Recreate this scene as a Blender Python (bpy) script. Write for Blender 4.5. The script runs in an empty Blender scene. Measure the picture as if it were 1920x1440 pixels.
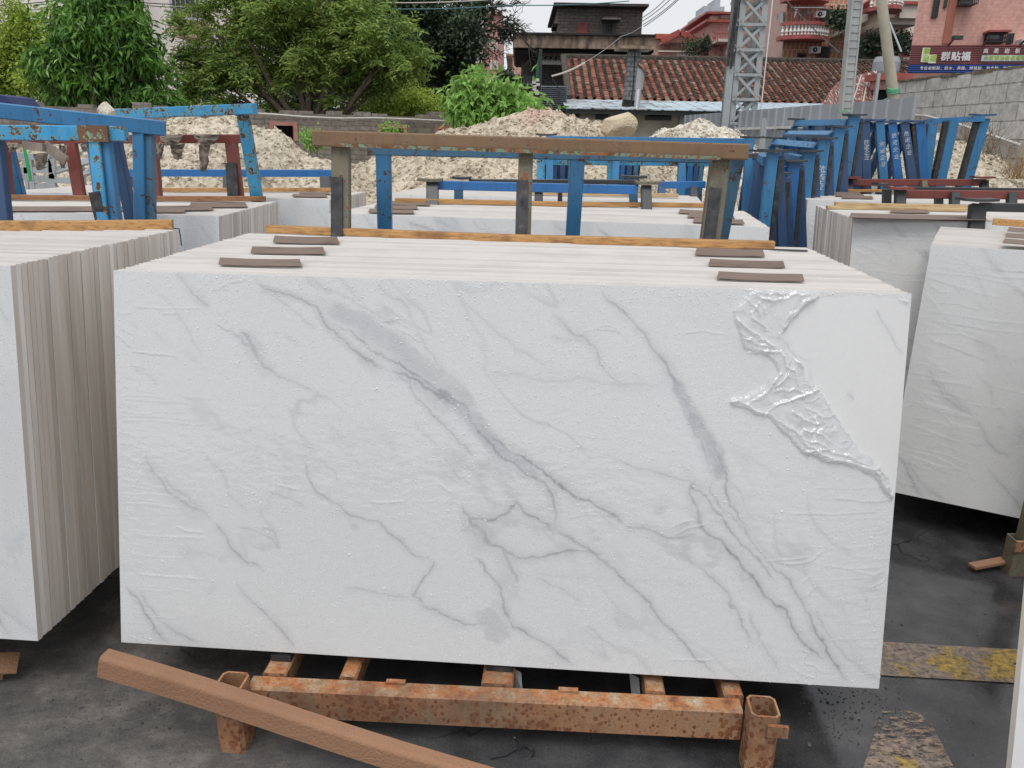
import bpy, math, random
import numpy as np
from mathutils import Vector, Matrix
S = bpy.context.scene
COL = S.collection
R = math.radians
rnd = random.Random(7)

# ------------------------------------------------------------------ camera, world, sun, exposure
PITCH, ROLL, F, CAMZ = .3037, .0173, 1450.0, 1.8
_w = Vector((0, math.cos(PITCH), -math.sin(PITCH)))
_u0 = Vector((0, math.sin(PITCH), math.cos(PITCH)))
_r0 = Vector((1, 0, 0))
_r = math.cos(ROLL)*_r0 + math.sin(ROLL)*_u0
_u = -math.sin(ROLL)*_r0 + math.cos(ROLL)*_u0
CAM = Vector((0, 0, CAMZ))
cd = bpy.data.cameras.new("camera"); cam = bpy.data.objects.new("camera", cd); COL.objects.link(cam)
m = Matrix((( _r.x, _u.x, -_w.x, 0), (_r.y, _u.y, -_w.y, 0), (_r.z, _u.z, -_w.z, CAMZ), (0, 0, 0, 1)))
cam.matrix_world = m
cd.sensor_width = 36; cd.lens = F/1920*36; cd.clip_start = .05; cd.clip_end = 2000
S.camera = cam
S.view_settings.view_transform = 'Standard'; S.view_settings.look = 'None'
S.view_settings.gamma = 1; S.view_settings.exposure = 0.0
SUN_EL, SUN_AZ = R(62), R(196)      # azimuth clockwise from +Y
W = bpy.data.worlds.new("World"); S.world = W; W.use_nodes = True
nt = W.node_tree; nt.nodes.clear()
o = nt.nodes.new('ShaderNodeOutputWorld'); bg = nt.nodes.new('ShaderNodeBackground'); bg.inputs[1].default_value = .1
sk = nt.nodes.new('ShaderNodeTexSky'); sk.sky_type = 'NISHITA'; sk.sun_disc = False
sk.sun_elevation = SUN_EL; sk.sun_rotation = SUN_AZ; sk.dust_density = 3; sk.air_density = 1.2
mx = nt.nodes.new('ShaderNodeMix'); mx.data_type = 'RGBA'; mx.inputs[0].default_value = .9
tc = nt.nodes.new('ShaderNodeTexCoord'); no = nt.nodes.new('ShaderNodeTexNoise'); no.inputs['Scale'].default_value = 1.6; no.inputs['Detail'].default_value = 4
cr = nt.nodes.new('ShaderNodeValToRGB')
cr.color_ramp.elements[0].position = .3; cr.color_ramp.elements[0].color = (8.2, 8.3, 8.6, 1)
cr.color_ramp.elements[1].position = .7; cr.color_ramp.elements[1].color = (9.1, 9.15, 9.35, 1)
nt.links.new(tc.outputs['Generated'], no.inputs['Vector']); nt.links.new(no.outputs['Fac'], cr.inputs[0])
nt.links.new(sk.outputs[0], mx.inputs[6]); nt.links.new(cr.outputs[0], mx.inputs[7])
nt.links.new(mx.outputs[2], bg.inputs[0]); nt.links.new(bg.outputs[0], o.inputs[0])
sl = bpy.data.lights.new("sun", 'SUN'); sl.energy = 1.9; sl.angle = R(35); sl.color = (1, .97, .93)
so = bpy.data.objects.new("sun", sl); COL.objects.link(so); so.location = (0, -5, 20)
sd = Vector((math.sin(SUN_AZ)*math.cos(SUN_EL), math.cos(SUN_AZ)*math.cos(SUN_EL), math.sin(SUN_EL)))
so.rotation_euler = sd.to_track_quat('Z', 'Y').to_euler()

# ------------------------------------------------------------------ placing helpers
def ray(px, py): return _w + (px-960)/F*_r - (py-720)/F*_u
def G(px, py, z):
    d = ray(px, py); return CAM + d*((z-CAMZ)/d.z)
def Y(px, py, y):
    d = ray(px, py); return CAM + d*(y/d.y)
def ext(p, q, z): return p + (q-p)*((z-p.z)/(q.z-p.z))
V = Vector

# ------------------------------------------------------------------ mesh builder
class MB:
    def __init__(s): s.v = []; s.f = []; s.mi = []; s.cur = 0
    def add(s, vs, fs):
        n = len(s.v); s.v += [tuple(p) for p in vs]; s.f += [tuple(i+n for i in f) for f in fs]; s.mi += [s.cur]*len(fs)
    def hexa(s, a):   # 8 points: bottom 4 ccw, top 4 ccw
        s.add(a, [(3,2,1,0),(4,5,6,7),(0,1,5,4),(1,2,6,5),(2,3,7,6),(3,0,4,7)])
    def box(s, c, d, rz=0, rot=None):
        c = V(c); hx, hy, hz = d[0]/2, d[1]/2, d[2]/2
        M = rot or Matrix.Rotation(rz, 3, 'Z')
        s.hexa([c + M @ V(p) for p in ((-hx,-hy,-hz),(hx,-hy,-hz),(hx,hy,-hz),(-hx,hy,-hz),(-hx,-hy,hz),(hx,-hy,hz),(hx,hy,hz),(-hx,hy,hz))])
    def span(s, x0, x1, y0, y1, z0, z1):
        s.box(((x0+x1)/2,(y0+y1)/2,(z0+z1)/2),(abs(x1-x0),abs(y1-y0),abs(z1-z0)))
    def bar(s, p, q, w, h, side=None, bev=0, hollow=False):
        # rectangular bar from p to q; w along 'side' direction, h along the remaining one
        p, q = V(p), V(q); d = (q-p).normalized()
        if side is None: side = V((1,0,0)) if abs(d.x) < .8 else V((0,1,0))
        side = V(side); side = (side - d*side.dot(d)).normalized(); n = d.cross(side)
        if bev:
            b = bev; prof = [(-w/2+b,-h/2),(w/2-b,-h/2),(w/2,-h/2+b),(w/2,h/2-b),(w/2-b,h/2),(-w/2+b,h/2),(-w/2,h/2-b),(-w/2,-h/2+b)]
        else: prof = [(-w/2,-h/2),(w/2,-h/2),(w/2,h/2),(-w/2,h/2)]
        k = len(prof); vs = [p+side*a+n*c for a,c in prof]+[q+side*a+n*c for a,c in prof]
        fs = [(i,(i+1)%k,(i+1)%k+k,i+k) for i in range(k)]
        if not hollow: fs += [tuple(range(k-1,-1,-1)), tuple(range(k,2*k))]
        else:
            t = .006; n0 = len(vs); pi = [(a*(1-2*t/w), c*(1-2*t/h)) for a,c in prof]
            vs += [p+side*a+n*c for a,c in pi]+[q+side*a+n*c for a,c in pi]
            for i in range(k):
                j = (i+1)%k
                fs += [(j+n0,i+n0,i+k+n0,j+k+n0),(i+k,j+k,j+k+n0,i+k+n0),(j,i,i+n0,j+n0)]
        s.add(vs, fs)
    def tube(s, pts, r, n=8, cap=True):
        pts = [V(p) for p in pts]; m = len(pts)
        rs = r if isinstance(r,(list,tuple)) else [r]*m
        vs = []
        ref = V((0,0,1))
        for i,p in enumerate(pts):
            d = (pts[min(i+1,m-1)]-pts[max(i-1,0)]).normalized()
            a = d.cross(ref if abs(d.z) < .9 else V((1,0,0))).normalized(); b = d.cross(a)
            vs += [p+(a*math.cos(2*math.pi*k/n)+b*math.sin(2*math.pi*k/n))*rs[i] for k in range(n)]
        fs = [(i*n+k,i*n+(k+1)%n,(i+1)*n+(k+1)%n,(i+1)*n+k) for i in range(m-1) for k in range(n)]
        if cap: fs += [tuple(range(n-1,-1,-1)), tuple(range((m-1)*n,m*n))]
        s.add(vs, fs)
    def disc(s, c, nrm, r, n=12, th=.01):
        nrm = V(nrm).normalized(); s.tube([V(c)-nrm*th/2, V(c)+nrm*th/2], r, n)
    def quad(s, a, b, c, d): s.add([a,b,c,d],[(0,1,2,3)])
    def poly(s, pts, thick):
        k = len(pts); t = V(thick)
        s.add([V(p) for p in pts]+[V(p)+t for p in pts], [tuple(range(k-1,-1,-1)), tuple(range(k,2*k))]+[(i,(i+1)%k,(i+1)%k+k,i+k) for i in range(k)])
    def rock(s, c, r, sq=(1,1,.8), seed=0, sub=2):
        g = random.Random(seed); t = (1+5**.5)/2
        vs = [V(p).normalized() for p in ((-1,t,0),(1,t,0),(-1,-t,0),(1,-t,0),(0,-1,t),(0,1,t),(0,-1,-t),(0,1,-t),(t,0,-1),(t,0,1),(-t,0,-1),(-t,0,1))]
        fs = [(0,11,5),(0,5,1),(0,1,7),(0,7,10),(0,10,11),(1,5,9),(5,11,4),(11,10,2),(10,7,6),(7,1,8),(3,9,4),(3,4,2),(3,2,6),(3,6,8),(3,8,9),(4,9,5),(2,4,11),(6,2,10),(8,6,7),(9,8,1)]
        for _ in range(sub):
            nf = []; mid = {}
            def mp(a,b):
                key = (min(a,b),max(a,b))
                if key not in mid: vs.append(((vs[a]+vs[b])/2).normalized()); mid[key] = len(vs)-1
                return mid[key]
            for a,b,cc in fs:
                x,y,z = mp(a,b),mp(b,cc),mp(cc,a); nf += [(a,x,z),(b,y,x),(cc,z,y),(x,y,z)]
            fs = nf
        pl = [(V((g.uniform(-1,1),g.uniform(-1,1),g.uniform(-1,1))).normalized(), g.uniform(.58,.92)) for _ in range(16)]
        out = []
        for v in vs:
            k = 1.0
            for nn,dd in pl:
                q = v.dot(nn)
                if q > dd*k and q > 0: k = min(k, dd/q)
            k *= 1+g.uniform(-.02,.02)
            out.append(V(c)+V((v.x*sq[0],v.y*sq[1],v.z*sq[2]))*r*k)
        s.add(out, fs)
    def build(s, name, mats, parent=None, org=None, smooth=False):
        org = V(org) if org is not None else V((0,0,0))
        if parent is not None and org == V((0,0,0)): org = V(parent.get('_o', (0,0,0)))
        me = bpy.data.meshes.new(name)
        me.from_pydata([(p[0]-org.x,p[1]-org.y,p[2]-org.z) for p in s.v], [], s.f)
        if not isinstance(mats,(list,tuple)): mats = [mats]
        for mm in mats: me.materials.append(mm)
        if len(mats) > 1: me.polygons.foreach_set('material_index', s.mi)
        if smooth: me.polygons.foreach_set('use_smooth', [True]*len(s.f))
        me.update()
        ob = bpy.data.objects.new(name, me); COL.objects.link(ob)
        if parent is not None: ob.parent = parent; ob['_o'] = list(org)
        else: ob.location = org
        return ob
def tag(o, label=None, cat=None, group=None, kind=None):
    if label: o['label'] = label
    if cat: o['category'] = cat
    if group: o['group'] = group
    if kind: o['kind'] = kind
    return o
def thing(name, org, label, cat, group=None):
    e = bpy.data.objects.new(name, None); COL.objects.link(e); e.location = org; e['_o'] = list(org); e.empty_display_size = .1
    return tag(e, label, cat, group)
def npmesh(name, v, f, mats, mi=None, smooth=False):
    me = bpy.data.meshes.new(name); v = np.asarray(v, np.float32); f = np.asarray(f, np.int32)
    me.vertices.add(len(v)); me.vertices.foreach_set('co', v.ravel())
    k = f.shape[1]; me.loops.add(f.size); me.loops.foreach_set('vertex_index', f.ravel())
    me.polygons.add(len(f)); me.polygons.foreach_set('loop_start', np.arange(0, f.size, k, dtype=np.int32))
    for mm in mats: me.materials.append(mm)
    if mi is not None: me.polygons.foreach_set('material_index', mi)
    me.polygons.foreach_set('use_smooth', np.full(len(f), smooth))
    me.update(calc_edges=True); me.validate()
    return me

# ------------------------------------------------------------------ materials
class NT:
    def __init__(s, name):
        s.m = bpy.data.materials.new(name); s.m.use_nodes = True; s.t = s.m.node_tree; s.t.nodes.clear()
        s.out = s.n('ShaderNodeOutputMaterial'); s.b = s.n('ShaderNodeBsdfPrincipled'); s.l(s.b.outputs[0], s.out.inputs[0])
        s.geo = s.n('ShaderNodeNewGeometry'); s.pos = s.geo.outputs['Position']
    def n(s, t): return s.t.nodes.new(t)
    def l(s, a, b): s.t.links.new(a, b)
    def noise(s, sc, det=4, vec=None, stretch=None, rough=.55, dist=0):
        n = s.n('ShaderNodeTexNoise'); n.inputs['Scale'].default_value = sc; n.inputs['Detail'].default_value = det
        n.inputs['Roughness'].default_value = rough; n.inputs['Distortion'].default_value = dist
        v = vec or s.pos
        if stretch: v = s.map(v, stretch)
        s.l(v, n.inputs['Vector']); return n.outputs['Fac']
    def map(s, v, sc=(1,1,1), rot=(0,0,0), loc=(0,0,0)):
        mp = s.n('ShaderNodeMapping'); mp.inputs['Scale'].default_value = sc; mp.inputs['Rotation'].default_value = rot; mp.inputs['Location'].default_value = loc
        s.l(v, mp.inputs['Vector']); return mp.outputs[0]
    def vor(s, sc, vec=None, feat='F1', out='Distance', rand=1):
        n = s.n('ShaderNodeTexVoronoi'); n.feature = feat; n.inputs['Scale'].default_value = sc; n.inputs['Randomness'].default_value = rand
        s.l(vec or s.pos, n.inputs['Vector']); return n.outputs[out]
    def ramp(s, x, stops):
        r = s.n('ShaderNodeValToRGB'); e = r.color_ramp.elements
        while len(e) < len(stops): e.new(.5)
        for el,(p,c) in zip(e, stops):
            el.position = p; el.color = (*c,1) if isinstance(c,(tuple,list)) else (c,c,c,1)
        s.l(x, r.inputs[0]); return r.outputs[0]
    def mix(s, f, a, b, mode='MIX'):
        n = s.n('ShaderNodeMix'); n.data_type = 'RGBA'; n.blend_type = mode
        for i,x in ((0,f),(6,a),(7,b)):
            if isinstance(x,(int,float)): n.inputs[i].default_value = x if i == 0 else (x,x,x,1)
            elif isinstance(x,(tuple,list)): n.inputs[i].default_value = (*x,1)
            else: s.l(x, n.inputs[i])
        return n.outputs[2]
    def math(s, op, a, b=0, clamp=False):
        n = s.n('ShaderNodeMath'); n.operation = op; n.use_clamp = clamp
        for i,x in ((0,a),(1,b)):
            if isinstance(x,(int,float)): n.inputs[i].default_value = x
            else: s.l(x, n.inputs[i])
        return n.outputs[0]
    def col(s, x):
        if isinstance(x,(tuple,list)): s.b.inputs['Base Color'].default_value = (*x,1)
        else: s.l(x, s.b.inputs['Base Color'])
    def rough(s, x):
        if isinstance(x,(int,float)): s.b.inputs['Roughness'].default_value = x
        else: s.l(x, s.b.inputs['Roughness'])
    def bump(s, h, strength=.3, dist=.01):
        b = s.n('ShaderNodeBump'); b.inputs['Strength'].default_value = strength; b.inputs['Distance'].default_value = dist
        s.l(h, b.inputs['Height']); s.l(b.outputs[0], s.b.inputs['Normal'])
    def set(s, **k):
        for a,v in k.items(): s.b.inputs[a.replace('_',' ')].default_value = v

def scale(c, k): return tuple(x*k for x in c)
def m_plain(name, c, rough=.6, var=.15, sc=3, metal=0, bump=0, bs=40):
    s = NT(name); s.col(s.ramp(s.noise(sc, 6), [(.3, scale(c,1-var)),(.7, scale(c,1+var))])); s.rough(rough); s.set(Metallic=metal)
    if bump: s.bump(s.noise(bs, 5), bump, .01)
    return s.m
def m_paint(name, c, rust=(.09,.045,.025), amt=.42, sc=14, rough=.42, under=None):
    # painted steel: chips down to rust, faded blotches, streaks, grime
    s = NT(name)
    fade = s.ramp(s.noise(2.3, 5), [(.3, scale(c,.8)),(.6, c),(.8, tuple(min(1,x*1.15+.015) for x in c))])
    grime = s.ramp(s.noise(5, 6, stretch=(6,6,.7)), [(.5, 0),(.78, .55)])
    base = s.mix(grime, fade, scale(c,.45))
    m1 = s.noise(sc, 8, rough=.7); m2 = s.noise(sc*4.5, 5, rough=.65); mm = s.math('ADD', s.math('MULTIPLY', m1, .6), s.math('MULTIPLY', m2, .4))
    chip = s.ramp(mm, [(1-amt-.02, 0),(1-amt+.015, 1)])
    if under:
        ch0 = s.ramp(mm, [(1-amt-.035, 0),(1-amt-.02, 1)]); base = s.mix(ch0, base, under)
    rc = s.ramp(s.noise(30, 5), [(.3, scale(rust,.5)),(.7, scale(rust,1.6))])
    s.col(s.mix(chip, base, rc)); s.rough(s.mix(chip, rough, .85)); s.bump(s.math('SUBTRACT', s.noise(60,4), chip), .25, .002)
    return s.m
BLUE = m_paint('blue_paint', (.04,.19,.39), amt=.415)
BLUE_L = m_paint('light_blue_chipped_paint', (.04,.30,.58), amt=.465, rust=(.10,.045,.02), under=(.13,.36,.40))
BLUE_S = m_paint('saturated_blue_paint', (.02,.135,.37), amt=.38)
BLUE_D = m_paint('dull_blue_paint', (.035,.085,.19), amt=.37)
BLUE_G = m_paint('greyed_blue_paint', (.06,.16,.26), amt=.44)
RED = m_paint('red_oxide_paint', (.19,.045,.035), rust=(.06,.03,.02), amt=.38)
BROWN = m_paint('brown_rusted_rail_paint', (.19,.115,.062), rust=(.14,.05,.025), amt=.42, under=(.17,.16,.10), rough=.65)
TAUPE = m_paint('tan_grey_post_paint', (.14,.12,.085), rust=(.17,.065,.03), amt=.45, under=(.12,.2,.15), rough=.6)
DARK = m_paint('charcoal_paint', (.045,.05,.055), amt=.38)
GREYSTEEL = m_paint('grey_galvanised_paint', (.40,.43,.45), rust=(.2,.17,.14), amt=.33)
def m_rubber():
    s = NT('black_rubber'); s.col(s.ramp(s.noise(25,6), [(.35,(.012,.012,.014)),(.62,(.045,.045,.05)),(.8,(.11,.105,.1))])); s.rough(.65); s.bump(s.noise(90,4),.3,.002); return s.m
RUB = m_rubber()
def m_rustbase():
    s = NT('spotted_rust_paint')
    tan = s.ramp(s.noise(5,6), [(.3,(.27,.12,.055)),(.5,(.34,.185,.10)),(.7,(.25,.18,.115))])
    v = s.n('ShaderNodeTexVoronoi'); v.inputs['Scale'].default_value = 55; s.l(s.map(s.pos, (1,1,.8)), v.inputs['Vector'])
    wob = s.math('ADD', v.outputs['Distance'], s.math('MULTIPLY', s.noise(70,6,rough=.75), .5))
    zone = s.ramp(s.noise(4,3), [(.36, .30),(.58, .62)])
    spot = s.ramp(s.math('SUBTRACT', wob, zone), [(.10, 1),(.14, 0)])
    v2 = s.n('ShaderNodeTexVoronoi'); v2.inputs['Scale'].default_value = 19; s.l(s.pos, v2.inputs['Vector'])
    spot2 = s.ramp(s.math('ADD', v2.outputs['Distance'], s.math('MULTIPLY', s.noise(60,4), .3)), [(.36, 1),(.40, 0)])
    sp = s.math('MAXIMUM', spot, s.math('MULTIPLY', spot2, s.ramp(s.noise(3.1,2),[(.45,0),(.55,1)])))
    c = s.mix(sp, tan, s.ramp(s.noise(40,4), [(.3,(.13,.038,.016)),(.5,(.19,.07,.03)),(.7,(.26,.10,.045))]))
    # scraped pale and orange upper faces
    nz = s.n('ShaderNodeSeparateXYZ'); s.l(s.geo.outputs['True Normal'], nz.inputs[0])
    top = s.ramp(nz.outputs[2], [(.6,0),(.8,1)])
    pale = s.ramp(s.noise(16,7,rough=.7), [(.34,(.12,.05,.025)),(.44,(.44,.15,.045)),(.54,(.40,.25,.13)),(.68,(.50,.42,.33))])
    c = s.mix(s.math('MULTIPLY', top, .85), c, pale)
    teal = s.ramp(s.noise(9,6,vec=s.map(s.pos,(1,5,5),loc=(3,1,2))), [(.68,0),(.70,1)])
    c = s.mix(s.math('MULTIPLY', teal, .7), c, (.12,.38,.42))
    c = s.mix(s.ramp(s.noise(3.2,7,rough=.7),[(.50,0),(.66,.75)]), c, (.13,.055,.028)); c = s.mix(s.ramp(s.noise(110,6,rough=.8),[(.50,0),(.60,.55)]), c, (.17,.075,.035)); c = s.mix(s.ramp(s.noise(7,5,vec=s.map(s.pos,(5,5,.8)),rough=.7),[(.54,0),(.66,.5)]), c, (.20,.17,.12))
    s.col(c); s.rough(.75); s.bump(s.math('SUBTRACT', s.noise(70,5), sp), .4, .003)
    return s.m
RUSTB = m_rustbase()
def m_wood(name, c, dark, st=(2.5,40,40), axis='X'):
    s = NT(name); stc = st
    g = s.noise(3, 7, stretch=stc, rough=.6, dist=.5); f = s.noise(9, 4, stretch=stc)
    c1 = s.ramp(g, [(.3, dark),(.52, c),(.75, tuple(min(1,x*1.25) for x in c))])
    c2 = s.mix(s.ramp(s.noise(5,5),[(.55,0),(.72,.75)]), c1, scale(dark,.55)); s.col(s.mix(s.math('MULTIPLY',f,.35), c2, dark)); s.rough(.7); s.bump(g,.35,.004); return s.m
WOOD = m_wood('pine_timber', (.48,.27,.10), (.22,.10,.035))
WOOD_D = m_wood('wet_brown_timber', (.30,.15,.065), (.12,.05,.022))
WOOD_P = m_wood('pale_timber', (.50,.36,.19), (.28,.18,.09))
CARD = m_wood('brown_fibreboard_strip', (.20,.145,.115), (.14,.10,.08))
PLANK = m_plain('brown_fibreboard_channel', (.275,.150,.088), .85, .14, 3.5, bump=.5, bs=110)
def m_edge():
    s = NT('lit_quartz_slab_edge'); oi = s.n('ShaderNodeObjectInfo'); s.col(s.mix(s.ramp(s.noise(6,6,stretch=(1,12,1)),[(.45,0),(.75,.35)]), s.ramp(oi.outputs['Random'], [(0,(.80,.78,.76)),(1,(.83,.815,.80))]), (.66,.62,.58))); s.rough(.55); s.bump(s.noise(150,3),.15,.002); return s.m
def m_edge2():
    s = NT('shaded_beige_slab_side'); oi = s.n('ShaderNodeObjectInfo'); n_ = s.noise(12,6,stretch=(1,1.6,.06))
    c = s.ramp(n_, [(.28,(.61,.56,.505)),(.5,(.69,.64,.585)),(.68,(.75,.705,.65))])
    v = s.ramp(oi.outputs['Random'], [(0,(.80,.785,.77)),(.3,(.98,.97,.96)),(.80,(1.04,1.03,1.02)),(.90,(1.16,1.19,1.23)),(1,(1.22,1.27,1.33))]); s.col(s.mix(1.0, c, v, 'MULTIPLY')); s.rough(.5); s.bump(s.noise(50,4,stretch=(1,1,.1)),.2,.002); return s.m
def m_joint():
    s = NT('slab_back_face'); oi = s.n('ShaderNodeObjectInfo'); s.col(s.ramp(s.math('ADD', s.math('MULTIPLY', oi.outputs['Random'], .35), s.math('MULTIPLY', s.noise(5,5), .65)), [(.3,(.50,.48,.455)),(.6,(.60,.58,.555))])); s.rough(.6); return s.m
EDGE = m_edge(); SIDE = m_edge2(); JOINT = m_joint()  # one stone; light and shade painted in: top edges lighter, sides darker
def m_face():
    s = NT('white_marble_face'); a = s.n('ShaderNodeAttribute'); a.attribute_name = 'marble'
    s.col(a.outputs['Color']); s.rough(.32); s.set(Specular_IOR_Level=.4); return s.m
FACE = m_face()
def m_film(name, opac, rough=.18, beads=True):
    s = NT(name); s.col((.80,.83,.85)); s.rough(rough); s.bump(s.noise(55,3,stretch=(.5,.5,1.4)),.12,.004)
    t = s.n('ShaderNodeBsdfTransparent'); mx = s.n('ShaderNodeMixShader'); a = s.n('ShaderNodeAttribute'); a.attribute_name = 'opac'
    dz_ = s.ramp(s.noise(2.2,4), [(.35,.25),(.6,1)]); dr = s.ramp(s.vor(210), [(.20,1),(.34,0)]); d2_ = s.ramp(s.vor(95), [(.13,1),(.2,0)])
    dd_ = s.math('MULTIPLY', s.math('MAXIMUM', s.math('MULTIPLY', dr, .09), s.math('MULTIPLY', d2_, .34)), dz_) if beads else 0
    s.l(s.math('ADD', s.math('ADD', a.outputs['Fac'], opac), dd_, True), mx.inputs[0]);
    if beads: s.bump(s.math('ADD', dd_, s.math('MULTIPLY', s.noise(55,3,stretch=(.5,.5,1.4)), .5)), .07, .003)
    s.l(t.outputs[0], mx.inputs[1]); s.l(s.b.outputs[0], mx.inputs[2])
    gl = s.n('ShaderNodeBsdfGlossy'); gl.inputs['Roughness'].default_value = .10; gl.inputs['Color'].default_value = (1,1,1,1); fr = s.n('ShaderNodeLayerWeight'); fr.inputs[0].default_value = .5; m2 = s.n('ShaderNodeMixShader')
    s.l(s.math('ADD', s.math('MULTIPLY', s.math('POWER', fr.outputs['Facing'], 3.0), .9), .06, True), m2.inputs[0]); s.l(mx.outputs[0], m2.inputs[1]); s.l(gl.outputs[0], m2.inputs[2]); s.l(m2.outputs[0], s.out.inputs[0])
    return s.m
FILM = m_film('clear_wet_film', .13, .10)
def m_drop():
    s = NT('water_beads'); s.col((.93,.95,.96)); s.rough(.05)
    t = s.n('ShaderNodeBsdfTransparent'); mx = s.n('ShaderNodeMixShader'); mx.inputs[0].default_value = .5
    s.l(t.outputs[0], mx.inputs[1]); s.l(s.b.outputs[0], mx.inputs[2]); s.l(mx.outputs[0], s.out.inputs[0]); return s.m
DROP = m_drop()
def m_ground():
    s = NT('wet_asphalt_yard')
    sx = s.n('ShaderNodeSeparateXYZ'); s.l(s.pos, sx.inputs[0])
    fine = s.noise(55,7,rough=.7); med = s.noise(6,6); streak = s.noise(5,10,vec=s.map(s.pos,(1,1.35,1),rot=(0,0,-.3)),rough=.74)
    # dusty dry patch towards the left, wet to the right
    dusty = s.math('ADD', s.math('MULTIPLY', sx.outputs[0], -.55), s.math('MULTIPLY', s.noise(1.3,4), .8))
    dm = s.ramp(s.math('SUBTRACT', dusty, .05), [(.45,0),(.95,1)])
    dark = s.ramp(med, [(.3,(.026,.027,.030)),(.52,(.055,.056,.060)),(.72,(.088,.088,.090))])
    dust = s.ramp(streak, [(.3,(.045,.043,.043)),(.5,(.095,.09,.085)),(.68,(.19,.178,.16))])
    c = s.mix(dm, dark, dust)
    peb = s.ramp(s.noise(150,5,rough=.85), [(.56,0),(.66,1)]); c = s.mix(s.math('MULTIPLY',peb,.55), c, (.20,.19,.175)); pit = s.ramp(s.noise(95,5,rough=.8), [(.36,1),(.45,0)]); c = s.mix(s.math('MULTIPLY',pit,.6), c, (.012,.012,.012))
    red = s.math('MULTIPLY', s.ramp(s.vor(1, s.map(s.pos,(1.5,3.2,1),loc=(1.95,-7.05,0))),[(0.2,1),(.5,0)]), 0)
    nn_ = s.n('ShaderNodeTexNoise'); nn_.inputs['Scale'].default_value = 5; nn_.inputs['Detail'].default_value = 6; s.l(s.pos, nn_.inputs['Vector'])
    crack = s.ramp(s.vor(.8, s.mix(.35, s.pos, nn_.outputs['Color'], 'ADD'), 'DISTANCE_TO_EDGE'), [(.0,1),(.008,0)])
    c = s.mix(s.math('MULTIPLY', crack, s.ramp(s.noise(.9,2),[(.52,0),(.6,.8)])), c, (.006,.006,.006))
    s.col(c)
    wet = s.ramp(s.math('ADD', s.math('MULTIPLY', s.noise(1.6,5), .75), s.math('MULTIPLY', sx.outputs[0], .14)), [(.36,.60),(.46,.22),(.53,.035)])
    rr = s.mix(dm, wet, .8); s.rough(rr); wetd = s.ramp(wet, [(.08,.85),(.4,1)]); c = s.mix(1.0, c, wetd, 'MULTIPLY'); s.col(c)
    h = s.math('ADD', s.math('MULTIPLY', fine, .5), s.math('MULTIPLY', streak, .5)); h2 = s.math('MULTIPLY', h, s.math('ADD', rr, .02))
    s.bump(h2, .6, .02); s.set(Specular_IOR_Level=.5)
    return s.m
GROUND = m_ground()

# ------------------------------------------------------------------ setting: ground
mb = MB(); mb.add([(-400,-60,0),(400,-60,0),(400,500,0),(-400,500,0)], [(0,1,2,3)])
gr = mb.build('ground', GROUND); tag(gr, kind='structure')
def m_tape():
    s = NT('worn_yellow_marking')
    n1 = s.noise(16,9,vec=s.map(s.pos,(1.4,3.4,1),rot=(0,0,-.6)),rough=.78); n2 = s.noise(4,6,rough=.6)
    c = s.ramp(n2, [(.36,(.42,.25,.13)),(.47,(.34,.25,.19)),(.55,(.30,.23,.17)),(.60,(.46,.30,.05)),(.68,(.52,.34,.04))]); c = s.mix(s.ramp(s.noise(45,5,rough=.7),[(.42,.7),(.6,0)]), c, (.07,.06,.055)); s.col(c); s.rough(.4)
    t = s.n('ShaderNodeBsdfTransparent'); mx = s.n('ShaderNodeMixShader'); a = s.n('ShaderNodeAttribute'); a.attribute_name = 'wear'
    s.l(s.ramp(s.math('SUBTRACT', n1, a.outputs['Fac']), [(.42,0),(.50,.95)]), mx.inputs[0]); s.l(t.outputs[0], mx.inputs[1]); s.l(s.b.outputs[0], mx.inputs[2]); s.l(mx.outputs[0], s.out.inputs[0])
    return s.m
TAPE = m_tape()
def marking(pts, wear):
    mb = MB(); mb.quad(*pts); ob = mb.build('yellow_marking', TAPE)
    a = ob.data.attributes.new('wear','FLOAT','POINT'); a.data.foreach_set('value', wear); ob['kind'] = 'structure'; return ob
g4 = lambda px,py: G(px,py,.004)
marking([g4(1600,1263),g4(1935,1282),g4(1930,1219),g4(1600,1200)], [-.06]*4)
marking([g4(1605,1480),g4(1810,1480),g4(1735,1335),g4(1655,1330)], [-.08,-.05,.08,.1])
# small stones and grit scattered on the yard (nobody could count them)
mb = MB(); g = random.Random(3)
def pebbles(n, x0, x1, y0, y1, r0, r1):
    for i in range(n):
        px, py = g.uniform(x0,x1), g.uniform(y0,y1); p = G(px,py,0); r = g.uniform(r0,r1)*g.uniform(.5,1)
        mb.rock((p.x,p.y,r*.3), r, (1,g.uniform(.6,1.2),.6), g.random(), 0)
pebbles(300, 0, 640, 1230, 1460, .0015, .0045); pebbles(140, 70, 330, 1290, 1380, .002, .006); pebbles(14, 0, 500, 1200, 1450, .005, .011)
pebbles(240, 1500, 1700, 1290, 1400, .002, .007); pebbles(90, 1480, 1900, 1000, 1440, .002, .006); pebbles(20, 1480, 1900, 1150, 1440, .005, .012); pebbles(150, 900, 1400, 1380, 1460, .0015, .004)
ob = mb.build('grit', m_plain('grit', (.075,.07,.065), .6, .7, 40)); tag(ob, 'small dark stones and grit strewn over the wet yard', 'grit', kind='stuff')

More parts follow.
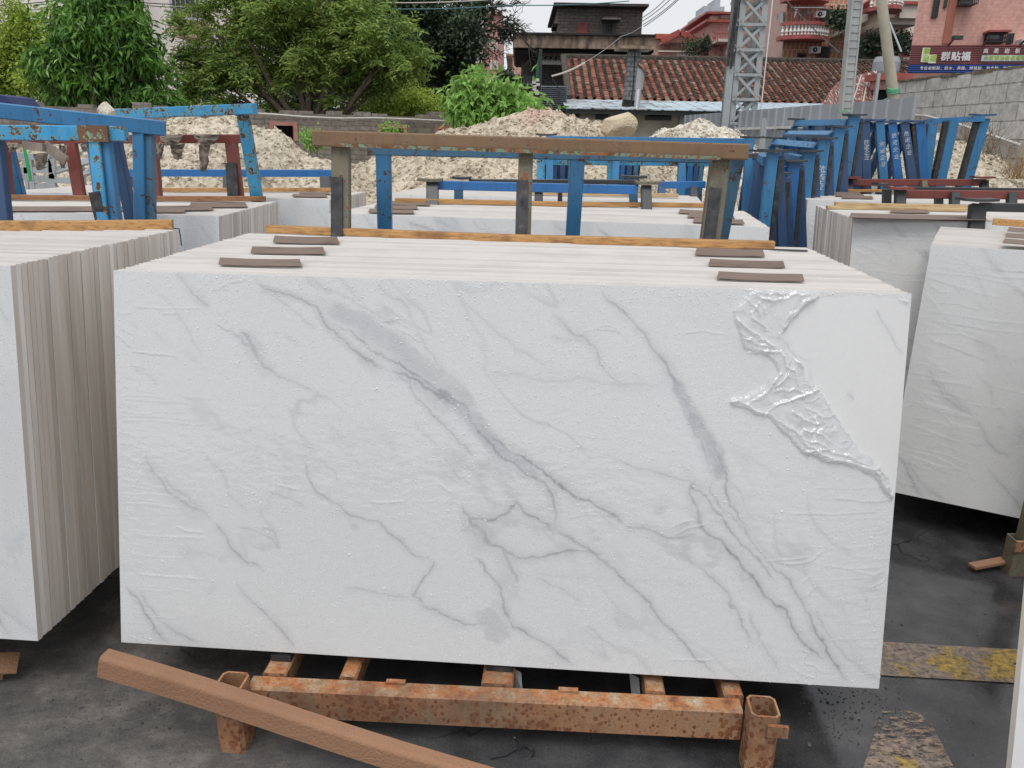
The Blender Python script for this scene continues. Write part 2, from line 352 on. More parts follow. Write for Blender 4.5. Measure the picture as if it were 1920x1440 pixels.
# ------------------------------------------------------------------ marble slabs
SW, SH, ST, PITCHY = 2.4, 1.2, .0225, .0243
LEAN = .2026
MAIN = dict(tl=(-1.241, 2.386), zt=1.399, yaw=-.068, lean=LEAN)
def frame_of(tl, zt, yaw, lean):
    wd = V((math.cos(yaw), math.sin(yaw), 0)); dd = V((-math.sin(yaw), math.cos(yaw), 0))
    up = V((0,0,math.cos(lean))) + dd*math.sin(lean)
    return wd, dd, up, V((tl[0], tl[1], zt)) - SH*up      # last: bottom-left front corner
mwd, mdd, mup, mbl = frame_of(**MAIN)
mn = mwd.cross(mup)                                      # points out to the viewer
def px2uv(px, py):
    d = ray(px, py); t = (mbl-CAM).dot(mn)/d.dot(mn); q = CAM+d*t-mbl
    return q.dot(mwd), q.dot(mup)
rs = np.random.RandomState(5)
def vnoise(u, v, cell, seed):
    r = np.random.RandomState(seed); g = r.rand(64, 64).astype(np.float32)
    x = u/cell; y = v/cell; xi = np.floor(x).astype(int); yi = np.floor(y).astype(int); fx = x-xi; fy = y-yi
    fx = fx*fx*(3-2*fx); fy = fy*fy*(3-2*fy)
    a = g[yi%64, xi%64]; b = g[yi%64, (xi+1)%64]; c = g[(yi+1)%64, xi%64]; d = g[(yi+1)%64, (xi+1)%64]
    return (a*(1-fx)+b*fx)*(1-fy)+(c*(1-fx)+d*fx)*fy
def fbm(u, v, cell, seed, n=4):
    s = 0; a = .5
    for i in range(n): s = s + a*vnoise(u, v, cell/2**i, seed+i*7); a *= .5
    return s/(1-.5**n)
def grid(nu, nv):
    u, v = np.meshgrid(np.linspace(0, SW, nu+1), np.linspace(0, SH, nv+1)); return u.astype(np.float32), v.astype(np.float32)
def stroke(fld, uu, vv, pts, width, amp, px=True, mode='max', ws=None, one=0):
    P_ = [px2uv(*p) if px else p for p in pts]; L = len(P_)
    ws = ws or [1]*L
    best = np.full(uu.shape, 9., np.float32); val = np.zeros(uu.shape, np.float32); pad = width*4*max(ws)+.02+one
    for i in range(L-1):
        (x0,y0),(x1,y1) = P_[i], P_[i+1]
        i0,i1 = min(x0,x1)-pad, max(x0,x1)+pad; j0,j1 = min(y0,y1)-pad, max(y0,y1)+pad
        c0 = max(0,int(i0/SW*(fld.shape[1]-1))); c1 = min(fld.shape[1], int(i1/SW*(fld.shape[1]-1))+2)
        r0 = max(0,int(j0/SH*(fld.shape[0]-1))); r1 = min(fld.shape[0], int(j1/SH*(fld.shape[0]-1))+2)
        if c1 <= c0 or r1 <= r0: continue
        U = uu[r0:r1,c0:c1]; W_ = vv[r0:r1,c0:c1]; dx,dy = x1-x0,y1-y0; l2 = dx*dx+dy*dy+1e-9
        t = np.clip(((U-x0)*dx+(W_-y0)*dy)/l2, 0, 1); d = np.hypot(U-x0-t*dx, W_-y0-t*dy)
        w = width*(ws[i]*(1-t)+ws[i+1]*t)
        end = 1.0
        g_ = (i+t)/(L-1); fade = np.clip(np.minimum(g_, 1-g_)*7+.15, 0, 1)
        val[r0:r1,c0:c1] = np.maximum(val[r0:r1,c0:c1], np.exp(-(d/w)**(4 if width > .015 else 2))*fade)
    if mode == 'max': np.maximum(fld, val*amp, out=fld)
    else: fld += val*amp
    return fld
VEINS = [  # (width mm, strength, points, width factors)
 (3.2,.75,[(477,520),(497,539),(536,551),(568,561),(596,577),(612,603),(631,628),(663,654),(695,674),(726,698)],[.6,1,1,.8,1,1.4,1.3,1,1.8,2.2]),
 (2.6,.55,[(726,698),(758,718),(782,749),(806,773),(841,805),(873,840),(891,860)],None),
 (3.2,.8,[(620,597),(647,617),(675,634),(715,664),(754,692),(794,714),(833,737),(869,761),(889,793),(917,824),(936,852),(954,865),(983,886),(1021,911),(1037,930),(1042,961),(1033,986)],[.8,.7,.7,.8,1.4,1.6,2.4,1.8,1.3,1.5,1.2,1.5,1.5,1.6,1.2,1.5,2]),
 (3.4,.85,[(726,698),(760,705),(800,730),(833,745),(865,765)],[1,1.5,2.4,3,1.8]),
 (3,.8,[(895,790),(925,820),(950,840),(983,861),(1025,890),(1058,915),(1079,930),(1100,938),(1133,952),(1154,965),(1171,986)],[1,1,1.4,1.2,1.2,1.8,1.2,1,1.4,1.6,2.5]),
 (4,.55,[(1171,986),(1187,986),(1212,986),(1233,996),(1254,1005),(1283,1007),(1310,1000)],None),
 (16,.33,[(596,562),(650,592),(715,630),(794,690),(865,738),(900,790)],[.5,1.1,1.3,1.3,1,.6]),
 (12,.42,[(800,728),(850,755),(890,790),(935,840),(985,878),(1030,915)],[.8,1.2,1.3,1.3,1.1,.5]),
 (2.6,.7,[(1122,540),(1139,561),(1173,585),(1199,621),(1225,651),(1250,689),(1267,723),(1284,753),(1300,800),(1325,850),(1340,900)],[.8,1,1.4,1.3,1.3,1.8,2,1.5,1.2,1.2,1.5]),
 (13,.50,[(1255,700),(1270,728),(1290,765),(1316,800),(1335,835),(1350,873),(1360,905)],[.2,.8,1.1,1.2,1.2,1.0,.9]),
 (3,.72,[(1290,755),(1320,792),(1340,830),(1352,865),(1365,902),(1358,923),(1371,952),(1387,977),(1404,998)],None),
 (2.8,.7,[(1305,890),(1300,915),(1321,932),(1342,961),(1362,986),(1387,1019),(1417,1048),(1442,1073),(1454,1090)],None),
 (2.4,.5,[(1342,900),(1330,925),(1350,950),(1385,985),(1420,1030),(1454,1061),(1479,1086),(1492,1111)],None),
 (2.8,.85,[(1454,1061),(1479,1086),(1492,1111),(1517,1148),(1529,1182),(1550,1219),(1567,1248),(1592,1284)],[1,1,1,1,1.1,1.2,1.3,1.3]),
 (3,.85,[(1310,975),(1321,994),(1350,1019),(1379,1048),(1408,1082),(1437,1115),(1467,1140),(1483,1173),(1508,1202),(1533,1227),(1550,1240)],[2.2,1.6,1.3,1.8,2,1.2,1,1,1,1,.8]),
 (2.4,.55,[(1280,1030),(1292,1048),(1317,1069),(1350,1098),(1371,1132),(1392,1173),(1412,1211)],None),
 (2.8,.6,[(1296,900),(1300,935),(1312,975),(1320,1000)],[1.4,1.4,2,3]),
 (3,.7,[(862,952),(880,975),(900,977),(925,973),(950,961),(967,944),(983,961),(1008,969),(1029,982),(1042,1002)],[.8,1,1.6,2,2,1.2,1,1.2,1.4,1.5]),
 (4,.55,[(862,950),(885,985),(905,1000),(921,1019)],[.7,1.3,2.6,3]),
 (2.8,.72,[(905,1010),(921,1019),(942,1027),(962,1040),(987,1046),(1021,1040),(1050,1038),(1071,1036),(1092,1034),(1117,1038),(1137,1040)],[2.4,2,1.6,1.6,1.3,1,1.2,1.6,1,1.4,1.4]),
 (2.8,.7,[(1042,990),(1054,1002),(1083,1019),(1112,1036),(1133,1057),(1167,1082),(1192,1107),(1217,1136),(1246,1173),(1275,1198),(1300,1223),(1325,1248),(1346,1273)],[1.5,1.2,1.2,1.4,1.8,1.5,1.2,1.2,1.2,1.1,1,.9,.8]),
 (4,.5,[(940,1025),(946,1036),(958,1073),(973,1096)],[1,1.6,1.8,1]),
 (2.6,.7,[(885,1040),(900,1052),(917,1077),(937,1107),(946,1144),(962,1173),(996,1194),(1033,1215),(1058,1236),(1075,1250)],[.8,.8,1,1.3,1.5,1.3,1,1.6,1.8,1]),
 (2.6,.55,[(564,852),(576,883),(592,915),(624,943),(655,965),(707,977),(727,1002),(754,1022),(786,1042),(810,1050)],[1,1.1,1,1,1.5,1,1,1.2,1,1.2]),
 (2.4,.55,[(812,1052),(812,1062),(786,1093),(776,1117),(794,1135),(818,1141),(849,1165),(889,1172),(905,1160)],[1,1.2,1,1.2,1.2,1.4,1.6,1,1]),
 (2.4,.38,[(643,1101),(675,1109),(734,1119),(774,1125)],None),
 (3.6,.42,[(275,850),(283,876),(311,911),(339,935),(370,959),(398,977)],[1.2,1.4,1.5,1.6,1.6,1]),
 (2.6,.4,[(300,885),(330,915),(355,930),(375,955)],None),
 (2.6,.58,[(398,977),(422,1006),(441,1034),(461,1054),(493,1066)],[1,1.4,1.6,1.1,.8]),
 (2.8,.75,[(232,1093),(259,1133),(287,1176),(315,1210)],[.7,1,1.2,1.2]),
 (2.8,.5,[(262,1112),(275,1133),(303,1165),(335,1188),(382,1218)],None),
 (3.0,.5,[(440,1090),(457,1109),(497,1149),(533,1188),(556,1220)],[.6,.8,1.2,1.6,1.3]),
 (2.2,.4,[(445,986),(477,992),(509,1006),(529,1034)],None),
 (2.2,.4,[(505,919),(536,933),(576,951)],None),(2.4,.4,[(485,985),(515,1000),(528,1032)],None),
 (3.2,.5,[(335,505),(345,520),(358,539),(378,563),(394,575)],[.6,1,1.2,1.5,1]),
 (2.6,.45,[(408,605),(426,622),(453,638),(469,658),(493,682),(517,706),(556,721),(584,733),(612,753)],[.6,.8,1.2,2,2,1.8,1.2,1,.6]),
 (4,.6,[(445,619),(461,634),(473,658),(495,690),(520,708)],[.5,1.2,1.8,1.8,1]),
 (2,.25,[(291,539),(315,571),(342,603),(358,638),(378,674)],None),(2,.22,[(331,741),(378,761),(406,789),(430,816)],None),(2,.28,[(247,690),(271,702),(299,721)],None),
 (2.2,.3,[(380,850),(420,890),(435,935),(470,965)],None),(2.2,.3,[(595,860),(620,880),(635,905)],None),
 (2.4,.35,[(703,523),(722,547),(754,571),(770,595),(794,638),(818,674),(833,698)],[.8,1,1.6,1,1,1.3,1]),
 (2.6,.5,[(1035,585),(1050,600),(1071,621),(1105,638),(1122,659),(1126,676),(1143,698),(1195,726)],[.6,1,1.2,1.6,1.3,1,1,1]),
 (2.4,.3,[(1030,632),(1060,637),(1105,640)],None),
 (2.6,.42,[(1643,578),(1669,625),(1694,668)],None),(2.4,.35,[(1470,640),(1490,660),(1520,680)],None),(2.4,.3,[(1585,740),(1600,750)],None),
 (7,.20,[(900,700),(1050,712),(1263,722)],None),(6,.10,[(980,1078),(1150,1085),(1330,1100)],None),
 (2.2,.3,[(1517,927),(1525,982),(1558,1015),(1600,1040)],None),(2.4,.38,[(1525,1132),(1550,1186),(1583,1227),(1642,1277)],None),
 (2,.28,[(1450,955),(1458,1020),(1470,1060)],None),(2.2,.34,[(1400,1140),(1415,1180),(1440,1225),(1470,1262)],None),(2,.3,[(1340,870),(1390,930),(1412,975)],None),
 (2.4,.36,[(1133,852),(1167,869),(1233,888),(1292,902),(1330,925)],[1,1,1.3,1.6,1]),
 (2.4,.36,[(830,855),(850,880),(860,900)],None),(2,.26,[(870,560),(905,600),(960,650),(1040,690)],None),(2,.25,[(610,500),(650,530),(690,575)],None),
 (2.2,.3,[(500,540),(520,560),(560,590),(600,625)],None),(2,.25,[(775,785),(800,815),(830,850)],None),(2.2,.3,[(1000,1085),(1060,1105),(1095,1128)],None),(2,.3,[(1140,1240),(1120,1190),(1100,1170)],None),
]
BLOBS = [(1290,1010,34,.45),(1308,978,16,.5),(1262,1022,16,.35),(1345,1010,22,.25),(1130,1018,20,.4),(925,1160,26,.42),(905,1008,24,.45),(945,970,14,.4),(925,1190,15,.4),(1040,965,12,.35),(880,1052,8,.5),(655,975,9,.4),(1370,1040,16,.3),(950,1105,14,.3),(470,655,9,.3),(1290,920,14,.25),(640,600,10,.2),(1270,1000,30,.4),(1235,995,20,.4),(1330,1000,24,.4),(1400,1075,14,.4),(1100,1030,16,.35),(1060,1030,14,.35),(900,990,20,.42),(915,1030,16,.35),(880,965,10,.4),(1185,990,16,.35),(1155,970,14,.35),(1030,910,16,.35),(985,880,16,.3),(935,1180,18,.4),(930,1140,12,.35),(755,1015,7,.4),(822,1150,8,.3),(1045,995,12,.4),(840,740,16,.4),(865,765,14,.35),(1440,1110,8,.3)]
NU, NV = 800, 400
uu, vv = grid(NU, NV)
wu = uu+(fbm(uu,vv,.09,3)-.5)*.022+(fbm(uu,vv,.034,9,4)-.5)*.020+(fbm(uu,vv,.011,12,2)-.5)*.006; wv = vv+(fbm(uu,vv,.09,21)-.5)*.022+(fbm(uu,vv,.034,31,4)-.5)*.020+(fbm(uu,vv,.011,35,2)-.5)*.006
vein = np.zeros(uu.shape, np.float32)
for wmm, amp, pts, ws in VEINS:
    stroke(vein, wu, wv, pts, wmm*(.0011 if wmm < 10 else .00165), amp*1.05, ws=ws)
    if wmm < 10: stroke(vein, wu, wv, pts, wmm*.0050, amp*.30, ws=ws)
brk = np.clip(.45+fbm(uu,vv,.045,77,4)*1.2, .6, 1.25); vein *= brk
vein = np.where(vein > .3, .3+(vein-.3)*.8, vein)
for px,py,r,a in BLOBS:
    cu, cv = px2uv(px, py); q1 = (wu-cu)*.77-(wv-cv)*.64; q2 = (wu-cu)*.64+(wv-cv)*.77; d = np.hypot(q1*.62, q2*1.45)/(r*.0019); tx = fbm(uu*.9+vv*.5,vv*1.3-uu*.3,.045,55,5)*3.2-1.15
    vein = np.maximum(vein, np.clip(1.25-d-(.9-tx*1.4), 0, 1)*a*.62)
rdg = 1-np.abs(fbm(uu*.8+vv*.75, vv*.5-uu*.1, .30, 91, 5)-.5)*2; vein = np.maximum(vein, np.clip((rdg-.955)/.045, 0, 1)*.34*np.clip(fbm(uu,vv,.2,14)*1.6-.3,0,1))
cloud = np.clip((fbm(uu+vv*.6,vv*.5,.28,44)-.45)*1.1, 0, 1)*.10
vein = np.clip(np.maximum(vein, cloud), 0, 1)[..., None]
mcol = (1-vein)*np.array([.68,.688,.694])+vein*np.array([.225,.225,.265])
mcol *= (1+(fbm(uu,vv,.01,66,2)-.5)*.04)[..., None]
def grid_faces(nu, nv, keep=None):
    i = np.arange(nu*nv); r, c = i//nu, i%nu; a = r*(nu+1)+c
    f = np.stack([a, a+1, a+nu+2, a+nu+1], 1)
    return f if keep is None else f[keep.ravel()]
def face_mesh(name, colour, nu, nv):
    U, Vv = grid(nu, nv); n = U.size
    verts = np.zeros((n+8, 3), np.float32); verts[:n,0] = U.ravel(); verts[:n,2] = Vv.ravel()
    verts[n:] = [(0,0,0),(SW,0,0),(SW,ST,0),(0,ST,0),(0,0,SH),(SW,0,SH),(SW,ST,SH),(0,ST,SH)]
    f = np.vstack([grid_faces(nu,nv), n+np.array([(3,2,1,0),(4,5,6,7),(1,2,6,5),(2,3,7,6),(3,0,4,7)])])
    mi = np.zeros(len(f), np.int32); mi[-5:] = [2,1,2,2,2]
    me = npmesh(name, verts, f, [FACE, EDGE, SIDE], mi)
    at = me.color_attributes.new('marble', 'FLOAT_COLOR', 'POINT'); ca = np.ones((n+8,4), np.float32); ca[:n,:3] = colour.reshape(-1,3); ca[n:,:3] = .8
    at.data.foreach_set('color', ca.ravel()); return me
FACE_ME = face_mesh('marble_slab', mcol, NU, NV)
FACE_ME2 = face_mesh('marble_slab', mcol[::2, ::2], NU//2, NV//2)
_sv = [(0,0,0),(SW,0,0),(SW,ST,0),(0,ST,0),(0,0,SH),(SW,0,SH),(SW,ST,SH),(0,ST,SH)]
SLAB_MES = [npmesh('marble_slab', _sv, np.array([(0,1,5,4),(2,3,7,6),(1,2,6,5),(3,0,4,7),(3,2,1,0),(4,5,6,7)]), [SIDE, EDGE, JOINT], np.array([2,2,0,0,0,1], np.int32))]
def stack(tl, zt, yaw, lean, n, front_label, inner_label, group, individual=True, face=None, side='l', seed=1):
    wd, dd, up, bl = frame_of(tl, zt, yaw, lean); g = random.Random(seed); zb = bl.z
    rest_v, rest_f, rest_m = [], [], []
    for k in range(n):
        off = (g.uniform(-.0022,.0022) if g.random() < .85 else g.uniform(-.005,.004), g.gauss(0,.0005), g.uniform(-.002,.0015)) if k else (0,0,0)
        loc = bl + dd*(k*PITCHY/math.cos(lean)+off[1]) + wd*off[0] + V((0,0,off[2]))
        if individual or k == 0:
            ob = bpy.data.objects.new('marble_slab', (face or FACE_ME2) if k == 0 else SLAB_MES[0]); COL.objects.link(ob)
            ob.location = loc; ob.rotation_euler = (-lean, 0, yaw+g.gauss(0,.00015)*(k > 0))
            tag(ob, front_label if k == 0 else inner_label, 'marble slab', 'slabs leaning in stacks on the racks' if k == 0 else group)
            ob['kind'] = 'thing'
            if k == 0: front = ob
        else:
            M = Matrix.Translation(loc) @ Matrix.Rotation(yaw, 4, 'Z') @ Matrix.Rotation(-lean, 4, 'X'); b = len(rest_v)
            rest_v += [M @ v.co for v in SLAB_MES[0].vertices]; rest_f += [tuple(i+b for i in p.vertices) for p in SLAB_MES[0].polygons]; rest_m += [p.material_index for p in SLAB_MES[0].polygons]
    return front, (rest_v, rest_f, rest_m)
def tl_from_tr(tr, yaw): return (tr[0]-SW*math.cos(yaw), tr[1]-SW*math.sin(yaw))
front_main, _ = stack(n=43, front_label='front slab of the big central stack, grey-veined white marble under a torn wet film', inner_label='white slab edge-on behind the front slab of the big central stack', group='slabs of the central stack', face=FACE_ME, **MAIN)
front_l1, _ = stack(tl_from_tr((-1.505,2.304),-.07), 1.422, -.07, .147, 42, 'front slab of the near left stack, cut by the left edge of the photo', 'beige-edged slab in the deep stack at the left edge of the photo', 'slabs of the near left stack', seed=2)
front_l2, _ = stack(tl_from_tr((-1.574,4.181),.0), 1.397, .0, .2, 43, 'front slab of the left stack under the red rack, behind the near left stack', 'slab edge-on in the middle left stack under the red rack', 'slabs of the middle left stack', seed=3)
front_c2, _ = stack((-1.048,4.444), 1.397, -.150, .2, 43, 'front slab of the stack directly behind the brown rusty rack', 'slab edge-on in the stack directly behind the brown rusty rack', 'slabs of the second central stack', seed=4)
front_r3, _ = stack((1.93,3.62), 1.378, -.52, .12, 42, 'front slab of the near right stack, black wet ground below it', 'slab edge-on in the near right stack behind the charcoal rack foot', 'slabs of the near right stack', seed=5)
front_r2, _ = stack((2.027,4.721), 1.397, -.14, .2, 40, 'front slab of the middle right stack with a long brown strip along its top edge', 'slab with ribbed grey side in the middle right stack', 'slabs of the middle right stack', seed=6)
front_r1, _ = stack((2.34,6.363), 1.397, -.17, .2, 41, 'front slab of the far right stack below the red rail and blue lettered racks', 'slab edge-on in the far right stack below the blue lettered racks', 'slabs of the far right stack', seed=7)
front_l3, ra = stack(tl_from_tr((-1.285,5.484),-.1), 1.397, -.1, .2, 36, 'front slab of the small far left stack beside the foot of the rubble heap', '', '', individual=False, seed=8)
front_c3, rb = stack(tl_from_tr((1.357,5.745),-.17), 1.397, -.17, .2, 38, 'front slab of the farthest central stack behind the low blue rack', '', '', individual=False, seed=9)
front_r4, rc = stack((1.33,1.86), 1.397, -.05, .2, 1, 'slab of which only a pale edge shows at the lower right corner', '', '', individual=False, seed=10)
vs, fs, ms = [], [], []
for a,b,c in (ra, rb, rc):
    n = len(vs); vs += a; fs += [tuple(i+n for i in f) for f in b]; ms += c
me = bpy.data.meshes.new('marble_slab'); me.from_pydata([tuple(v) for v in vs], [], fs); me.materials.append(SIDE); me.materials.append(EDGE); me.materials.append(JOINT); me.polygons.foreach_set('material_index', ms)
ob = bpy.data.objects.new('marble_slab', me); COL.objects.link(ob); tag(ob, 'remaining white slabs packed edge-on in the farthest stacks', 'marble slab', kind='stuff')

# --- protective film on the main front slab: ridges, torn flap, bare corner
def inpoly(u, v, poly):
    inside = np.zeros(u.shape, bool); n = len(poly)
    for i in range(n):
        (x0,y0),(x1,y1) = poly[i], poly[(i+1)%n]
        c = ((y0 > v) != (y1 > v)); xx = (x1-x0)*(v-y0)/((y1-y0) if y1 != y0 else 1e-9)+x0
        inside ^= c & (u < xx)
    return inside
wr = np.zeros(uu.shape, np.float32); jit = (fbm(uu,vv,.02,5)-.5)*.006
g = random.Random(11)
ARCS = [[(710,603),(740,600),(765,612),(783,632)],[(725,596),(752,599),(775,612)],[(750,618),(768,626),(787,640)],[(1088,622),(1120,616),(1150,618),(1173,630)],[(1110,612),(1140,609),(1165,618)],
 [(1280,624),(1320,620),(1365,628)],[(1065,972),(1100,963),(1130,966),(1155,985)],[(1085,962),(1115,957),(1150,968)],[(1255,990),(1290,976),(1310,975)],[(1260,1005),(1290,990),(1325,982)],[(250,574),(300,577),(390,578)],[(303,587),(335,587)],
 [(218,604),(232,618),(255,630)],[(216,622),(235,640),(248,652)],[(243,658),(290,663),(335,668)],[(216,580),(230,588),(250,585)],[(330,986),(350,995),(385,998)],[(1455,1053),(1480,1058),(1520,1052),(1545,1030)],[(1430,1052),(1470,1050),(1515,1045)],
 [(1560,932),(1620,940),(1672,938)],[(1470,962),(1560,964),(1650,958)],[(1590,1068),(1640,1078),(1662,1066)],[(1625,1105),(1655,1090),(1664,1080)],[(1540,1060),(1600,1066),(1660,1062)],[(242,1000),(300,1006),(390,1008)],[(250,1075),(300,1080),(390,1086)],[(240,1155),(300,1157),(345,1160)],
 [(575,560),(590,575),(592,600)],[(405,580),(425,600),(412,612)],[(400,600),(418,615),(430,620)],[(430,575),(415,598),(420,616)],[(1500,1095),(1520,1080),(1528,1100),(1512,1118)],[(1505,1240),(1530,1250),(1545,1265)],[(1480,1245),(1500,1262),(1530,1272)],[(1500,1215),(1515,1225),(1505,1235)],
 [(340,1020),(350,1030),(345,1048)],[(690,940),(720,942),(760,940)],[(520,908),(545,915),(560,918)],[(820,905),(835,915),(850,925)],[(1255,1235),(1300,1238),(1340,1236)],[(400,545),(430,530),(470,522)],[(226,1160),(240,1190),(270,1205)]]
for a in ARCS: stroke(wr, uu+jit, vv+jit, a, .0032, g.uniform(.6,1))
for i in range(120):   # short lines pulled in from both side edges and along the foot
    py = g.uniform(600, 1190); x = 214+.0255*(py-505); l = g.uniform(10, 45) if i%4 else g.uniform(60,150); stroke(wr, uu, vv, [(x+2,py),(x+l*.5,py+g.uniform(0,6)),(x+l,py+g.uniform(2,14))], .0022, g.uniform(.15,.45))
for i in range(90):
    py = g.uniform(900, 1270); x = 1676-.0846*(py-925); l = g.uniform(10,50) if i%4 else g.uniform(60,170); stroke(wr, uu, vv, [(x-l,py+g.uniform(0,10)),(x-l*.5,py+g.uniform(0,8)),(x-2,py)], .0022, g.uniform(.15,.45))
bare = [(1466,628),(1479,605),(1504,580),(1540,560),(1581,553),(1639,553),(1677,559),(1704,577),(1725,700),(1700,945),(1675,935),(1661,890),(1645,872),(1632,863),(1607,842),(1581,807),(1556,762),(1524,717),(1492,679),(1470,655)]
flap = [(1378,585),(1395,560),(1420,545),(1540,550),(1500,580),(1475,605),(1466,628),(1470,655),(1492,679),(1524,717),(1556,762),(1581,807),(1607,842),(1632,863),(1661,890),(1673,935),(1635,885),(1600,872),(1540,862),(1500,840),(1440,778),(1400,765),(1365,755),(1400,742),(1440,722),(1460,695),(1440,662),(1395,650)]
ub, vb = uu+(fbm(uu,vv,.03,8)-.5)*.02, vv+(fbm(uu,vv,.03,18)-.5)*.02
bareM = inpoly(ub, vb, [px2uv(*p) for p in bare]); flapM = inpoly(ub, vb, [px2uv(*p) for p in flap]) & ~bareM
FR = [[(1381,592),(1400,615),(1430,637),(1462,650)],[(1384,620),(1420,645),(1465,652)],[(1400,662),(1440,656),(1472,660)],[(1468,690),(1450,720),(1425,745),(1395,757)],[(1480,690),(1470,712),(1450,730)],[(1442,765),(1480,748),(1520,735),(1540,722)],[(1440,775),(1475,800),(1510,825),(1545,838),(1560,850)],
 [(1460,782),(1500,820),(1540,856),(1620,872)],[(1500,803),(1530,812),(1558,832)],[(1540,860),(1600,868),(1640,880),(1668,925)],[(1425,560),(1408,590),(1440,622)],[(1395,560),(1425,585),(1432,625)],[(1466,650),(1470,690),(1490,700),(1500,730)],[(1450,735),(1490,728),(1512,742)],[(1500,845),(1550,845),(1600,860),(1640,876)],[(1640,870),(1660,895),(1674,930)],
 [(1480,660),(1500,690),(1530,720),(1560,770),(1600,838)],[(1405,550),(1450,562),(1490,556),(1520,553)],[(1520,560),(1495,580),(1470,612)],[(1535,556),(1500,573),(1468,600)],[(1400,545),(1440,550),(1480,548)],[(1640,553),(1675,562),(1700,566)],[(1366,758),(1385,752),(1410,765),(1440,775)],[(1505,760),(1530,775),(1545,800)],[(1480,770),(1510,790),(1540,795)]]
fl = np.zeros(uu.shape, np.float32)
for a in FR: stroke(fl, ub, vb, a, g.uniform(.0024,.0050), g.uniform(.5,1), mode='max')
crum = np.abs(fbm(uu,vv,.06,101,3)-.5)*2; rid = np.clip((1-np.abs(fbm(uu*1.1+vv*.4,vv-uu*.3,.055,131,3)-.5)*2-.90)/.10,0,1)*np.clip(fbm(uu,vv,.05,132)*2-.5,0,1)
disp = .0012+wr*.0015+fl*.008+flapM*(.006+crum*.007+rid*.005+fbm(uu,vv,.013,55,2)*.0015)+(fbm(uu,vv,.05,120)-.5)*.0006+(fbm(uu*.4,vv,.012,121,3)-.5)*.0009
opac = np.clip(wr*.25+fl*.45*(.2+fbm(uu,vv,.03,71))+flapM*(.02+crum*.10+rid*.35), 0, .6)
keep = ~bareM[:-1,:-1]
verts = np.stack([uu, -disp, vv], -1).reshape(-1,3)
me = npmesh('protective_film', verts, grid_faces(NU,NV,keep), [FILM], None, True)
a = me.attributes.new('opac','FLOAT','POINT'); a.data.foreach_set('value', np.ascontiguousarray(opac.ravel()[:len(me.vertices)], np.float32))
film = bpy.data.objects.new('protective_film', me); COL.objects.link(film); film.parent = front_main; film['label'] = 'torn wet film peeling off the upper right corner'
# --- water beads
dv, df = [], []
lat = [(0,0,1)]+[(math.cos(t)*.75,math.sin(t)*.75,.62) for t in np.arange(5)*math.tau/5]+[(math.cos(t),math.sin(t),0) for t in np.arange(5)*math.tau/5+.6]
lf = [(0,1+i,1+(i+1)%5) for i in range(5)]+[(1+i,6+i,1+(i+1)%5) for i in range(5)]+[(1+(i+1)%5,6+i,6+(i+1)%5) for i in range(5)]
lat = np.array(lat); lf = np.array(lf); N = 0; tries = 0
dens = fbm(uu,vv,.14,201,3)
colb = vnoise(uu*1.0, vv*0+.5, .035, 301)      # beads run in vertical columns low down
while N < 13000 and tries < 90000:
    tries += 1; u_, v_ = g.random()*SW, g.random()*SH; j, i = int(v_/SH*NV), int(u_/SW*NU)
    p = dens[j,i]*1.1 if v_ > .45 else (dens[j,i]*(.25+1.4*max(0,colb[j,i]-.45)))
    if u_ < .25: p *= .5
    if bareM[j,i] or g.random() > p: continue
    r = min(.0042, g.lognormvariate(math.log(.00125), .33))*(1.25 if (v_ > 1.15 or v_ < .02) else 1)
    q = lat*r*np.array([1,1,.55])
    dv.append(np.stack([q[:,0]+u_, -(q[:,2]+disp[j,i]), q[:,1]*1.1+v_], 1)); df.append(lf+N*11); N += 1
me = npmesh('water_beads', np.vstack(dv), np.vstack(df)[:, ::-1], [DROP], None, True)
ob = bpy.data.objects.new('water_beads', me); COL.objects.link(ob); ob.parent = front_main; ob['kind'] = 'stuff'
# --- simpler film for the other visible fronts
n2u, n2v = 400, 200; u2, v2 = grid(n2u, n2v); w2 = np.zeros(u2.shape, np.float32); o2 = random.Random(5)
for i in range(90):
    vy = o2.uniform(.05,1.15); l = o2.uniform(.05,.35); x0 = o2.uniform(0,.06) if i < 60 else o2.uniform(.1,2.2)
    stroke(w2, u2, v2, [(x0,vy+o2.uniform(-.02,.04)),(x0+l*.5,vy),(x0+l,vy-o2.uniform(-.01,.05))], .004, o2.uniform(.3,1), px=False)
for cx,cy in ((.42,1.06),(.9,.8),(1.7,1.0),(1.9,.4)):
    for i in range(14):
        a0 = o2.uniform(0,6.28); l = o2.uniform(.03,.12); x,y = cx+o2.gauss(0,.03), cy+o2.gauss(0,.03)
        stroke(w2, u2, v2, [(x,y),(x+l*.5*math.cos(a0),y+l*.5*math.sin(a0)),(x+l*math.cos(a0+.5),y+l*math.sin(a0+.5))], .005, o2.uniform(.4,1), px=False)
for vy in (1.13,1.10,.90,.86): stroke(w2, u2, v2, [(.02,vy),(.3,vy-.02),(.7,vy-.01),(1.1,vy+.01)], .005, .9, px=False)
d2 = .0012+w2*.0012+(fbm(u2,v2,.08,9)-.5)*.0006
me2 = npmesh('protective_film', np.stack([u2,-d2,v2],-1).reshape(-1,3), grid_faces(n2u,n2v), [FILM], None, True)
a = me2.attributes.new('opac','FLOAT','POINT'); a.data.foreach_set('value', np.ascontiguousarray((w2*.22).ravel(), np.float32))
for f in (front_l1, front_r3, front_r2, front_l2, front_c2, front_l3, front_r1):
    ob = bpy.data.objects.new('protective_film', me2); COL.objects.link(ob); ob.parent = f

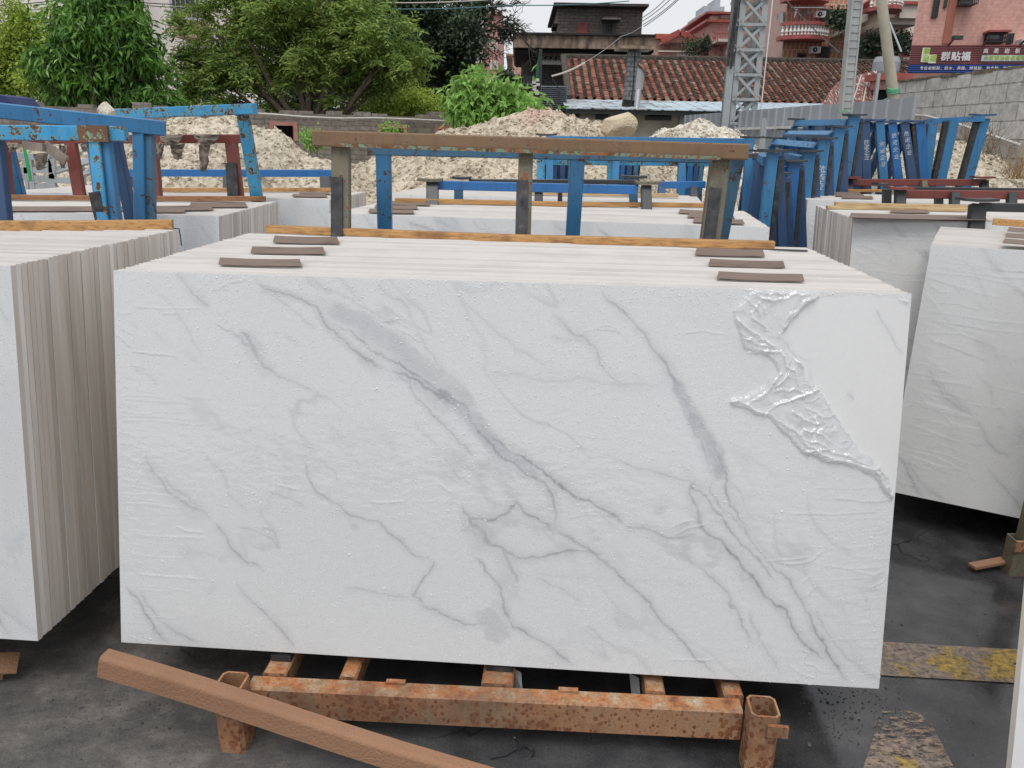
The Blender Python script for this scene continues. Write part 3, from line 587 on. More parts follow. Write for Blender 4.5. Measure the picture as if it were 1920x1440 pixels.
# ------------------------------------------------------------------ timbers, strips and flat bars lying on the stacks
def timber(pl, pr, z, w, h, label, mat=WOOD, name='timber_batten', group='wooden battens behind the stacks'):
    p, q = G(*pl, z), G(*pr, z); mb = MB(); d = (q-p).normalized(); s = V((-d.y,d.x,0))
    o = p+s*w/2; mid = (p+q)/2 + s*w/2 + V((0,0,-.004))
    rr = random.Random(int(pl[0]*7+pl[1])); pts = [p+s*w/2, mid+V((0,0,rr.uniform(-.003,.003))), q+s*w/2]
    mb.bar(pts[0], pts[1], w, h, side=s, bev=.003); mb.bar(pts[1], pts[2], w, h, side=s, bev=.003)
    ob = mb.build(name, mat, org=(p+q)/2); return tag(ob, label, 'timber', group)
ZT = 1.399
timber((497,430),(1453,461), ZT+.017, .045, .032, 'orange-brown batten across the back of the central stack, below the brown rack')
timber((-40,425),(322,422), ZT+.04, .05, .04, 'yellow pine batten across the near left stack with a cracked end', WOOD)
timber((-10,370),(497,373), ZT+.02, .045, .030, 'reddish batten behind the middle left stack, under the red posts', WOOD_D)
timber((228,356),(620,356), ZT+.02, .045, .028, 'pale batten on the small far left stack', WOOD)
timber((740,376),(1362,386), ZT+.02, .045, .030, 'orange batten on the stack behind the brown rack')
timber((985,361),(1272,367), ZT+.02, .045, .028, 'short pale batten on the farthest central stack', WOOD_P)
timber((1498,356),(1656,358), ZT+.02, .045, .026, 'thin yellow batten on the far right stack', WOOD)
timber((1568,383),(1816,388), ZT+.02, .045, .028, 'yellow batten on the middle right stack', WOOD_P)
timber((1552,389),(1816,394), ZT+.012, .04, .02, 'grey-tan batten just in front of the yellow one on the middle right stack', WOOD_P)
timber((1862,416),(2010,424), ZT+.02, .05, .035, 'yellow batten end on the near right stack beside the charcoal post', WOOD)
def strip(pl, pr, label, hpx=10, z=ZT+.003, mat=CARD, grp='brown strips on the slab tops', curl=.004):
    a, b = G(pl[0], pl[1], z), G(pr[0], pr[1], z); c, d = G(pr[0]-4, pr[1]-hpx, z), G(pl[0]+3, pl[1]-hpx, z)
    mb = MB(); n = 6; th = .003; rr = random.Random(int(pl[0]+pl[1])); up = [curl*abs(2*i/n-1)**2*rr.uniform(.3,1) for i in range(n+1)]
    for i in range(n):
        t0, t1 = i/n, (i+1)/n; q = [a.lerp(b,t0)+V((0,0,up[i])), a.lerp(b,t1)+V((0,0,up[i+1])), d.lerp(c,t1)+V((0,0,up[i+1]+.004)), d.lerp(c,t0)+V((0,0,up[i]+.004))]
        mb.hexa(q+[p+V((0,0,th)) for p in q])
    return tag(mb.build('spacer_strip', mat, org=(a+b)/2), label, 'spacer strip', grp)
for pl,pr,l in [((410,498),(566,501),'nearest left brown strip on the central stack'),((470,476),(610,478),'middle left brown strip on the central stack'),((512,456),(636,458),'rearmost left brown strip on the central stack'),
  ((1303,479),(1434,482),'rearmost right brown strip on the central stack'),((1328,500),(1472,504),'middle right brown strip on the central stack'),((1344,524),(1508,529),'nearest right brown strip on the central stack'),
  ((-70,458),(115,458),'brown strip running off the left edge on the near left stack'),((80,440),(206,441),'rear brown strip on the near left stack')]:
    strip(pl, pr, l)
for pl,pr,l,h in [((690,399),(777,401),'nearest left strip on the stack behind the brown rack',5),((702,391),(784,393),'middle left strip on the stack behind the brown rack',5),((726,384),(806,386),'rearmost left strip on the stack behind the brown rack',5),
  ((1272,400),(1356,403),'rearmost right strip on the stack behind the brown rack',5),((1289,408),(1378,411),'middle right strip on the stack behind the brown rack',6),((1299,417),(1396,421),'nearest right strip on the stack behind the brown rack',6),
  ((-20,397),(400,395),'long brown strip on the middle left stack',7),((280,399),(348,399),'short strip on the middle left stack',5),((355,389),(464,389),'wider brown strip near the right end of the middle left stack',7),
  ((547,369),(614,370),'nearer strip on the small far left stack',3),((560,364),(620,365),'farther strip on the small far left stack',3),
  ((1560,364),(1615,365),'farthest strip on the far right stack',3),((1565,368),(1622,369),'middle strip on the far right stack',3),((1578,372),(1638,373),'nearest strip on the far right stack',4),
  ((1668,399),(1743,400),'short strip on the middle right stack',4),((1888,435),(1990,440),'farthest strip on the near right stack',6),((1884,446),(1990,451),'middle strip on the near right stack',6),((1880,457),(1990,463),'nearest strip on the near right stack',6)]:
    strip(pl, pr, l, h)
strip((1592,409),(1850,414),'long brown angle strip along the front top edge of the middle right stack', 7, ZT+.008)
mb = MB(); p, q = G(1330,463,ZT+.002), G(1514,470,ZT+.002); mb.bar(p,q,.02,.004,bev=0); tag(mb.build('flat_bar', DARK, org=p), 'thin dark flat bar sticking out past the central batten', 'metal strip')
mb = MB(); p = G(318,428,ZT+.02); q = p+V((.045,-.01,0)); mb.tube([p,q,q+V((.012,-.02,-.07))],.003,6); tag(mb.build('metal_hook', DARK, org=p), 'black bent wire hook at the corner of the near left stack', 'hook')

# ------------------------------------------------------------------ steel A-frame racks
FLAT = V((1,0,0))
def leg(mb, pt, pb, w=.07, d=.05, zend=.03, side=FLAT, bev=.004):
    q = ext(pt, pb, zend) if zend is not None else pb
    mb.bar(pt, q, w, d, side=side, bev=bev); return q
def cap_plate(mb, c, L, wd, along, th=.016, curl=.012):
    L *= .85; c = c - V((0,0,.008))
    # short dished steel plate across the top of an end frame
    a = V(along).normalized(); b = V((-a.y, a.x, 0)); n = 6
    for i in range(n):
        t0, t1 = -1+2*i/n, -1+2*(i+1)/n; z0, z1 = curl*max(0,abs(t0)-.6)*2, curl*max(0,abs(t1)-.6)*2
        z = lambda t: V((0,0, curl*(1.6*max(0,abs(t)-.55) - .6*max(0,abs(t)-.8)*3)))
        q = [c+a*t0*L/2-b*wd/2+z(t0), c+a*t1*L/2-b*wd/2+z(t1), c+a*t1*L/2+b*wd/2+z(t1), c+a*t0*L/2+b*wd/2+z(t0)]
        mb.hexa(q+[p+V((0,0,th)) for p in q])
def part(root, name, mat, fn, label=None):
    mb = MB(); fn(mb); ob = mb.build(name, mat, root)
    if label: ob['label'] = label
    return ob
GRP = 'steel racks that carry the slabs'
# --- the central rack: brown front side, blue rear side, rusty spotted base
yF, yR = 3.47, 3.66
rk = thing('slab_rack', (0,3.4,0), 'brown rusty rack with black-padded posts and blue rear posts behind the central stack', 'rack', GRP)
a, b = Y(588,259,yF), Y(1401,285,yF-.03)
rail = part(rk, 'top_rail', BROWN, lambda m: m.bar(a, b, .05, .066, side=(0,1,0), bev=.006), 'brown rail rusted at both ends')
part(rk, 'rail_lip', m_paint('green_flaked_lip', (.17,.25,.18), rust=(.16,.07,.03), amt=.5, rough=.7), lambda m: m.bar(a+V((.1,-.028,-.026)), b+V((-.12,-.028,-.026)), .008, .014, side=(0,1,0)))
for (tx,ty),(bx,by),wpx in (((640,276),(640,430),.078),((986,286),(982,436),.062),((1351,292),(1331,450),.082)):
    pt, pb = Y(tx,ty,yF+.03), Y(bx,by,yF-.06)
    lg = part(rk, 'leg', TAUPE, lambda m: leg(m, pt, pb, wpx, .05, .06))
    zz = Y(bx,by-85,yF).z
    def pad(m):
        p0 = ext(pt,pb,zz+.03); p1 = ext(pt,pb,1.30); off = V((-.012,-.034,0)); m.bar(p0+off, p1+off, .05, .012, side=FLAT)
        m.disc(p0.lerp(p1,.25)+off+V((.002,-.007,0)), (0,1,0), .008, 10, .006)
    part(lg, 'rubber_pad', RUB, pad)
ra_, rb_ = Y(690,281,yR), Y(1345,297,yR)
part(rk, 'rear_rail', BLUE_G, lambda m: m.bar(ra_, rb_, .05, .045, side=(0,1,0), bev=.004))
for (tx,ty),(bx,by) in (((719,284),(722,432)),((1083,290),(1074,436)),((1380,298),(1350,450))):
    part(rk, 'rear_leg', BLUE if tx < 1300 else BLUE_G, lambda m: leg(m, Y(tx,ty,yR), Y(bx,by,yR+.06), .066, .05, .06))
part(rk, 'end_cap', DARK, lambda m: cap_plate(m, Y(1395,292,yR-.04), .12, .06, (1,.2,0)))
def beam_base(m):
    p, q = V((-.80,2.022,.125)), V((.712,1.955,.125)); m.bar(p, q, .064, .11, side=(0,1,0), bev=.007)
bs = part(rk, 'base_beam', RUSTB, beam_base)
for t in (.30,.655):
    c = V((-.80,2.022,.186)).lerp(V((.712,1.955,.186)), t); part(bs, 'weld_lug', RUSTB, lambda m: m.box(c+V((0,.022,-.004)), (.06,.018,.012), -.045))
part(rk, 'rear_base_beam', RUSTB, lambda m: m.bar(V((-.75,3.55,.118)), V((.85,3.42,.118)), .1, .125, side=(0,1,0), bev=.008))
for i,(x,w) in enumerate(((-.735,.075),(-.50,.055),(-.03,.10),(.46,.06),(.70,.06))):
    y0 = 2.022-(x+.80)*.0443+.033
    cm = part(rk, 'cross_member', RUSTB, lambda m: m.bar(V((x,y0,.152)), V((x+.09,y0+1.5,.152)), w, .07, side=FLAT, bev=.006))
    if i in (0,2,4): part(cm, 'rubber_pad', RUB, lambda m: m.bar(V((x+.006,y0+.055,.199)), V((x+.085,y0+1.1,.199)), w*.85, .018, side=FLAT))
for x,y_ in ((-.835,1.962),(.757,1.895)):
    rz = -.085
    ft = part(rk, 'foot_socket', RUSTB, lambda m: m.bar(V((x,y_,.0)), V((x,y_,.225)), .084, .092, side=(math.cos(rz),math.sin(rz),0), bev=.012, hollow=True))
    part(ft, 'collar', RUSTB, lambda m: (m.box((x+.028,y_-.051-.006,.185),(.06,.012,.038),rz)) )
for px,py in ((960,1252),(1180,1262)):
    p = Y(px,py,2.12)
    part(rk, 'torn_film_scrap', m_film('loose_film',.55,.2,False), lambda m: (m.add([p, p+V((.03,-.01,-.01)), p+V((.035,-.03,-.06)), p+V((.012,-.015,-.09))], [(0,1,2),(0,2,3)])))

# --- racks given by the ends of their rails and posts: each item (pixel, pixel, distance)
def simple_rack(org, label, rails, legs, caps=(), pads=(), legw=.065, extra=None):
    root = thing('slab_rack', org, label, 'rack', GRP)
    for (a_, ya), (b_, yb), h, mat in rails: part(root, 'top_rail', mat, lambda m: m.bar(Y(*a_,ya), Y(*b_,yb), .05, h, side=(0,1,0), bev=.004))
    for (a_, ya), (b_, yb), w, mat in legs:
        lg = part(root, 'leg', mat, lambda m: leg(m, Y(*a_,ya), Y(*b_,yb), w, .05, .05))
    for (a_, ya), (b_, yb), w in pads:
        part(root, 'rubber_pad', RUB, lambda m: m.bar(Y(*a_,ya), Y(*b_,yb), w, .014, side=FLAT))
    for c_, yc, L, mat, al in caps: part(root, 'end_cap', mat, lambda m: cap_plate(m, Y(*c_,yc), L, .11, al))
    z = .09
    part(root, 'base_frame', rails[0][3], lambda m: [m.bar(ext(Y(*l[0][0],l[0][1]), Y(*l[1][0],l[1][1]), z)+V((0,-.9,0)), ext(Y(*l[0][0],l[0][1]), Y(*l[1][0],l[1][1]), z)+V((0,.35,0)), .07, .07, side=FLAT) for l in legs[:3]])
    return root
simple_rack((-1.9,3.6,0), 'chipped blue rack with a rust-brown patch, behind the near left stack',
  [(((-60,248),3.62),((237,251),3.66),.066,BLUE_L)],
  [(((186,262),3.66),((206,415),3.60),.10,BLUE),(((-12,262),3.66),((4,415),3.6),.08,BLUE_D)],
  pads=[(((177,360),3.57),((190,415),3.56),.05)])
root = bpy.context.scene.objects['slab_rack.001']
part(root, 'rust_patch', m_paint('rust_brown_patch', (.15,.075,.04), rust=(.2,.32,.22), amt=.46, rough=.8), lambda m: m.bar(Y(151,250,3.625), Y(206,251,3.635), .056, .070, side=(0,1,0)))
part(root, 'front_flange', BLUE_L, lambda m: leg(m, Y(177,263,3.62), Y(193,413,3.56), .05, .02, None))
simple_rack((-1.6,3.9,0), 'blue rack with a sloping rail whose end sticks out over a seamed post',
  [(((-60,201),3.75),((310,241),3.95),.070,BLUE)],
  [(((262,247),3.93),((265,415),3.88),.055,BLUE),(((280,247),3.95),((282,415),3.9),.045,BLUE_G),(((217,262),4.0),((246,410),4.0),.05,BLUE_D)])
simple_rack((-2.2,5.4,0), 'blue rack with a rail rising to the right and a leaning chipped post',
  [(((222,214),5.35),((478,204),5.0),.062,BLUE_L)],
  [(((455,209),5.05),((482,372),5.2),.072,BLUE_L),(((212,262),5.4),((233,368),5.45),.06,BLUE),(((12,268),5.4),((36,366),5.5),.08,BLUE)])
rr = simple_rack((-2.6,5.3,0), 'red oxide rack hung with rags behind the middle left stack',
  [(((-10,262),5.3),((472,260),5.3),.055,RED)],
  [(((133,268),5.3),((150,368),5.25),.07,RED),(((434,268),5.3),((446,370),5.25),.075,RED),(((6,268),5.3),((16,368),5.25),.06,RED),(((288,268),5.3),((296,368),5.25),.05,RED)],
  pads=[(((433,306),5.25),((437,370),5.2),.07)])
simple_rack((-1.9,6.5,0), 'low saturated blue rail with a black post on the small far left stack',
  [(((235,324),6.35),((622,325),6.35),.055,BLUE_S)], [(((610,331),6.35),((611,362),6.3),.08,DARK),(((425,331),6.35),((425,360),6.3),.05,DARK),(((240,331),6.4),((242,362),6.35),.06,BLUE_D)])
simple_rack((.1,5.3,0), 'low blue rack with curled end plates on the stack behind the brown rack',
  [(((817,347),5.3),((1196,356),5.2),.058,BLUE_S),(((880,340),5.5),((1200,341),5.4),.03,DARK)],
  [(((811,343),5.28),((811,376),5.22),.08,DARK),(((860,355),5.42),((860,378),5.42),.06,BLUE_G),(((1010,353),5.28),((1010,382),5.24),.055,DARK),(((1050,358),5.42),((1050,378),5.42),.03,DARK),(((1187,362),5.4),((1188,384),5.4),.055,BLUE_G),(((1211,350),5.2),((1212,386),5.14),.065,DARK)],
  caps=[((807,338),5.28,.19,TAUPE,(1,0,0)),((866,334),5.5,.15,DARK,(1,0,0)),((1345-0,340),5.6,.0001,DARK,(1,0,0)),((1188,332),5.45,.2,DARK,(1,0,0)),((1214,343),5.2,.19,TAUPE,(1,0,0))])
simple_rack((.9,6.7,0), 'far low blue rail beside the right leg of the brown rack',
  [(((1235,347),6.6),((1322,346),6.6),.055,BLUE_S)], [(((1240,352),6.6),((1241,372),6.5),.06,BLUE_D),(((1300,352),6.6),((1301,372),6.5),.06,DARK)])
simple_rack((3.2,7.6,0), 'low red rack with two flat end plates below the lettered blue racks',
  [(((1595,342),7.6),((1845,342),7.6),.062,RED)],
  [(((1592,338),7.6),((1593,366),7.5),.06,DARK),(((1732,340),7.56),((1733,366),7.5),.05,TAUPE),(((1845,340),7.6),((1845,366),7.5),.07,DARK),(((1620,345),7.7),((1620,366),7.7),.04,RED)],
  caps=[((1593,333),7.55,.21,RED,(1,0,0)),((1842,333),7.55,.22,RED,(1,0,0))])
simple_rack((3.0,5.75,0), 'red rack with a dark rear rail and curled red cap on the middle right stack',
  [(((1690,364),5.75),((1960,366),5.7),.060,RED),(((1712,354),5.9),((1960,357),5.9),.03,DARK)],
  [(((1663,355),5.9),((1662,388),5.9),.055,DARK),(((1688,358),5.7),((1687,386),5.65),.07,DARK),(((1760,366),5.9),((1760,386),5.9),.05,DARK),(((1790,363),5.7),((1789,386),5.65),.06,DARK),(((1897,363),5.7),((1896,390),5.65),.06,DARK)],
  caps=[((1685,353),5.68,.2,RED,(1,0,0)),((1651,346),5.9,.1,DARK,(1,0,0))])
simple_rack((3.0,4.7,0), 'charcoal rack with a bent cap plate behind the near right stack',
  [(((1838,388),4.66),((2000,391),4.6),.050,DARK)], [(((1833,384),4.66),((1829,425),4.62),.088,DARK)], caps=[((1832,375),4.62,.235,DARK,(1,0,0))])
# rusty socket post below the near right stack, seen at the right edge
sp = thing('slab_rack', (2.4,3.0,0), 'rust-green rack post standing in a square socket, cut by the right edge', 'rack', GRP)
pf = G(1900,1072,0)
part(sp, 'socket', TAUPE, lambda m: m.bar(pf, pf+V((.0,0,.17)), .085,.08, bev=.006, hollow=True))
part(sp, 'collar', RUSTB, lambda m: m.box(pf+V((0,-.042,.15)), (.10,.012,.05)))
part(sp, 'post', TAUPE, lambda m: m.bar(pf+V((.02,.0,.1)), pf+V((.04,.03,1.0)), .06,.06, bev=.005))
mb = MB(); p, q = G(1822,1062,.03), G(1960,1036,.06); mb.bar(p,q,.045,.012,side=(0,1,0))
tag(mb.build('fibreboard_strip', PLANK, org=p), 'orange-brown board sticking out across the rusty post at the right edge', 'board')

# --- the long brown channel leaning across the front of the rack
pA, pB = G(440,1289,.228), G(862,1420,.085); d = (pB-pA).normalized()
p0 = pA - d*.41; p1 = pB + d*.55
mb = MB(); sd_ = V((-d.y,d.x,0)).normalized(); up_ = d.cross(sd_); up_ = up_ if up_.z > 0 else -up_
prof = [(0,0)]
for t in range(7): a_ = math.pi/2*t/6; prof.append((-.030-.016*math.sin(a_), .016*math.cos(a_)-.016))
loop = prof+[(-.050,-.068),(-.045,-.069)]+[(-.041,-.018),(-.030,-.006),(0,-.006)]
n = 16; rings = []
for i in range(n+1):
    t = i/n; c = p0.lerp(p1, t)+up_*(.005*math.sin(t*9)); rings.append([c+sd_*x+up_*y for x,y in loop])
k = len(loop); vs = [v for r_ in rings for v in r_]; fs = [(i*k+j,i*k+(j+1)%k,(i+1)*k+(j+1)%k,(i+1)*k+j) for i in range(n) for j in range(k)]+[tuple(range(k-1,-1,-1)),tuple(range(n*k,n*k+k))]
mb.add(vs, fs)
tag(mb.build('edge_channel', PLANK, org=p0), 'long brown fibreboard channel leaning across the front of the rusty rack base', 'edge protector')
mb = MB(); p, q = G(-60,1245,.09), G(34,1243,.05); mb.bar(p,q,.09,.006,side=(.3,1,0)); mb.bar(p+V((-.02,-.04,-.02)),q+V((-.03,-.04,-.02)),.006,.04,side=(.3,1,0))
tag(mb.build('fibreboard_strip', PLANK, org=p), 'end of a brown board lying under the near left stack', 'board')
mb = MB(); pts = [G(965,1383,.10),G(972,1392,.04),G(968,1402,.012),G(950,1415,.006),G(920,1422,.005)]; mb.tube(pts,.003,6); mb.tube([pts[1],G(990,1400,.01),G(1000,1408,.006),G(998,1418,.006)],.004,6)
tag(mb.build('twig', RUB, org=pts[2]), 'thin black forked twig under the rusty base beam', 'twig')

# ------------------------------------------------------------------ blue racks parked at the back right
CJK = None
def text_mesh(txt, size, extr=.002):
    cu = bpy.data.curves.new('lettering', 'FONT'); cu.body = txt; cu.size = size; cu.extrude = extr; cu.align_x = 'CENTER'; cu.align_y = 'CENTER'; cu.resolution_u = 2
    ob = bpy.data.objects.new('tmp_text', cu); COL.objects.link(ob); dg = bpy.context.evaluated_depsgraph_get(); me = bpy.data.meshes.new_from_object(ob.evaluated_get(dg))
    bpy.data.objects.remove(ob); bpy.data.curves.remove(cu); me.name = 'lettering'; return me
def put_text(txt, size, centre, xdir, ydir, mat, parent, extr=.002, sx=1.0, bold=0, name='lettering'):
    me = text_mesh(txt, size, extr); x = V(xdir).normalized(); y = (V(ydir)-x*V(ydir).dot(x)).normalized(); z = x.cross(y)
    if bold:
        pass
    vs = [V(centre)+x*v.co.x*sx+y*v.co.y+z*v.co.z for v in me.vertices]; fs = [tuple(p.vertices) for p in me.polygons]
    mb = MB(); mb.add(vs, fs)
    if bold:
        for dx,dy in ((bold,0),(0,bold),(bold,bold)): mb.add([v+x*dx+y*dy+z*.0004*(1+dx+dy) for v in vs], fs)
    return mb.build(name, mat, parent)
STENCIL = NT('stencil_white'); STENCIL.col((.62,.68,.74)); STENCIL.rough(.6)
_t = STENCIL.n('ShaderNodeBsdfTransparent'); _m = STENCIL.n('ShaderNodeMixShader'); STENCIL.l(STENCIL.ramp(STENCIL.noise(70,5,rough=.7),[(.40,.15),(.50,.95)]), _m.inputs[0]); STENCIL.l(_t.outputs[0], _m.inputs[1]); STENCIL.l(STENCIL.b.outputs[0], _m.inputs[2]); STENCIL.l(_m.outputs[0], STENCIL.out.inputs[0]); STENCIL = STENCIL.m
def end_rack(label, top, bot, y, w, mat, txt_y=None, back=None, partner=None, capmat=DARK, rail=True, strip_side=0, cap_l=.24):
    """rack seen from its end: near leg, partner leg leaning the other way, dished cap, rail and the two far legs"""
    pt, pb = Y(*top, y), Y(*bot, y); root = thing('slab_rack', (pt.x, y, 0), label, 'rack', 'blue racks parked together at the back')
    lg = part(root, 'leg', mat, lambda m: leg(m, pt, pb, w, .05, .04))
    if strip_side:
        part(lg, 'rubber_pad', RUB, lambda m: m.bar(pt+V((strip_side*(w/2+.02),-.003,-.03)), ext(pt,pb,.3)+V((strip_side*(w/2+.02),-.003,0)), .035, .056, side=FLAT))
    lean_x = (pb.x-pt.x)/(pt.z-pb.z); dx = partner if partner is not None else (-1 if lean_x > 0 else 1)
    H = pt.z
    def other(yy): 
        a_ = V((pt.x+dx*w*.75, yy+.03, H)); return a_, V((a_.x+dx*max(.16,abs(lean_x))*H, yy+.03, .04))
    part(root, 'leg', BLUE_D, lambda m: m.bar(*other(y+.05), w*.8, .05, side=FLAT))
    bk = V(back) if back else V((.12, 1.7, 0))
    part(root, 'leg', BLUE_D, lambda m: m.bar(pt+bk, ext(pt,pb,.04)+bk, w*.8, .05, side=FLAT))
    part(root, 'leg', BLUE_D, lambda m: m.bar(other(y)[0]+bk, other(y)[1]+bk, w*.8, .05, side=FLAT))
    if rail: part(root, 'top_rail', mat, lambda m: m.bar(pt+V((0,.03,-.05)), pt+bk+V((0,0,-.05)), .05, .07, side=FLAT))
    part(root, 'end_cap', capmat, lambda m: cap_plate(m, pt+V((dx*.03,.02,.012)), cap_l, .12, (1,-.15,0), curl=.02))
    part(root, 'base_frame', BLUE_D, lambda m: m.bar(ext(pt,pb,.08)+V((0,-.05,0)), other(y)[1]+V((0,-.05,.04)), .06, .08, side=(0,1,0)))
    if txt_y:
        d = (pb-pt).normalized(); x = V((1,0,0)); 
        for i,ch in enumerate('依诺企业'):
            py = txt_y[0]+(txt_y[1]-txt_y[0])*(i+.5)/4; t = (py-top[1])/(bot[1]-top[1]); c = pt.lerp(pb, t)+V((0,-.028,0))
            put_text(ch, w*.62, c, (1,0,0), -d, STENCIL, lg, extr=.0006)
    return root
for lab,top,bot,y,w,mat,ty,strip_ in (
  ('slate blue end-on rack, first lettered post left of the bright one', (1621,228),(1624,340), 8.0,.085,BLUE_D,(262,300),0),
  ('bright blue end-on rack with faint white characters on its post', (1648,228),(1656,340), 8.0,.085,BLUE,(264,314),0),
  ('dark blue end-on rack with smudged lettering right of the bright one', (1671,231),(1684,340), 8.05,.085,BLUE_S,(248,300),0),
  ('dark blue end-on rack whose lettering sits high on the post', (1694,230),(1710,340), 8.1,.085,BLUE_D,(245,292),0),
  ('plain royal blue end-on rack with a pale brown strip, right of the lettered ones', (1724,230),(1732,340), 8.15,.095,BLUE_S,None,-1)):
    end_rack(lab, top, bot, y, w, mat, ty, strip_side=strip_, capmat=BLUE_D, cap_l=.20)
# row of racks stepping down towards the left, rails running away to the left
def row_rack(label, top, bot, y, w, mat, rail_l, rail_y, ty=None, cap=True, capl=.22):
    pt, pb = Y(*top, y), Y(*bot, y); root = thing('slab_rack', (pt.x, y, 0), label, 'rack', 'blue racks parked together at the back')
    lg = part(root, 'leg', mat, lambda m: leg(m, pt, pb, w, .05, .04))
    part(lg, 'rubber_pad', RUB, lambda m: m.bar(pt+V((w/2+.018,.0,-.05)), ext(pt,pb,.3)+V((w/2+.018,0,0)), .03, .05, side=FLAT))
    rl = Y(*rail_l, rail_y); a_ = pt+V((-w*.4,.03,-.06)); part(root, 'top_rail', mat, lambda m: m.bar(a_, rl, .05, .06, side=(0,1,0)))
    for t in (.33,.66,1.0):
        c = a_.lerp(rl, t); part(root, 'leg', BLUE_D if t < 1 else mat, lambda m: m.bar(c+V((0,.03,-.03)), V((c.x-.12,c.y-.25*H_(c),.04)), .06, .05, side=FLAT))
    part(root, 'leg', BLUE_D, lambda m: m.bar(pt+V((.07,.08,-.02)), V((pt.x+.34, y+.1, .04)), w*.8, .05, side=FLAT))
    if cap: part(root, 'end_cap', DARK, lambda m: cap_plate(m, pt+V((.0,.0,.010)), capl, .12, (1,.1,0), curl=.012)); part(root, 'end_cap', DARK, lambda m: cap_plate(m, rl+V((0,0,.045)), .18, .1, (1,.1,0), curl=.012))
    if ty:
        d = (pb-pt).normalized()
        for i,ch in enumerate('依诺企业'):
            py = ty[0]+(ty[1]-ty[0])*(i+.5)/4; c = pt.lerp(pb, (py-top[1])/(bot[1]-top[1]))+V((0,-.028,0)); put_text(ch, w*.72, c, (1,0,0), -d, STENCIL, lg, extr=.0006)
    return root
def H_(c): return c.z*.2
row_rack('tallest blue rack of the row, its dark cap beside the square concrete pole', (1602,218),(1580,350), 7.7,.10,BLUE,(1492,232),9.0)
row_rack('second tallest blue rack of the row stepping down to the left', (1574,240),(1557,352), 7.3,.095,BLUE,(1472,252),8.6)
row_rack('blue rack of the row with white characters low on its post', (1545,262),(1535,352), 6.9,.095,BLUE,(1450,268),8.0,ty=(312,356))
row_rack('blue rack of the row with a dark overhanging cap, left of the lettered post', (1517,286),(1510,352), 6.6,.095,BLUE,(1470,291),7.8)
row_rack('short dark blue rack between the leaning light post and the far right stack', (1488,305),(1480,400), 6.2,.09,BLUE_S,(1426,312),7.2,capl=.2)
row_rack('low blackish blue rack deep in the gap beside the far right stack', (1463,328),(1456,420), 5.9,.08,BLUE_D,(1424,332),6.9,capl=.12)
row_rack('light blue leaning rack post in the gap right of the central stacks', (1449,286),(1432,430), 5.6,.075,BLUE,(1424,294),6.6)
# nested racks seen square-on behind the farthest central stack
def front_rack(label, y, xl, xr, yl, yr_, mat, nleg=4, legs_px=None, dz=0, w=.06, splay=0, caps=True, rh=.055):
    a_, b_ = Y(xl,yl,y), Y(xr,yr_,y); root = thing('slab_rack', ((a_.x+b_.x)/2,y,0), label, 'rack', 'blue racks nested behind the central stacks')
    part(root, 'top_rail', mat, lambda m: m.bar(a_, b_, .05, rh, side=(0,1,0), bev=.003))
    for i in range(nleg):
        t = i/(nleg-1); c = a_.lerp(b_, .02+.96*t); part(root, 'leg', mat, lambda m: m.bar(c+V((0,.0,-.01)), V((c.x+splay*(t-.5), y-.18*c.z, .04)), w, .05, side=FLAT, bev=.003))
        part(root, 'leg', BLUE_D, lambda m: m.bar(c+V((.045,.09,-.01)), V((c.x+.045, y+.09+.18*c.z, .04)), w*.7, .04, side=FLAT))
    if caps:
        for c in (a_, b_): part(root, 'end_cap', DARK if mat != BROWN else TAUPE, lambda m: cap_plate(m, c+V((0,.04,.035)), .2, .12, (1,.1,0)))
    return root
front_rack('highest blue rack behind the brown rail, its right end under a dark cap', 6.9, 1024,1412, 261,266, BLUE)
front_rack('light blue rack nested second behind the brown rack', 7.0, 1006,1420, 303,306, BLUE_L, w=.07)
front_rack('royal blue rack nested third behind the brown rack', 7.25, 1030,1428, 300,303, BLUE_S, caps=False)
front_rack('dark blue rack nested fourth behind the brown rack', 7.5, 1046,1436, 299,302, BLUE_D, caps=False)
front_rack('slate rack nested at the back of the blue set', 7.8, 1062,1442, 297,300, BLUE_G, caps=False)
# blue rack standing open in front of the block wall
yy = 8.3; root = thing('slab_rack', (4.3,yy,0), 'open blue rack with three black-striped legs before the block wall', 'rack', 'blue racks parked together at the back')
part(root, 'top_rail', BLUE, lambda m: m.bar(Y(1738,228,yy+.1), Y(1846,222,yy-.05), .05, .055, side=(0,1,0)))
for t_,b_ in (((1846,222),(1812,345)),((1788,225),(1762,345)),((1748,230),(1733,345))):
    lg = part(root, 'leg', BLUE, lambda m: leg(m, Y(*t_,yy), Y(*b_,yy), .098, .05, .04))
    part(lg, 'rubber_pad', RUB, lambda m: m.bar(Y(t_[0]-14,t_[1]+3,yy), ext(Y(t_[0]-14,t_[1],yy), Y(b_[0]-14,b_[1],yy), .3), .045, .056, side=FLAT))
part(root, 'end_cap', BLUE_D, lambda m: cap_plate(m, Y(1842,216,yy), .26, .12, (1,-.1,0)))
part(root, 'base_frame', BLUE_D, lambda m: m.bar(V((3.9,yy-.3,.08)), V((4.4,yy-.3,.08)), .07, .07, side=(0,1,0)))

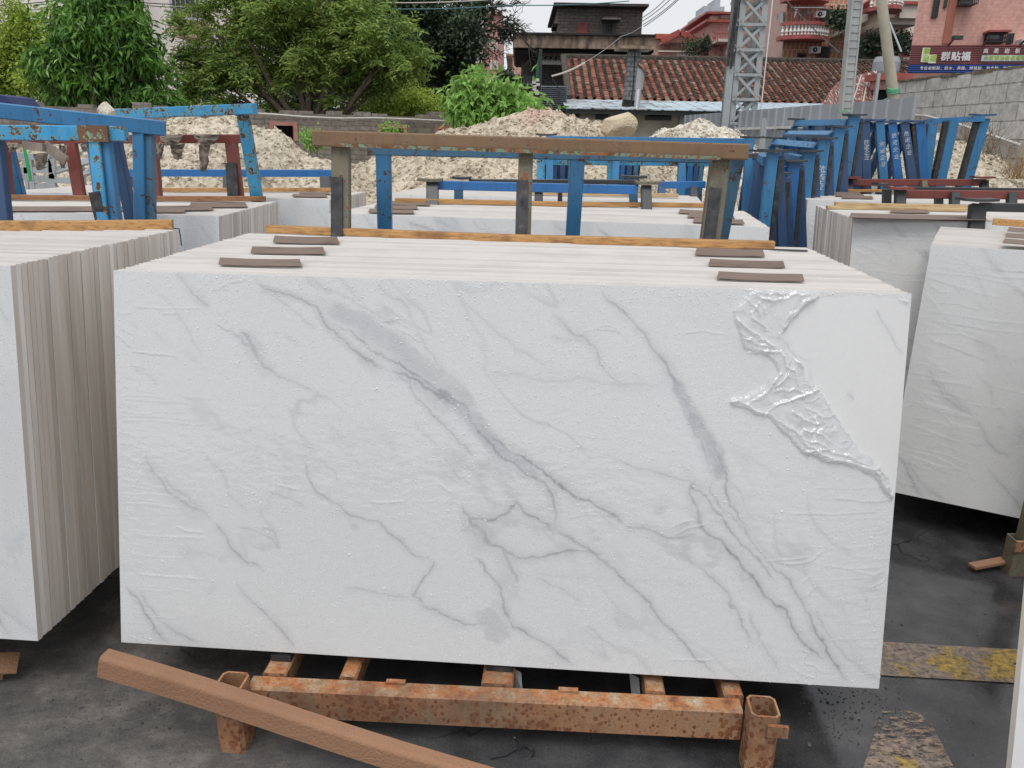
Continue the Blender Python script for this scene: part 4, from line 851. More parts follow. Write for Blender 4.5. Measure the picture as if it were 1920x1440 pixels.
# rags, scraps, grey frame, strap
RAG = m_plain('grey_brown_rag', (.20,.17,.14), .85, .35, 9, bump=.4, bs=30)
def rag(px0, py0, px1, py1, y, seed, label, twist=.02):
    g = random.Random(seed); n, k = 8, 5; w = (px1-px0); rows = []
    for i in range(n+1):
        t = i/n; sh = 1-.55*t*g.uniform(.8,1); off = g.uniform(-.12,.12)*w*t
        rows.append([Y(px0+w*(.5+(j/k-.5)*sh)+off, py0+(py1-py0)*t+g.uniform(-1.5,1.5), y-.03*math.sin(t*3)+g.uniform(-twist,twist)) for j in range(k+1)])
    mb = MB(); vs = [p for r_ in rows for p in r_]; K = k+1
    vs2 = [p+V((0,.004,0)) for p in vs]; N0 = len(vs)
    fs = [(i*K+j,i*K+j+1,(i+1)*K+j+1,(i+1)*K+j) for i in range(n) for j in range(k)]; mb.add(vs+vs2, fs+[tuple(q+N0 for q in f[::-1]) for f in fs])
    tag(mb.build('rag', RAG, org=rows[0][0], smooth=True), label, 'rag', 'rags and scraps hanging from the red rack')
rag(297,253,345,272,5.2,1,'bunched grey rag draped over the red rail, left of the torn one'); rag(362,252,412,272,5.2,2,'crumpled rag draped over the red rail beside the blue post')
rag(292,268,308,298,5.22,3,'narrow rag end hanging left of the wide strip'); rag(318,270,346,299,5.22,4,'slanting rag strip hanging from the red rail'); rag(372,270,394,322,5.22,5,'long torn rag hanging lowest from the red rail')
rag(12,268,34,285,5.2,6,'squarish scrap under the blue rail at the left'); rag(62,288,90,318,5.2,7,'curled scrap hanging behind the green strap'); rag(110,272,126,315,5.2,8,'dark rag end beside the red post')
rag(0,304,12,324,5.1,9,'small pale scrap at the left edge'); rag(150,268,166,284,5.2,10,'small rag left of the near blue post')
for a_,b_,w,l in (((44,272),(82,277),.05,'flat grey-brown board scrap hanging level'),((84,272),(124,302),.06,'slanting board scrap against the red post')):
    mb = MB(); mb.bar(Y(*a_,5.15), Y(*b_,5.12), .02, w, side=(0,1,0)); tag(mb.build('board_scrap', RAG, org=Y(*a_,5.15)), l, 'board scrap', 'rags and scraps hanging from the red rack')
fr = thing('steel_frame', Y(90,358,7.6)*1, 'pale grey welded steel frame standing before the rubble heap', 'frame')
fr.location.z = 0; fr['_o'] = list(fr.location)
for i,(a_,b_) in enumerate((((22,290),(95,298)),((30,320),(100,318)),((36,332),(140,340)),((95,292),(150,285)),((100,322),(172,300)),((60,335),(62,357)),((50,300),(56,357)),((98,298),(99,335)),((62,352),(105,345)),((130,335),(172,322)),((70,312),(98,306)),((60,340),(104,330)))):
    part(fr, 'tube', GREYSTEEL, lambda m: m.bar(Y(*a_,7.6), Y(*b_,7.6+(.5 if i in (3,4,9) else 0)), .04, .055, side=(0,1,0)))
part(fr, 'leg', GREYSTEEL, lambda m: m.bar(Y(56,300,7.6), V((Y(56,357,7.6).x,7.6,0)), .05, .05)); part(fr, 'leg', GREYSTEEL, lambda m: m.bar(Y(150,300,8.0), V((Y(150,357,8.0).x,8.0,0)), .05, .05))
mb = MB(); mb.bar(Y(46,280,7.4), Y(58,340,7.4), .03, .006, side=FLAT); tag(mb.build('strap', m_plain('green_strap', (.03,.35,.12), .5), org=Y(46,280,7.4)), 'bright green strap hanging on the grey frame', 'strap')

# ------------------------------------------------------------------ rubble heaps
def m_gravel(name, c0, c1, pink=None):
    s = NT(name); v1 = s.vor(22, out='Color'); sx = s.n('ShaderNodeSeparateColor'); s.l(v1, sx.inputs[0])
    c = s.ramp(s.math('ADD', s.math('MULTIPLY', sx.outputs[0], .45), s.math('MULTIPLY', s.noise(3,6), .6)), [(.25, c0),(.5, c1),(.8, tuple(min(.85,x*1.25) for x in c1))])
    c = s.mix(s.ramp(s.noise(1.1,5),[(.5,0),(.72,.5)]), c, scale(c0,.7))
    if pink:
        px_ = s.n('ShaderNodeVectorMath'); px_.operation = 'DISTANCE'; s.l(s.pos, px_.inputs[0]); px_.inputs[1].default_value = pink[0]
        c = s.mix(s.ramp(s.math('ADD', px_.outputs['Value'], s.math('MULTIPLY', s.noise(3,4), .9)), [(pink[1], .75),(pink[1]+.35, 0)]), c, (.62,.36,.32))
    s.col(c); s.rough(.9); s.bump(s.math('ADD', s.vor(22), s.noise(60,4)), .8, .03); return s.m
def heap(prof, yc, label, mat, front=.60, back=.8, seed=1, nchip=1800, chip=(.007,.026), step=.05, tone=0):
    pts = [Y(px,py,yc) for px,py in prof]; xs = np.array([p.x for p in pts]); zs = np.array([max(p.z,0) for p in pts])
    zm = zs.max(); x0, x1 = xs[0]-.2, xs[-1]+.2; y0, y1 = yc-zm/front-.3, yc+zm/back+.2
    nx, ny = int((x1-x0)/step)+1, int((y1-y0)/step)+1; X, Yv = np.meshgrid(np.linspace(x0,x1,nx), np.linspace(y0,y1,ny))
    def hf(X, Yv):
        h = np.interp(X, xs, zs); d = np.abs(Yv-yc); f = np.where(Yv < yc, front, back)
        wv = (fbm(X,Yv,.9,seed*13,4)-.5)*.55
        z = h - f*(np.sqrt((d+wv*.6*np.minimum(d,1))**2+.05)-.22) + wv*.30*np.minimum(1,d*1.5)
        z += (fbm(X,Yv,.3,seed*17,4)-.5)*.20+(fbm(X,Yv,.07,seed*19,3)-.5)*.07
        return z
    Z = np.maximum(hf(X,Yv), -.05)
    rr_ = np.random.RandomState(seed); Z += rr_.randn(*Z.shape)*.009
    v = np.stack([X,Yv,Z],-1).reshape(-1,3); i = np.arange((nx-1)*(ny-1)); r_, c_ = i//(nx-1), i%(nx-1); a_ = r_*nx+c_; f = np.stack([a_,a_+1,a_+nx+1,a_+nx],1)
    g = random.Random(seed); vs, fs = [v], [f]; base = len(v)
    cube = np.array([(-1,-1,-1),(1,-1,-1),(1,1,-1),(-1,1,-1),(-1,-1,1),(1,-1,1),(1,1,1),(-1,1,1)],float); cf = np.array([(3,2,1,0),(4,5,6,7),(0,1,5,4),(1,2,6,5),(2,3,7,6),(3,0,4,7)])
    CX = rr_.uniform(x0+.2,x1-.2,nchip); CY = np.where(rr_.rand(nchip) < .93, yc-np.abs(rr_.normal(0,.42,nchip))*zm/front, rr_.uniform(yc,y1,nchip)); CZ = hf(CX, CY)
    for k in range(nchip):
        cx, cy, cz = CX[k], CY[k], CZ[k]
        if cz < .02: continue
        s_ = g.uniform(*chip)*g.uniform(.5,1); M = np.array(Matrix.Rotation(g.uniform(0,6.28),3,V((g.gauss(0,1),g.gauss(0,1),g.gauss(0,1))).normalized()))
        c = (cube*np.array([1,g.uniform(.5,.9),g.uniform(.3,.7)])*(1+rr_.uniform(-.3,.3,(8,3))))@M.T*s_+np.array([cx,cy,cz+s_*.2]); vs.append(c); fs.append(cf+base); base += 8
    me = npmesh('rubble_heap', np.vstack(vs), np.vstack(fs), [mat], None, False)
    ob = bpy.data.objects.new('rubble_heap', me); COL.objects.link(ob); tag(ob, label, 'rubble heap', 'heaps of stone rubble'); ob['kind'] = 'thing'; return ob
GV = m_gravel('stone_rubble', (.34,.285,.20), (.60,.54,.43)); GV2 = m_gravel('pink_patched_rubble', (.34,.28,.20), (.58,.51,.40), (tuple(Y(1005,222,10.4)), .55)); GV3 = m_gravel('white_rubble', (.42,.36,.27), (.70,.66,.57))
heap([(-260,360),(-150,300),(-40,262),(60,246),(170,228),(287,228),(360,219),(430,217),(455,226),(477,240),(513,247),(521,242),(535,254),(567,283),(617,300),(660,335),(700,365)], 9.6, 'pale rubble heap at the left, behind the red and blue racks', GV, seed=2, nchip=5200)
heap([(560,380),(640,322),(690,308),(735,290),(790,266),(827,247),(852,246),(878,239),(911,233),(954,222),(999,211),(1035,209),(1049,205),(1062,212),(1075,222),(1091,229),(1125,234),(1150,254),(1200,285),(1290,330),(1340,370)], 10.4, 'wide central rubble heap with a pink patch near its peak', GV2, seed=5, nchip=6200)
heap([(1195,300),(1216,257),(1242,246),(1270,234),(1292,228),(1315,228),(1340,236),(1362,240),(1376,246),(1396,256),(1440,300)], 11.8, 'small whitish rubble heap before the grey metal fence', GV3, seed=7, nchip=1500)
heap([(1480,340),(1560,300),(1640,272),(1700,258),(1752,249),(1767,254),(1783,264),(1800,266),(1822,278),(1844,296),(1872,308),(1889,320),(1925,322),(2060,330)], 9.7, 'rubble heap sloping down along the grey block wall', GV, seed=9, nchip=2600)
BLD = m_plain('tan_boulder', (.50,.42,.30), .9, .25, 3, bump=.8, bs=9)
mb = MB(); c = Y(1158,236,9.9); mb.rock(c, .25, (1.0,.8,.72), 12, 4); tag(mb.build('boulder', BLD, org=c), 'large tan boulder sitting right of the pink-patched heap peak', 'boulder')
mb = MB(); c = Y(203,211,8.9); mb.rock(c, .115, (.95,.8,1), 5, 3); tag(mb.build('boulder', GV3, org=c), 'small whitish stone on the crest of the left heap', 'boulder')

# ------------------------------------------------------------------ walls and fence
def m_brick(name, c1, c2, mortar, bw, bh, mt=.012, sc=1, axis='x', rough=.9, bump=.5, stain=.5, off=.5, var=.0):
    s = NT(name); tcn = s.n('ShaderNodeTexCoord'); sp_ = s.n('ShaderNodeSeparateXYZ'); s.l(tcn.outputs['Object'], sp_.inputs[0]); cb = s.n('ShaderNodeCombineXYZ')
    h = s.math('ADD', sp_.outputs[0], sp_.outputs[1]) if axis == 'xy' else sp_.outputs[0]
    s.l(h, cb.inputs[0]); s.l(sp_.outputs[2], cb.inputs[1])
    nz_ = s.n('ShaderNodeTexNoise'); nz_.inputs['Scale'].default_value = 7; s.l(tcn.outputs['Object'], nz_.inputs['Vector'])
    vec = s.n('ShaderNodeVectorMath'); vec.operation = 'ADD'; vs_ = s.n('ShaderNodeVectorMath'); vs_.operation = 'SCALE'; vs_.inputs['Scale'].default_value = .035*var; s.l(nz_.outputs['Color'], vs_.inputs[0]); s.l(cb.outputs[0], vec.inputs[0]); s.l(vs_.outputs[0], vec.inputs[1])
    b = s.n('ShaderNodeTexBrick'); b.inputs['Scale'].default_value = 1; b.inputs['Brick Width'].default_value = bw; b.inputs['Row Height'].default_value = bh; b.inputs['Mortar Size'].default_value = mt
    b.inputs['Color1'].default_value = (*c1,1); b.inputs['Color2'].default_value = (*c2,1); b.inputs['Mortar'].default_value = (*mortar,1); b.offset = off; b.inputs['Mortar Smooth'].default_value = .2; b.inputs['Bias'].default_value = -.1
    s.l(vec.outputs[0], b.inputs['Vector'])
    st = s.ramp(s.noise(1.3,6), [(.35,1),(.7,0)]); c = s.mix(s.math('MULTIPLY', st, stain), b.outputs['Color'], s.mix(.5, b.outputs['Color'], scale(c1,.45)))
    st2 = s.ramp(s.noise(1.2,5,stretch=(3,3,.35)), [(.5,0),(.72,.7)]); c = s.mix(s.math('MULTIPLY', st2, stain), c, scale(c1,.35))
    c = s.mix(.35, c, s.ramp(s.noise(14,6),[(.3,scale(c1,.55)),(.7,tuple(min(.9,x*1.35) for x in c2))]))
    s.col(c); s.rough(rough); s.bump(s.math('ADD', s.math('MULTIPLY', b.outputs['Fac'], -1), s.math('MULTIPLY', s.noise(30,4), .5)), bump, .02); return s.m
OLDBR = m_brick('weathered_grey_brick', (.215,.19,.165), (.30,.265,.235), (.13,.115,.10), .26, .075, .010, var=1.6, stain=.8)
BLOCK = m_brick('concrete_block', (.46,.445,.42), (.66,.645,.61), (.15,.14,.13), .46, .215, .010, var=.8, stain=.55, bump=.6)
def rthing(name, loc, rz, label, cat, group=None):
    e = thing(name, loc, label, cat, group); e.rotation_euler = (0,0,rz); e['_o'] = (0.,0.,0.); e['kind'] = 'thing'; return e
def lpart(root, name, mat, fn, label=None, smooth=False):
    mb = MB(); fn(mb); ob = mb.build(name, mat, smooth=smooth); ob.parent = root; ob['_o'] = (0.,0.,0.)
    if label: ob['label'] = label
    return ob
# brick wall
wa, wb = V((-7.5,11.2,0)), V((1.6,15.1,0)); wl = (wb-wa).length; wrz = math.atan2((wb-wa).y,(wb-wa).x)
wd_ = (wb-wa).normalized(); wn_ = V((wd_.y,-wd_.x,0))
def on_wall(px,py):
    d = ray(px,py); t = (wa-CAM).dot(wn_)/d.dot(wn_); q = CAM+d*t-wa; return q.dot(wd_), q.z
bw_ = rthing('brick_wall', wa, wrz, 'old grey brick wall with pink-framed openings behind the rubble heaps', 'wall')
ops = []
for (x0,y0,x1,y1) in ((508,231,555,264),(711,236,760,256),(819,239,874,262)):
    u0,zt_ = on_wall(x0,y0); u1,zb_ = on_wall(x1,y1); ops.append((u0,u1,zb_,zt_))
zt_wall = on_wall(600,214)[1]
def wallfn(m):
    xs_ = [0]+[v for o_ in ops for v in o_[:2]]+[wl]
    for i in range(0,len(xs_),2): m.span(xs_[i],xs_[i+1],0,.24,0,zt_wall)
    for u0,u1,z0,z1 in ops: m.span(u0,u1,.002,.238,0,z0); m.span(u0,u1,.002,.238,z1,zt_wall)
lpart(bw_, 'masonry', OLDBR, wallfn)
g = random.Random(4)
def ragged(m):
    x = 0
    while x < wl:
        w_ = g.uniform(.2,.28)
        if g.random() < .6:
            n_ = g.choice([.5,.6,.8,1,1.3]); m.box((x+w_/2,.12,zt_wall+.036*n_), (w_*.95,.22,.07*n_), g.gauss(0,.05))
        x += w_
lpart(bw_, 'ragged_top_course', OLDBR, ragged)
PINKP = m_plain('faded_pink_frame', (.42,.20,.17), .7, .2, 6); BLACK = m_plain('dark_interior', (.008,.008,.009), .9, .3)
GLASSD = NT('dark_window_glass'); GLASSD.col((.03,.04,.045)); GLASSD.rough(.12); GLASSD = GLASSD.m
for u0,u1,z0,z1 in ops:
    f = lpart(bw_, 'window_frame', PINKP, lambda m: (m.span(u0-.03,u0+.03,-.02,.1,z0,z1), m.span(u1-.03,u1+.03,-.02,.1,z0,z1), m.span(u0-.03,u1+.03,-.021,.101,z1-.03,z1+.03)))
    p_ = lpart(bw_, 'opening', BLACK, lambda m: m.span(u0,u1,.20,.235,z0,z1))
pts = [V((*(lambda u,z:(u,-.03,z))(*on_wall(px,py)),)) for px,py in ((470,212),(520,215),(570,219),(640,222),(700,221),(760,223),(820,226),(870,229),(920,230),(1000,228))]
mb = MB(); mb.tube([wa+wd_*p.x+wn_*.05+V((0,0,p.z)) for p in pts], .014, 6); tag(mb.build('conduit', m_plain('white_pvc', (.55,.54,.51), .5), org=wa), 'thin white pipe sagging along the top of the brick wall', 'pipe')
# block wall on the right
ba, bb = V((5.64,12.3,0)), V((6.59,5.0,0)); bl_ = (bb-ba).length; brz = math.atan2((bb-ba).y,(bb-ba).x); bd_ = (bb-ba).normalized(); bn_ = V((bd_.y,-bd_.x,0))
def on_blk(px,py):
    d = ray(px,py); t = (ba-CAM).dot(bn_)/d.dot(bn_); q = CAM+d*t-ba; return q.dot(bd_), q.z
bk_ = rthing('block_wall', ba, brz, 'grey concrete block wall rising along the right side', 'wall')
ztb = on_blk(1800,141)[1]
lpart(bk_, 'masonry', BLOCK, lambda m: m.span(0,bl_,0,.2,0,ztb))
lpart(bk_, 'mortar_cap', m_plain('mossy_mortar', (.16,.135,.10), .95, .5, 9, bump=.8), lambda m: [m.box((x_,.09,ztb+.012), (.34,.2+g.uniform(-.04,.03),g.uniform(.015,.05)), g.gauss(0,.05)) for x_ in np.arange(.2,bl_,.32)])
mb = MB(); mb.tube([ba+bd_*u+bn_*.04+V((0,0,z)) for u,z in (on_blk(1716,216),on_blk(1740,217),on_blk(1800,232),on_blk(1860,252),on_blk(1919,272))], .016, 6)
tag(mb.build('conduit', m_plain('white_pvc', (.6,.59,.56), .5), org=ba), 'white pipe running down along the grey block wall', 'pipe')
mb = MB(); g = random.Random(8); c0 = Y(1828,300,9.75)
for i in range(150):
    a_ = c0+V((g.gauss(0,.12),g.gauss(0,.15),g.uniform(-.15,.1))); b_ = a_+V((g.gauss(-.12,.22),g.gauss(0,.15),g.uniform(.05,.5))); mb.tube([a_, a_.lerp(b_,.5)+V((g.gauss(0,.05),0,g.gauss(0,.05))), b_], [.005,.004,.002], 4, False)
tag(mb.build('dry_bush', m_plain('dry_stems', (.20,.145,.10), .9, .3), org=c0), 'tangle of dry brown stems against the block wall', 'bush')
mb = MB(); c0 = Y(1905,318,9.1)
for i in range(60):
    a_ = c0+V((g.gauss(0,.08),g.gauss(0,.1),-.1)); b_ = a_+V((g.gauss(.02,.1),g.gauss(0,.1),g.uniform(.1,.4))); mb.tube([a_,b_], [.004,.002], 4, False)
tag(mb.build('dry_bush', m_plain('dry_grass_stems', (.30,.21,.11), .9, .3), org=c0), 'small tuft of tan dry grass at the right end of the block wall', 'bush')
# corrugated metal fence
fa, fb = V((3.05,21,0)), V((Y(1698,188,10.3).x,10.3,0)); fl_ = (fb-fa).length; fd_ = (fb-fa).normalized()
fe = rthing('metal_fence', fa, math.atan2(fd_.y,fd_.x), 'grey ribbed sheet metal fence with a white rail behind the racks', 'fence')
FEN = m_plain('grey_blue_sheet', (.30,.325,.36), .45, .12, 1.5)
zf = 2.40
def fence_sheet(m):
    x = 0
    while x < fl_:
        for w_,dy in ((.17,0),(.03,-.022),(.06,-.022),(.03,0)):
            pass
        q = [(x,0),(x+.19,0),(x+.21,-.025),(x+.25,-.025),(x+.27,0)]
        for (a0,b0),(a1,b1) in zip(q,q[1:]): m.hexa([V((a0,b0,0)),V((a1,b1,0)),V((a1,b1+.004,0)),V((a0,b0+.004,0)),V((a0,b0,zf)),V((a1,b1,zf)),V((a1,b1+.004,zf)),V((a0,b0+.004,zf))])
        x += .27
lpart(fe, 'sheet', FEN, fence_sheet); lpart(fe, 'rail', m_plain('pale_rail', (.6,.6,.6), .5), lambda m: m.span(0,fl_,-.07,-.03,2.07,2.11))
mb = MB(); mb.bar(Y(1431,253,9.0), Y(1432,221,9.0), .05, .05); mb.bar(V((Y(1431,253,9.0).x,9,0)), Y(1431,253,9.0), .05,.05); tag(mb.build('metal_post', GREYSTEEL, org=Y(1431,253,9)), 'short upright steel post beside the highest blue rack', 'post')

# ------------------------------------------------------------------ buildings (facades face the yard; sizes read off at each building's distance)
def bthing(name, yd, px, label, cat='building', group=None):
    e = thing(name, (Y(px,260,yd).x, yd, 0), label, cat, group); e['kind'] = 'thing'; return e
def R4(x0,y0,x1,y1,yd):      # rectangle on the plane at distance yd -> x0,x1,z0,z1
    a_, b_ = Y((x0+x1)/2,y1,yd), Y((x0+x1)/2,y0,yd); return Y(x0,(y0+y1)/2,yd).x, Y(x1,(y0+y1)/2,yd).x, a_.z, b_.z
def slab(m, r, y0, y1): m.span(r[0], r[1], y0, y1, r[2], r[3])
def window(root, r, yd, fmat, gmat, fw=.05, bars=0, proud=.04, name='window', hbars=0, barmat=None):
    x0,x1,z0,z1 = r
    f = part(root, name, fmat, lambda m: (m.span(x0-fw,x0+fw,yd-proud,yd+.03,z0,z1), m.span(x1-fw,x1+fw,yd-proud,yd+.03,z0,z1), m.span(x0-fw,x1+fw,yd-proud-.002,yd+.032,z1-fw,z1+fw), m.span(x0-fw,x1+fw,yd-proud-.004,yd+.034,z0-fw,z0+fw)))
    part(f, 'pane', gmat, lambda m: m.span(x0+fw,x1-fw,yd-.012,yd+.01,z0+fw,z1-fw))
    if bars: part(f, 'bars', barmat or fmat, lambda m: [m.span(x0+(x1-x0)*i/(bars+1)-.012,x0+(x1-x0)*i/(bars+1)+.012,yd-proud-.03,yd-proud-.008,z0,z1) for i in range(1,bars+1)]+[m.span(x0,x1,yd-proud-.033,yd-proud-.011,z0+(z1-z0)*i/(hbars+1)-.012,z0+(z1-z0)*i/(hbars+1)+.012) for i in range(1,hbars+1)])
    return f
def ac_unit(root, r, yd):
    x0,x1,z0,z1 = r; b = part(root, 'air_conditioner', WHITEP, lambda m: m.span(x0,x1,yd-.32,yd-.02,z0,z1)); c = V((x0+(x1-x0)*.4, yd-.325, (z0+z1)/2)); rad = (z1-z0)*.38
    part(b, 'fan_grille', BLACK, lambda m: (m.disc(c, (0,1,0), rad, 16, .02))); part(b, 'fan_hub', WHITEP, lambda m: (m.disc(c+V((0,-.012,0)), (0,1,0), rad*.35, 12, .02)))
WHITEP = m_plain('white_enamel', (.66,.66,.64), .5, .08, 5)
DKMET = m_plain('dark_metal', (.035,.037,.04), .5, .3, 8)
PINK = m_brick('pink_wall_tile', (.52,.265,.245), (.57,.30,.28), (.42,.22,.20), .30, .10, .008, axis='xy', stain=.35, bump=.15, rough=.6)
PINKW = m_brick('salmon_render_tile', (.58,.32,.265), (.61,.345,.29), (.50,.28,.23), .24, .06, .006, axis='xy', stain=.35, bump=.1, rough=.65)
PINKL = m_brick('pale_pink_tile', (.58,.39,.34), (.62,.43,.38), (.50,.33,.29), .20, .07, .008, axis='xy', stain=.3, bump=.1)
REDBR = m_brick('red_cream_brick', (.40,.175,.115), (.46,.22,.15), (.62,.50,.40), .16, .30, .022, axis='xy', stain=.3, bump=.2, off=.5)
CREAM = m_plain('cream_render', (.60,.54,.48), .8, .12, 1.2); REDT = m_plain('red_painted_trim', (.34,.085,.075), .55, .25, 5)
STAINC = NT('stained_concrete'); STAINC.col(STAINC.mix(STAINC.ramp(STAINC.noise(2.2,6,stretch=(2.5,2.5,.8)),[(.4,0),(.68,1)]), STAINC.ramp(STAINC.noise(4,6),[(.3,(.24,.165,.115)),(.7,(.42,.32,.24))]), (.05,.045,.04))); STAINC.rough(.9); STAINC = STAINC.m
BLKBR = m_brick('blackened_brick', (.12,.108,.10), (.24,.215,.195), (.06,.056,.052), .27, .088, .016, axis='xy', stain=1, bump=.4, var=1)
# old black-stained brick house
yd = 26; hb = bthing('brick_house', yd, 1100, 'blackened brick house with a stained concrete parapet and small rooftop block')
part(hb, 'rooftop_block', BLKBR, lambda m: slab(m, R4(1045,14,1204,70,yd), yd, yd+4))
part(hb, 'roof_slab', m_plain('black_stained_edge',(.05,.048,.045),.9,.4,4), lambda m: (slab(m, R4(1037,11,1212,16,yd), yd-.5, yd+4.4), slab(m, R4(1064,8,1116,11,yd), yd-.2, yd+4)))
part(hb, 'side_hood', BLACK, lambda m: slab(m, R4(1036,44,1046,50,yd), yd, yd+1))
part(hb, 'door', m_plain('rusty_red_door',(.22,.065,.05),.7,.35,5), lambda m: slab(m, R4(1081,43,1101,64,yd), yd-.04, yd+.02))
window(hb, R4(1133,44,1151,63,yd), yd, DKMET, BLACK, .05, 5); part(hb, 'window_hood', BLKBR, lambda m: (slab(m, R4(1127,38,1160,41,yd), yd-.5, yd-.003), slab(m, R4(1132,34,1157,38,yd), yd-.3, yd-.003)))
part(hb, 'parapet', STAINC, lambda m: slab(m, R4(963,66,1228,91,yd-.9), yd-.9, yd+5)); part(hb, 'parapet_cap', m_plain('black_moss',(.028,.028,.026),.95,.4,6), lambda m: slab(m, R4(961,63,1230,66.5,yd-.9), yd-1.0, yd+5.1))
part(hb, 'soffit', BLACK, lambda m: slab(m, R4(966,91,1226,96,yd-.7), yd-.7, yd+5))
x0,x1,z0,z1 = R4(1090,94,1216,300,yd); part(hb, 'wall', BLKBR, lambda m: m.span(x0,x1,yd,yd+.3,0,z1))
x0,x1,_,z1 = R4(976,96,1090,300,yd+2); part(hb, 'recess_wall', BLKBR, lambda m: m.span(x0,x1,yd+2,yd+2.2,0,z1))
part(hb, 'concrete_beam', m_plain('pinkish_concrete',(.30,.22,.185),.9,.25,4), lambda m: (slab(m, R4(1010,96,1092,103,yd), yd-.02, yd+.25), m.span(R4(1083,103,1090,110,yd)[0], R4(1083,103,1090,110,yd)[1], yd, yd+.25, 0, R4(0,97,10,103,yd)[3]-.1)))
LAT = m_plain('green_grey_lattice', (.20,.24,.20), .8, .2); x0,x1,z0,z1 = R4(1013,103,1080,114,yd)
part(hb, 'lattice_screen', LAT, lambda m: [m.bar((x0+i*.16,yd,z0),(x0+i*.16+(z1-z0),yd,z1),.03,.03) for i in range(int((x1-x0)/.16)-1)]+[m.bar((x0+i*.16+(z1-z0),yd+.04,z0),(x0+i*.16,yd+.04,z1),.03,.03) for i in range(int((x1-x0)/.16)-1)])
part(hb, 'roller_blind', WHITEP, lambda m: slab(m, R4(1013,112,1054,121,yd+.1), yd+.1, yd+.13)); window(hb, R4(983,145,1003,166,yd+1.9), yd+1.9, m_plain('grey_frame',(.16,.17,.19),.5), GLASSD, .05, 1)
gb = bthing('green_netting_post', 22, 1010, 'tall narrow strip of green netting on a dark post before the brick house', 'netting')
part(gb, 'post', DKMET, lambda m: m.bar(V((Y(1013,180,22).x,22,0)), Y(1014,92,22), .08,.08)); GREEN = m_plain('green_net',(.03,.14,.085),.8,.35,5)
part(gb, 'net', GREEN, lambda m: m.poly([Y(1004,152,22),Y(1012,152,22),Y(1013,94,22),Y(1009,106,22),Y(1005,128,22)], (0,.05,0))); part(gb, 'torn_white_sheet', WHITEP, lambda m: [m.box(Y(1003+random.Random(i).uniform(-3,6),150+i*4.2,21.9), (.10,.03,.07), 0) for i in range(7)])
CORR = m_plain('corrugated_grey_sheet', (.33,.36,.40), .4, .15, 3)
mb = MB(); x0,x1,z0,z1 = R4(1014,160,1063,212,19); n = 14
for i in range(n*4):
    za, zb_ = z0+(z1-z0)*i/(n*4), z0+(z1-z0)*(i+1)/(n*4); ya, yb = 19-.05*math.sin(i*math.pi/2), 19-.05*math.sin((i+1)*math.pi/2); mb.hexa([V((x0,ya,za)),V((x1,ya,za)),V((x1,ya+.03,za)),V((x0,ya+.03,za)),V((x0,yb,zb_)),V((x1,yb,zb_)),V((x1,yb+.03,zb_)),V((x0,yb+.03,zb_))])
mb.span(x0,x0+.06,19.04,19.1,0,z1); mb.span(x1-.06,x1,19.04,19.1,0,z1)
ob = mb.build('corrugated_panel', CORR, org=(x0,19,0)); tag(ob, 'horizontally ribbed grey metal panel left of the tiled roof', 'metal panel', kind='thing')
# long tiled roof with a pale lean-to in front
th = bthing('tiled_house', 20, 1300, 'low house under a long mossy red tile roof with a pale metal lean-to')
xL, xR = Y(1064,150,21.5).x, Y(1716,112,23).x; ze, zr = Y(1100,189,20).z, Y(1300,114,23).z
def m_tile():
    s = NT('red_roof_tile'); ri = s.geo.outputs['Random Per Island']
    c = s.ramp(s.math('FRACT', s.math('ADD', ri, s.math('MULTIPLY', s.noise(2,3), .2))), [(.0,(.17,.055,.04)),(.3,(.28,.095,.06)),(.6,(.34,.135,.09)),(.85,(.36,.19,.13)),(1,(.36,.26,.20))])
    c = s.mix(s.ramp(s.noise(3.3,6),[(.54,0),(.70,.8)]), c, (.06,.05,.04)); s.col(c); s.rough(.9); return s.m
TILE = m_tile(); TILED = m_plain('dark_mossy_cover_tile', (.065,.055,.045), .95, .5, 12)
nr, cw = 24, .21; vs, fs, ms = [], [], []
def tq(q, mt): b_ = len(vs); vs.extend(q); fs.append((b_,b_+1,b_+2,b_+3)); ms.append(mt)
g = random.Random(2); sl_ = (zr-ze)/3.0; x = xL; 
while x < xR:
    for r_ in range(nr):
        y0 = 20+3.0*r_/nr; y1 = 20+3.0*(r_+1)/nr+.03; zz0 = ze+sl_*(y0-20)+.035; zz1 = ze+sl_*(y1-20)+.0; j = g.uniform(-.012,.012); w = cw*.62; dz = g.uniform(-.012,.012)
        tq([(x+j,y0,zz0+dz),(x+w+j,y0,zz0+dz-.004),(x+w,y1,zz1),(x,y1,zz1)], 0); b_ = len(vs); vs.extend([(x+j,y0,zz0+dz-.05),(x+w+j,y0,zz0+dz-.05)]); fs.append((b_,b_+1,b_-3,b_-4)); ms.append(0)
        # half-round cover
        xc, rr = x+cw*.81, cw*.23; pr = [(xc+rr*math.cos(a_), rr*math.sin(a_)*.9) for a_ in np.linspace(math.pi,0,5)]
        for (xa,za),(xb,zb_) in zip(pr,pr[1:]): tq([(xa+j,y0,zz0+za+.02+dz),(xb+j,y0,zz0+zb_+.02+dz),(xb,y1,zz1+zb_+.03),(xa,y1,zz1+za+.03)], 1)
    x += cw
me = npmesh('roof', np.array(vs)-np.array([th['_o'][0],th['_o'][1],0]), np.array(fs), [TILE,TILED], np.array(ms,np.int32)); rf = bpy.data.objects.new('roof', me); COL.objects.link(rf); rf.parent = th; rf['_o'] = list(th['_o'])
part(rf, 'roof_deck', TILED, lambda m: m.add([(xL,20,ze-.06),(xR,20,ze-.06),(xR,23.1,zr-.04),(xL,23.1,zr-.04)],[(0,1,2,3)]))
